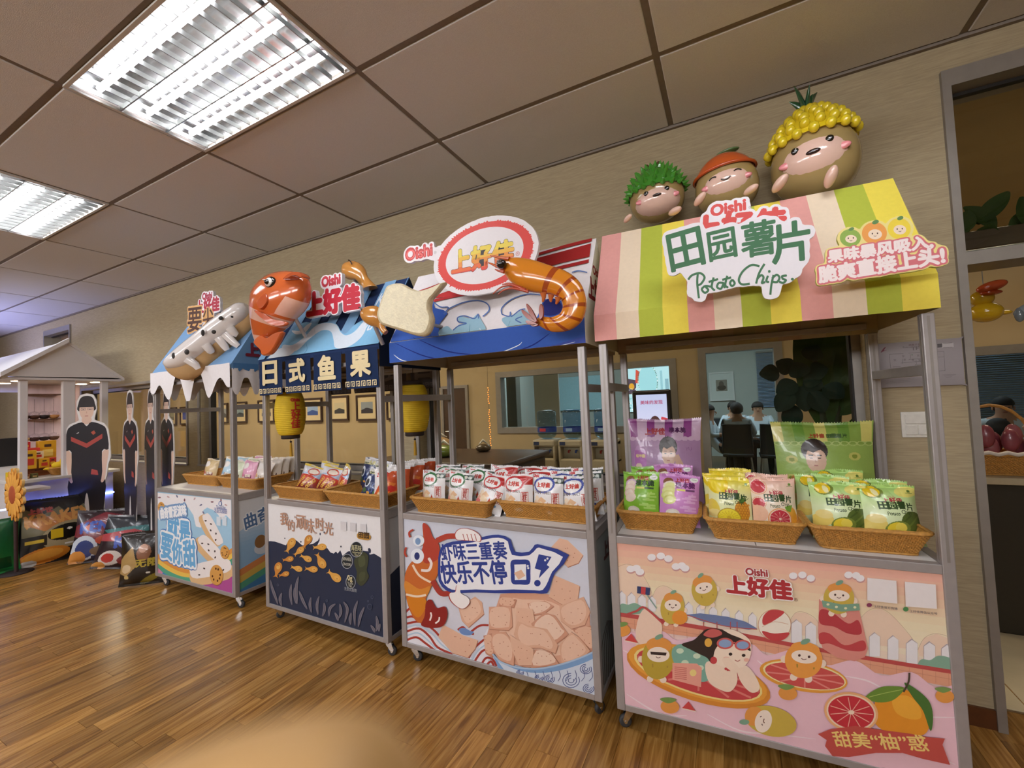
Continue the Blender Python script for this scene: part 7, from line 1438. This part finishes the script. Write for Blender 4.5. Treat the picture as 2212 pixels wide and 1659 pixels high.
so = link('blue_glow_spot', sp, None, (-9.4, .9, 1.6)); so.rotation_euler = Vector((.25, .75, .8)).to_track_quat('-Z', 'Y').to_euler()
# ------------------------------------------------------------------ hall beyond the windows
DARKW = '#3a241a'
for j, (x0, x1, y0, y1) in enumerate(((356, 382, 881, 918), (390, 412, 879, 917), (478, 493, 871, 914), (504, 534, 869, 913), (558, 594, 865, 912), (655, 697, 861, 911), (714, 754, 856, 908), (770, 817, 854, 908), (835, 868, 851, 906))):
    a, b = onY(x0, y0, YH-.02), onY(x1, y1, YH-.02); w, h_ = b.x-a.x, a.z-b.z; h_ = .46 if h_ < .4 else h_
    w = min(w, .66); t = thing('framed_picture', ['small dark landscape in a thin frame, first behind the icing cart', 'framed picture with a bright blue area, behind the icing cart', 'narrow framed picture beside the icing cart post', 'framed seascape between the icing and curtain carts', 'framed picture of a grey figure beside the yellow lantern', 'framed blue photograph right of the yellow lantern', 'framed black and white photograph of rays', 'framed photograph of a dark vehicle shape', 'last framed picture, half hidden by the curtain cart post'][j], 'picture', (a.x, YH-.02, b.z), 0, 'framed pictures on the hall wall')
    m = MB(); e = .035
    for q in ((0, e, 0, h_), (w-e, w, 0, h_), (e, w-e, 0, e), (e, w-e, h_-e, h_)): m.box(q[0], q[1], -.025, .012, q[2], q[3], DARKW)
    m.build('frame', MATTE, t); MB().box(e*.8, w-e*.8, -.006, .01, e*.8, h_-e*.8, '#d9c49a').build('mat_board', MATTE, t)
    P = Plane((0, -.0065, 0), (1, 0, 0), (0, 0, 1)); A = Art(lambda p, q: (p, q), (w*.22, w*.78, h_*.28, h_*.72), P.fr); x_, X_, z_, Z_ = A.rect
    sky, land = (('#8a8a70', '#4a4a3c'), ('#4a5ab0', '#5a6ac0'), ('#9aa0a8', '#5a5a60'), ('#8fa4b0', '#3a4450'), ('#b0a48c', '#5a5a68'), ('#9ab4d8', '#3f5a9c'), ('#c9bc9a', '#3a3a3c'), ('#8f98a0', '#33303a'), ('#a8a090', '#4a4640'))[j]
    full(A, sky); A.raw([(x_, z_), (X_, z_), (X_, z_+(Z_-z_)*.35), (x_+(X_-x_)*.5, z_+(Z_-z_)*.5), (x_, z_+(Z_-z_)*.3)], land); A.raw(sm([(x_+w*.1, z_+h_*.02), (x_+w*.18, z_+h_*.2), (x_+w*.3, z_+h_*.18), (x_+w*.34, z_+h_*.04)], True, 4), land); A.build('print', PRINT, t)
a, b = onY(959, 841, YH), onY(1011, 948, YH)
d = tag(link('door_4', None), 'brown panelled door at the end of the hall', 'door', kind='structure'); MB().bbox(a.x, b.x, YH-.03, YH, 0, a.z, .01).build('leaf', mat('door_wood', '#4a3524', .45, 0, .15, 20), d)
m = MB()
for q in ((a.x-.05, a.x, 0, a.z+.05), (b.x, b.x+.05, 0, a.z+.05), (a.x, b.x, a.z, a.z+.05)): m.box(q[0], q[1], YH-.04, YH, q[2], q[3])
m.build('frame', ALUD, d); MB().tube([(a.x+.06, YH-.07, 1.0), (a.x+.14, YH-.07, 1.0)], .01, 8).build('handle', CHROME, d)
# water coolers
CB = mat('cooler_plastic', '#b9a98a', .45, 0, .03)
for j, (cx, lab) in enumerate(((-2.30, 'first beige water cooler from the brown cabinet'), (-1.92, 'middle beige water cooler'), (-1.48, 'beige water cooler seen between the cart posts'))):
    t = thing('water_cooler', lab, 'water cooler', (cx, 5.55, 0), 0, 'water coolers in the hall'); MB().bbox(-.165, .165, -.16, .16, 0, .66, .02).build('cabinet', CB, t); MB().bbox(-.165, .165, -.02, .16, .6, .9, .02).build('tower', CB, t); MB().bbox(-.165, .165, -.17, .16, .82, .915, .025).build('top', CB, t)
    for s_ in (-1, 1): MB().bbox(s_*.15-.015, s_*.15+.015, -.16, 0, .62, .84, .006).build('cheek', CB, t)
    for s_ in (-.05, .05): MB().tube([(s_, -.02, .76), (s_, -.07, .76), (s_, -.075, .73)], .013, 8, ('#b8443c', '#3f5fae')[s_ > 0]).build('tap', GLOSS, t)
    MB().bbox(-.14, -.06, -.174, -.168, .845, .89, .002, '#2a3050').build('display', PRINT, t)
    bt = thing('water_bottle', ['blue water bottle with a red and blue label on the first cooler', 'blue water bottle with slanted blue labels on the middle cooler', 'blue water bottle on the cooler between the cart posts'][j], 'bottle', (cx, 5.55, .915), 0, 'bottles on the water coolers')
    MB().lathe([(.03, -.01), (.05, .0), (.11, .03), (.132, .06), (.134, .12), (.126, .135), (.134, .15), (.134, .26), (.127, .27), (.134, .285), (.134, .37), (.12, .395), (.05, .405), (0, .405)], 28).build('bottle_body', TINTGL, bt)
    m = MB(); m.lathe([(.1355, .10), (.1355, .165)], 28, '#2b4a9c'); m.build('label_band', PRINT, bt); m = MB(); m.grid(lambda u, v: (.137*math.sin((u-.5)*.7-.1), -.137*math.cos((u-.5)*.7-.1), .112+.042*v), 6, 2, '#c8384a' if j == 0 else '#8fb0d8'); m.build('label_patch', PRINT, bt)
# brown cabinet with goods on it
t = thing('brown_cabinet', 'low dark brown padded cabinet in the hall', 'cabinet', (0, 0, 0)); DB = mat('dark_brown_vinyl', '#4a3626', .45, 0, .1, 12)
MB().bbox(-3.7, -2.0, 3.62, 4.75, 0, .80, .03).build('body', DB, t); MB().bbox(-3.74, -1.96, 3.58, 4.79, .80, .86, .02).build('top', DB, t)
for j, (x, y, w, hh, cc, lab) in enumerate(((-2.95, 4.0, .30, .13, '#7a8a3a', 'green wrapped packet on the brown cabinet'), (-3.2, 4.25, .34, .2, '#b8946a', 'clear bag of tan snacks on the brown cabinet'), (-2.72, 4.5, .2, .09, '#5a4a34', 'small dark box on the brown cabinet'))):
    o = thing('packet', lab, 'packet', (x, y, .86), .4*j, 'goods on the brown cabinet'); m = MB(); m.ell((0, 0, hh/2), (w/2, w*.38, hh/2+.006), cc, None, 16, 10, lambda q: Vector((q.x*(1-.2*q.z), q.y, max(q.z, -hh*.5)))); m.build('pack', FOIL, o); MB().tube([(-w*.3, 0, hh), (0, .01, hh+.05), (w*.3, 0, hh)], [.004, .02, .004], 6, '#d9d4c4').build('wrap_top', FOIL, o)
# light string
t = thing('light_string', 'vertical string of tiny orange lights in the hall', 'lights', (0, 0, 0)); LE = emis('orange_led', '#ff7a2c', 3.5); q0, q1 = onY(1054, 838, 5.4), onY(1060, 962, 5.4); bead = None
MB().tube([Vector((q0.x, q0.y, HC)), q0, q1], .002, 5, '#3a2a20').build('cord', MATTE, t)
for k in range(27):
    if 8 <= k <= 9: continue
    P = q0+(q1-q0)*(k/26)
    if bead is None: m = MB(); m.ell((0, 0, 0), (.007, .007, .008), None, None, 8, 6); bead = m.build('bead', LE, t); o = bead
    else: o = bead.copy(); COL.objects.link(o)
    o.location = P+Vector((.006*math.sin(k*2), 0, 0))
# display kiosk with screen
t = thing('standing_screen', 'black standing display screen showing snacks', 'screen', (-.78, 5.0, 0)); MB().bbox(-.21, .21, -.03, .03, .55, 1.52, .02).build('bezel', BLACK, t); MB().lathe([(0, 0), (.22, 0), (.22, .015), (.06, .03), (.05, .55)], 20).build('stand', BLACK, t)
SCR = vcmat('lit_screen', .3); nt = SCR.node_tree; b_ = nt.nodes['Principled BSDF']; at = [n for n in nt.nodes if n.type == 'ATTRIBUTE'][0]; nt.links.new(at.outputs['Color'], b_.inputs['Emission Color']); b_.inputs['Emission Strength'].default_value = .9; SCR.cycles.emission_sampling = 'NONE'
P = Plane((0, -.0315, 0), (1, 0, 0), (0, 0, 1)); A = Art(lambda p, q: (p, q), (-.165, .165, .62, 1.47), P.fr); grad(A, ['#b9c4ec', '#d0cdee', '#e0d8ea']); A.raw([(-.05+.06*math.cos(k*.3), 1.10+.06*math.sin(k*.3)) for k in range(21)], '#5a3a34')
A.words('美味的发现', (-.12, 1.36), (.12, 1.36), '#a8446a', 1, .001); A.raw([(-.11, 1.0), (.06, 1.0), (.06, 1.14), (-.11, 1.14)], '#e6d23c'); A.raw([(-.0, .94), (.14, .94), (.14, 1.07), (0, 1.07)], '#e8dc5a'); A.raw([(.06, 1.06), (.165, 1.06), (.165, 1.2), (.1, 1.22)], '#c23a44'); A.raw([(.03+.05*math.cos(k*.3), 1.17+.06*math.sin(k*.3)) for k in range(21)], '#4a2a28'); A.raw([(-.08, 1.06), (-.02, 1.06), (-.05, 1.11)], '#f4f0e0'); A.build('picture', SCR, t)
# big leafy plant at the window end
LEAF = mat('leaf_green', '#34491c', .65, 0, .25, 9, spec=.2); LEAFD = mat('leaf_dark', '#1d2e22', .7, 0, .2, 12, spec=.15)
def leaf(parent, base, tip, w, m_, sag=.1, name='leaf', nrm=(0, -1, .3)):
    b, e = Vector(base), Vector(tip); d = (e-b); L = d.length; d.normalize(); s_ = d.cross(Vector(nrm)).normalized(); n = s_.cross(d); m = MB()
    def g(u, v):
        k = (math.sin(math.pi*min(1, v*.96+.02))**.7)*w; a = (u-.5)*2; return b+d*(L*v)+s_*(a*k)+n*(.35*k*abs(a)-sag*L*v*v*1.0)
    m.grid(g, 6, 12); return m.build(name, m_, parent)
t = thing('leafy_plant', 'big dark leafy potted plant behind the window', 'plant', (.5, 3.1, 0)); MB().lathe([(0, 0), (.13, 0), (.17, .3), (.16, .3), (.14, .26), (0, .26)], 20, '#6a5a48').build('pot', MATTE, t); MB().tube([(0, 0, .2), (.02, .02, .9), (.08, 0, 1.5)], [.04, .035, .02], 8, '#3a3a22').build('stem', MATTE, t); MB().tube([(-.02, 0, .2), (.0, .02, 1.0), (-.03, .0, 1.7)], [.04, .035, .02], 8, '#33381f').build('stem', MATTE, t)
for b0, e0, w in (((.0, 0, 1.2), (-.06, -.05, 1.95), .11), ((.08, 0, 1.4), (.30, -.05, 1.98), .13), ((.05, 0, 1.3), (.28, -.1, 1.60), .10), ((.0, 0, 1.3), (.14, -.1, 1.95), .09), ((.06, 0, 1.0), (.22, -.12, 1.35), .08), ((.0, 0, 1.0), (-.24, -.1, 1.22), .07)): leaf(t, b0, e0, w, LEAF)
for k in range(13):
    a = k*.55; r = .02+.045*(k % 3); c_ = Vector((-.12+r*math.cos(a), -.06-.02*(k % 4), 1.50+1.3*r*math.sin(a))); leaf(t, c_, c_+Vector((.09*math.cos(a)-.01, -.05, .11*math.sin(a)-.03)), .055, LEAFD, .25)
# ------------------------------------------------------------------ meeting room
def person(name, label, loc, rz, kind, group='people in the meeting room', tie=False):
    """seated figure grown as one continuous skin over a skeleton; colours by region, hair as a child"""
    t = thing(name, label, 'person', loc, rz, group)
    V = {'pel': (0, 0, .50, .13, .11, 0), 'wai': (0, .01, .66, .13, .10, 0), 'che': (0, .0, .86, .155, .115, 0), 'nec': (0, -.01, 1.02, .058, .058, 1), 'hea': (0, -.03, 1.13, .085, .095, 1), 'top': (0, -.03, 1.20, .07, .08, 1),
         'ls': (-.17, 0, .95, .062, .062, 0), 'le': (-.25, -.10, .74, .045, .045, 0 if kind != 'man' else 1), 'lw': (-.15, -.30, .76, .032, .032, 1), 'lh': (-.11, -.38, .76, .036, .022, 1), 'rs': (.17, 0, .95, .062, .062, 0), 're': (.25, -.10, .74, .045, .045, 0 if kind != 'man' else 1), 'rw': (.15, -.30, .76, .032, .032, 1), 'rh': (.11, -.38, .76, .036, .022, 1),
         'lk': (-.13, -.42, .50, .065, .065, 2), 'la': (-.13, -.44, .08, .045, .045, 2), 'lt': (-.13, -.56, .04, .04, .035, 2), 'rk': (.13, -.42, .50, .065, .065, 2), 'ra': (.13, -.44, .08, .045, .045, 2), 'rt': (.13, -.56, .04, .04, .035, 2)}
    if kind == 'man': V['lw'] = (-.32, -.16, .56, .032, .032, 1); V['lh'] = (-.34, -.18, .48, .036, .022, 1); V['le'] = (-.29, -.06, .72, .045, .045, 1); V['re'] = (.27, -.12, .74, .045, .045, 1); V['rw'] = (.14, -.28, .86, .032, .032, 1); V['rh'] = (.10, -.30, .94, .036, .022, 1)
    E_ = [('pel', 'wai'), ('wai', 'che'), ('che', 'nec'), ('nec', 'hea'), ('hea', 'top'), ('che', 'ls'), ('ls', 'le'), ('le', 'lw'), ('lw', 'lh'), ('che', 'rs'), ('rs', 're'), ('re', 'rw'), ('rw', 'rh'), ('pel', 'lk'), ('lk', 'la'), ('la', 'lt'), ('pel', 'rk'), ('rk', 'ra'), ('ra', 'rt')]
    names = list(V); me = bpy.data.meshes.new('figure'); me.from_pydata([V[k][:3] for k in names], [(names.index(a), names.index(b)) for a, b in E_], []); o = bpy.data.objects.new('figure', me); COL.objects.link(o)
    md = o.modifiers.new('skin', 'SKIN')
    for k, s_ in zip(names, me.skin_vertices[0].data): s_.radius = V[k][3:5]; s_.use_root = (k == 'pel')
    su = o.modifiers.new('sub', 'SUBSURF'); su.levels = 2; su.render_levels = 2
    dg = bpy.context.evaluated_depsgraph_get(); m2 = bpy.data.meshes.new_from_object(o.evaluated_get(dg)); bpy.data.objects.remove(o)
    pts = [(Vector(V[k][:3]), V[k][5]) for k in names]; pal = (lin('#c9d3dc'), lin('#b98a6e'), lin('#20222a')); mb = MB(); mb.v = [tuple(v.co) for v in m2.vertices]
    for f in m2.polygons:
        c_ = f.center; k = min(pts, key=lambda p: (p[0]-c_).length_squared)[1]
        if c_.z > 1.0: k = 1
        mb.f.append(tuple(f.vertices)); mb.c.append(pal[k]); mb.sm.append(True)
    mb.build('figure_body', MATTE, t)
    m = MB(); m.ell((0, -.005, 1.165), (.100, .112, .105), '#191414', None, 16, 10, lambda q: q if q.z > -.02 or q.y > .0 else Vector((q.x*.8, q.y*.6, q.z*.3))); m.build('hair', MATTE, t)
    m = MB()
    for s_ in (-1, 1): m.ell((s_*.032, -.118, 1.135), (.011, .006, .006), '#1a1412', None, 8, 6)
    m.ell((0, -.128, 1.115), (.012, .014, .018), '#b08064', None, 8, 6); m.ell((0, -.118, 1.082), (.022, .006, .006), '#8a4a42', None, 8, 6)
    for s_ in (-1, 1): m.ell((s_*.088, -.02, 1.125), (.01, .02, .026), '#b08064', None, 8, 6)
    m.build('face', MATTE, t)
    if tie: MB().tube([(0, -.075, 1.0), (0, -.125, .9), (0, -.13, .72)], [.012, .018, .02], 6, '#1c1c24').build('tie', MATTE, t)
    return t
person('person', 'person in a white shirt seated sideways at the meeting table edge', (-.34, 8.15, 0), R(80), 'a'); person('person', 'person in a white shirt with back turned, seated at the table centre', (.10, 7.95, .02), R(180), 'a'); person('person', 'person in a white shirt looking down across the table', (.46, 9.10, 0), 0, 'a'); person('person', 'person in a white shirt facing out, half hidden behind another', (.06, 9.16, .02), 0, 'a')
person('person', 'man in a white shirt and dark tie seated before the blinds', (2.93, 7.25, .0), R(-14), 'man', tie=True); person('person', 'dark-haired person in white low in the doorway view', (2.62, 6.6, -.22), R(170), 'a')
t = thing('meeting_table', 'long pale meeting table with seated people', 'table', (0, 8.5, 0)); TB = mat('table_top', '#cfd4d0', .35); MB().bbox(-1.4, 1.6, -.42, .42, .70, .74, .01).build('table_top', TB, t)
for x in (-1.2, 1.4):
    for y in (-.34, .34): MB().bbox(x-.03, x+.03, y-.03, y+.03, 0, .70, .005).build('leg', ALUD, t)
CH_ = mat('chair_mesh_black', '#1b1f24', .6)
def chair():
    t = thing('office_chair', 'x', 'chair'); m = MB(); m.grid(lambda u, v: ((u-.5)*(.44-.05*v), .22+.05*v*v+.03*(2*u-1)**2*-1, .48+.46*v), 8, 8); m.grid(lambda u, v: ((.5-u)*(.44-.05*v), .25+.05*v*v-.03*(2*u-1)**2, .48+.46*v), 8, 8); m.build('backrest', CH_, t); MB().bbox(-.22, .22, -.22, .22, .42, .47, .02).build('seat', CH_, t)
    for x in (-.2, .2):
        for y in (-.2, .2): MB().tube([(x*.9, y*.9, .43), (x*1.1, y*1.15, 0)], .012, 8).build('leg', ALUD, t)
    MB().tube([(-.21, .25, .5), (-.2, .30, .95), (.2, .30, .95), (.21, .25, .5)], .012, 8).build('back_frame', CH_, t); return t
ch = chair()
for j, (x, y, a, lab) in enumerate(((.08, 7.86, 180, 'dark office chair with its back in the middle of the glass door'), (.60, 7.80, 180, 'dark office chair behind the edge of the glass door'), (-.22, 9.3, 0, 'dark office chair across the meeting table on the far side'), (.46, 9.2, 0, 'dark office chair across the table beside the far person'))):
    if j == 0: ch.location = (x, y, 0); ch.rotation_euler = (0, 0, R(a)); ch['label'] = lab; ch['group'] = 'chairs round the meeting table'
    else: dup(ch, (x, y, 0), (0, 0, R(a)), lab, 'chairs round the meeting table')
t = thing('framed_print', 'white framed print on the meeting room wall', 'picture', (-.39, 10.88, 1.27)); m = MB()
for q in ((0, .03, 0, .66), (.48, .51, 0, .66), (.03, .48, 0, .03), (.03, .48, .63, .66)): m.box(q[0], q[1], -.02, .01, q[2], q[3], '#d8d8d4')
m.build('frame', MATTE, t); MB().box(.02, .49, -.005, .008, .02, .64, '#d0d4ce').build('mat_board', MATTE, t); m = MB(); m.box(.14, .37, -.008, -.004, .22, .48, '#8a8478'); m.ell((.255, -.008, .30), (.09, .002, .06), '#4a4238'); m.ell((.25, -.008, .38), (.05, .002, .07), '#5a5248'); m.build('print', MATTE, t)
o = thing('wall_screen', 'bright wall screen with a festive picture, seen through the inner window', 'screen', (-1.70, 8.0, 0)); MB().bbox(0, .80, 0, .04, 1.15, 2.08, .01).build('panel', BLACK, o); MB().bbox(.37, .43, .04, .08, 0, 1.9, .01).build('stand', BLACK, o)
P = Plane((0, -.001, 0), (1, 0, 0), (0, 0, 1)); A = Art(lambda p, q: (p, q), (.02, .78, 1.17, 2.06), P.fr); full(A, '#bfe6f2'); rg = random.Random(2)
A.raw([(.02, 1.5), (.18, 1.5), (.2, 1.75), (.02, 1.8)], '#5a4a5a'); A.raw([(.06+.05*math.cos(k*.3)+.05, 1.64+.06*math.sin(k*.3)) for k in range(21)], '#e8a83c'); A.raw([(.18, 1.7), (.30, 1.68), (.28, 1.9), (.2, 1.95)], '#d8584a'); A.raw([(.22, 1.72), (.3, 1.68), (.3, 1.8)], '#f0d87a')
for k in range(150):
    x, z = .04+rg.random()*.5, 1.2+rg.random()*.42; r = .006+.012*rg.random(); A.raw([(x-r, z), (x, z-r), (x+r, z), (x, z+r)], rg.choice(('#f4fafc', '#4a8a8c', '#8ac4cc', '#eaf6f8')), False)
A.L += 1; A.raw([(.4+.16*math.cos(k*.2), 1.72+.3*math.sin(k*.2)) for k in range(31)], '#a8dce8')
for k in range(60): a = k*.105; x, z = .4+.17*math.cos(a), 1.72+.31*math.sin(a); A.raw([(x-.012, z), (x, z-.012), (x+.012, z), (x, z+.012)], rg.choice(('#3f6a5a', '#6aa08a', '#f0f4f0')), False)
A.raw([(.62, 1.3), (.66, 1.3), (.66, 1.9), (.62, 1.9)], '#9ccad8'); A.raw([(.70, 1.3), (.76, 1.3), (.76, 1.75), (.70, 1.75)], '#8fb8c8'); SC2 = vcmat('bright_screen', .4); nt = SC2.node_tree; at = [n for n in nt.nodes if n.type == 'ATTRIBUTE'][0]; nt.links.new(at.outputs['Color'], nt.nodes['Principled BSDF'].inputs['Emission Color']); nt.nodes['Principled BSDF'].inputs['Emission Strength'].default_value = 1.1; SC2.cycles.emission_sampling = 'NONE'; A.build('picture', SC2, o)
o = MB().bbox(-4.35, -2.6, 10.83, 10.88, 1.15, 2.05, .01).build('projection_board', mat('board_pale_blue', '#a8d4e0', .5)); tag(o, 'pale blue projection board on the far meeting room wall', 'board')
o = thing('white_door_leaf', 'white door leaf standing open in the meeting room', 'door leaf', (-3.3, 7.4, 0)); MB().bbox(0, .5, 0, .04, 0, 2.0, .006).build('leaf', WHITE, o); MB().tube([(.44, -.05, 1.0), (.44, -.05, 1.12)], .01, 8).build('handle', CHROME, o)
o = thing('dark_pillar', 'dark grey pillar behind the inner window', 'pillar', (-4.0, 7.6, 0)); MB().bbox(0, .22, 0, .2, 0, 2.9, .01).build('shaft', mat('pillar_grey', '#6a6a62', .6), o); MB().bbox(-.02, .24, -.02, .22, 0, .1, .005).build('plinth', ALUD, o)
# ------------------------------------------------------------------ beyond the doorway
SL = mat('blind_slat', '#7d93ad', .5)
def blind(x0, x1, z0, z1, y, lab):
    t = thing('window_blind', lab, 'blind', (0, 0, 0)); m = MB(); n = int((z1-z0)/.03)
    for k in range(n): z = z0+(z1-z0)*k/n; m.add([(x0, y, z), (x1, y, z), (x1, y+.018, z+.016), (x0, y+.018, z+.016)], [(0, 1, 2, 3)])
    tag(m.build('slats', SL, t), kind='stuff'); MB().bbox(x0, x1, y-.01, y+.03, z1, z1+.04, .004).build('head_rail', ALUD, t); MB().tube([(x0+.5*(x1-x0), y-.012, z0), (x0+.5*(x1-x0), y-.012, z1)], .004, 6).build('cord', WHITE, t); return t
blind(2.0, 4.0, .95, 2.2, 8.2, 'blue-grey lowered blind behind the man in white'); blind(.58, 1.4, 1.1, 2.3, 10.865, 'pale slatted blind beside the framed print')
tag(MB().box(1.9, 4.15, 8.25, 8.3, 0, HC).build('wall_meeting_right', COOL), 'pale wall behind the blinds', 'wall', kind='structure')
t = thing('display_shelf', 'pale shelf with a dark base just inside the doorway', 'shelf', (0, 0, 0)); MB().bbox(1.15, 3.2, 3.45, 3.95, .86, .90, .005).build('shelf_top', mat('shelf_pale', '#b8a888', .5), t); MB().bbox(1.2, 3.15, 3.5, 3.9, 0, .86, .005).build('base', mat('dark_base', '#2a2210', .6), t)
for j, (x, lab) in enumerate(((1.42, 'gift basket with a tall handle nearest the door frame'), (1.86, 'gift basket with a tall handle further from the door frame'))):
    o = thing('gift_basket', lab, 'basket', (x, 3.66, .90), 0, 'gift baskets on the shelf'); b_ = link('basket_body', basket_mesh(.42, .3, .12).build('tmp', WICK).data, o); bpy.data.objects.remove(bpy.data.objects['tmp'])
    MB().tube([(-.19*math.cos(k*math.pi/12), 0, .11+.30*math.sin(k*math.pi/12)) for k in range(13)], .009, 8).build('handle', WICK, o)
    for q in range(10): m = MB(); m.ell((-.15+.034*q, -.06+.05*(q % 3), .15+.025*(q % 4)), (.04, .035, .07), ('#8a444c', '#9c585c', '#743440')[q % 3], None, 12, 8); m.build('pink_packet', FOIL, o)
    m = MB(); m.tube([(-.2+.04*k, -.155, .125+.012*(k % 2)) for k in range(11)], .012, 6, '#d8ccc0'); m.build('cloth_trim', MATTE, o)
t = thing('leaf_garland', 'green leafy garland lying along a pale high shelf', 'plant', (0, 0, 0)); MB().bbox(1.18, 3.2, 3.3, 3.6, 2.17, 2.20, .004).build('planter_shelf', mat('planter_marble', '#b0aca0', .3, 0, .2, 25), t); MB().bbox(1.18, 3.2, 3.28, 3.3, 2.20, 2.30, .004).build('planter_front', mat('planter_dark', '#4a3a24', .4), t); rg = random.Random(8)
for k in range(46):
    x = 1.22+rg.random()*1.2; c_ = Vector((x, 3.32+rg.random()*.1, 2.27+rg.random()*.10)); leaf(t, c_, c_+Vector((rg.uniform(-.14, .14), -.06, rg.uniform(-.04, .16))), .045, LEAF, .2)
t = thing('duck_figure', 'yellow duck figure with an orange bill, upside down in the doorway', 'figure', (1.30, 3.30, 1.90)); m = MB(); m.ell((0, 0, -.06), (.07, .07, .055), '#d8ac1c'); m.ell((-.01, 0, .02), (.05, .05, .045), '#dcb424'); m.ell((.075, 0, -.07), (.03, .02, .012), '#d8ac1c'); m.build('body', GLOSS, t); m = MB(); m.ell((.015, -.045, .075), (.065, .035, .028), '#c2502a', Matrix.Rotation(R(-15), 3, 'Y')); m.ell((.01, -.045, .04), (.045, .03, .014), '#b84624'); m.build('bill', GLOSS, t); MB().tube([(0, 0, .06), (0, 0, .27)], .002, 5, '#8a8a84').build('cord', MATTE, t)
t = thing('hanging_shell', 'grey shell ornament hanging beside the duck', 'figure', (1.47, 3.30, 1.84)); m = MB(); m.ell((0, 0, 0), (.07, .02, .03), '#8a949a', Matrix.Rotation(R(-25), 3, 'Y')); m.ell((-.04, 0, -.03), (.02, .02, .04), '#7a848a'); m.build('body', GLOSS, t); MB().tube([(0, 0, .02), (0, 0, .33)], .002, 5, '#8a8a84').build('cord', MATTE, t)
t = thing('hanging_leaf_ornament', 'brown and green ornament hanging behind the shell', 'figure', (1.62, 3.45, 1.95)); m = MB(); m.ell((0, 0, 0), (.09, .02, .12), '#6a5a34'); m.ell((.08, -.01, -.06), (.05, .02, .1), '#8a4a24'); m.build('body', MATTE, t); MB().tube([(0, 0, .1), (0, 0, .22)], .002, 5, '#8a8a84').build('cord', MATTE, t)
# ------------------------------------------------------------------ the viewer's own hand at the lower edge
def hand():
    c = lambda r, u, f: CAM+RGT*r+UPV*u+FWD*f
    SKIN = mat('skin', '#d0a468', .55, 0, .06, 120)
    t = thing('hand', 'out-of-focus fingertip of a hand at the lower edge', 'hand', c(-.10, -.14, .0))
    V = [('w', (-.13, -.19, -.03), .027, .02), ('p', (-.105, -.135, .0), .034, .016), ('k1', (-.078, -.098, .026), .013, .012), ('i1', (-.056, -.069, .032), .0118, .0115), ('i2', (-.0290, -.0402, .031), .0112, .0112), ('i3', (-.0125, -.0340, .0287), .0112, .0112), ('i4', (-.0062, -.0324, .0283), .0088, .0088),
         ('k2', (-.10, -.092, .022), .011, .011), ('m1', (-.085, -.078, .06), .0095, .0095), ('m2', (-.06, -.085, .078), .0088, .0088), ('m3', (-.045, -.098, .072), .008, .008),
         ('k3', (-.122, -.10, .014), .0105, .0105), ('r1', (-.112, -.092, .054), .009, .009), ('r2', (-.085, -.102, .07), .0084, .0084), ('r3', (-.07, -.115, .064), .0078, .0078),
         ('k4', (-.14, -.115, .004), .0095, .0095), ('l1', (-.135, -.112, .036), .008, .008), ('l2', (-.113, -.12, .05), .0075, .0075), ('l3', (-.1, -.13, .046), .007, .007),
         ('t0', (-.08, -.15, -.012), .015, .013), ('t1', (-.05, -.135, .006), .0115, .0112), ('t2', (-.03, -.118, .02), .0095, .0095), ('f', (-.18, -.38, -.14), .036, .03)]
    E_ = [('f', 'w'), ('w', 'p'), ('p', 'k1'), ('k1', 'i1'), ('i1', 'i2'), ('i2', 'i3'), ('i3', 'i4'), ('p', 'k2'), ('k2', 'm1'), ('m1', 'm2'), ('m2', 'm3'), ('p', 'k3'), ('k3', 'r1'), ('r1', 'r2'), ('r2', 'r3'), ('p', 'k4'), ('k4', 'l1'), ('l1', 'l2'), ('l2', 'l3'), ('p', 't0'), ('t0', 't1'), ('t1', 't2')]
    n = [v[0] for v in V]; me = bpy.data.meshes.new('hand'); me.from_pydata([c(*v[1])-t.location for v in V], [(n.index(a), n.index(b)) for a, b in E_], [])
    o = bpy.data.objects.new('h', me); COL.objects.link(o); o.modifiers.new('skin', 'SKIN')
    for v, s_ in zip(V, me.skin_vertices[0].data): s_.radius = v[2:4]; s_.use_root = v[0] == 'p'
    su = o.modifiers.new('sub', 'SUBSURF'); su.levels = 3; su.render_levels = 3
    dg = bpy.context.evaluated_depsgraph_get(); m2 = bpy.data.meshes.new_from_object(o.evaluated_get(dg)); bpy.data.objects.remove(o)
    for p in m2.polygons: p.use_smooth = True
    m2.materials.clear(); m2.materials.append(SKIN); link('hand_body', m2, t)
    MB().tube([c(*q)-t.location for q in ((-.148, -.27, -.075), (-.165, -.33, -.11), (-.21, -.46, -.19), (-.27, -.62, -.30))], [.036, .04, .047, .055], 20, '#2c3038').build('sleeve', FABRIC, t)
    m = MB(); q = c(-.0112, -.0345, .0362)-t.location; m.ell(q, (.0035, .0035, .0035), '#d8a890', None, 12, 8); m.build('finger_nail', MATTE, t)
hand()
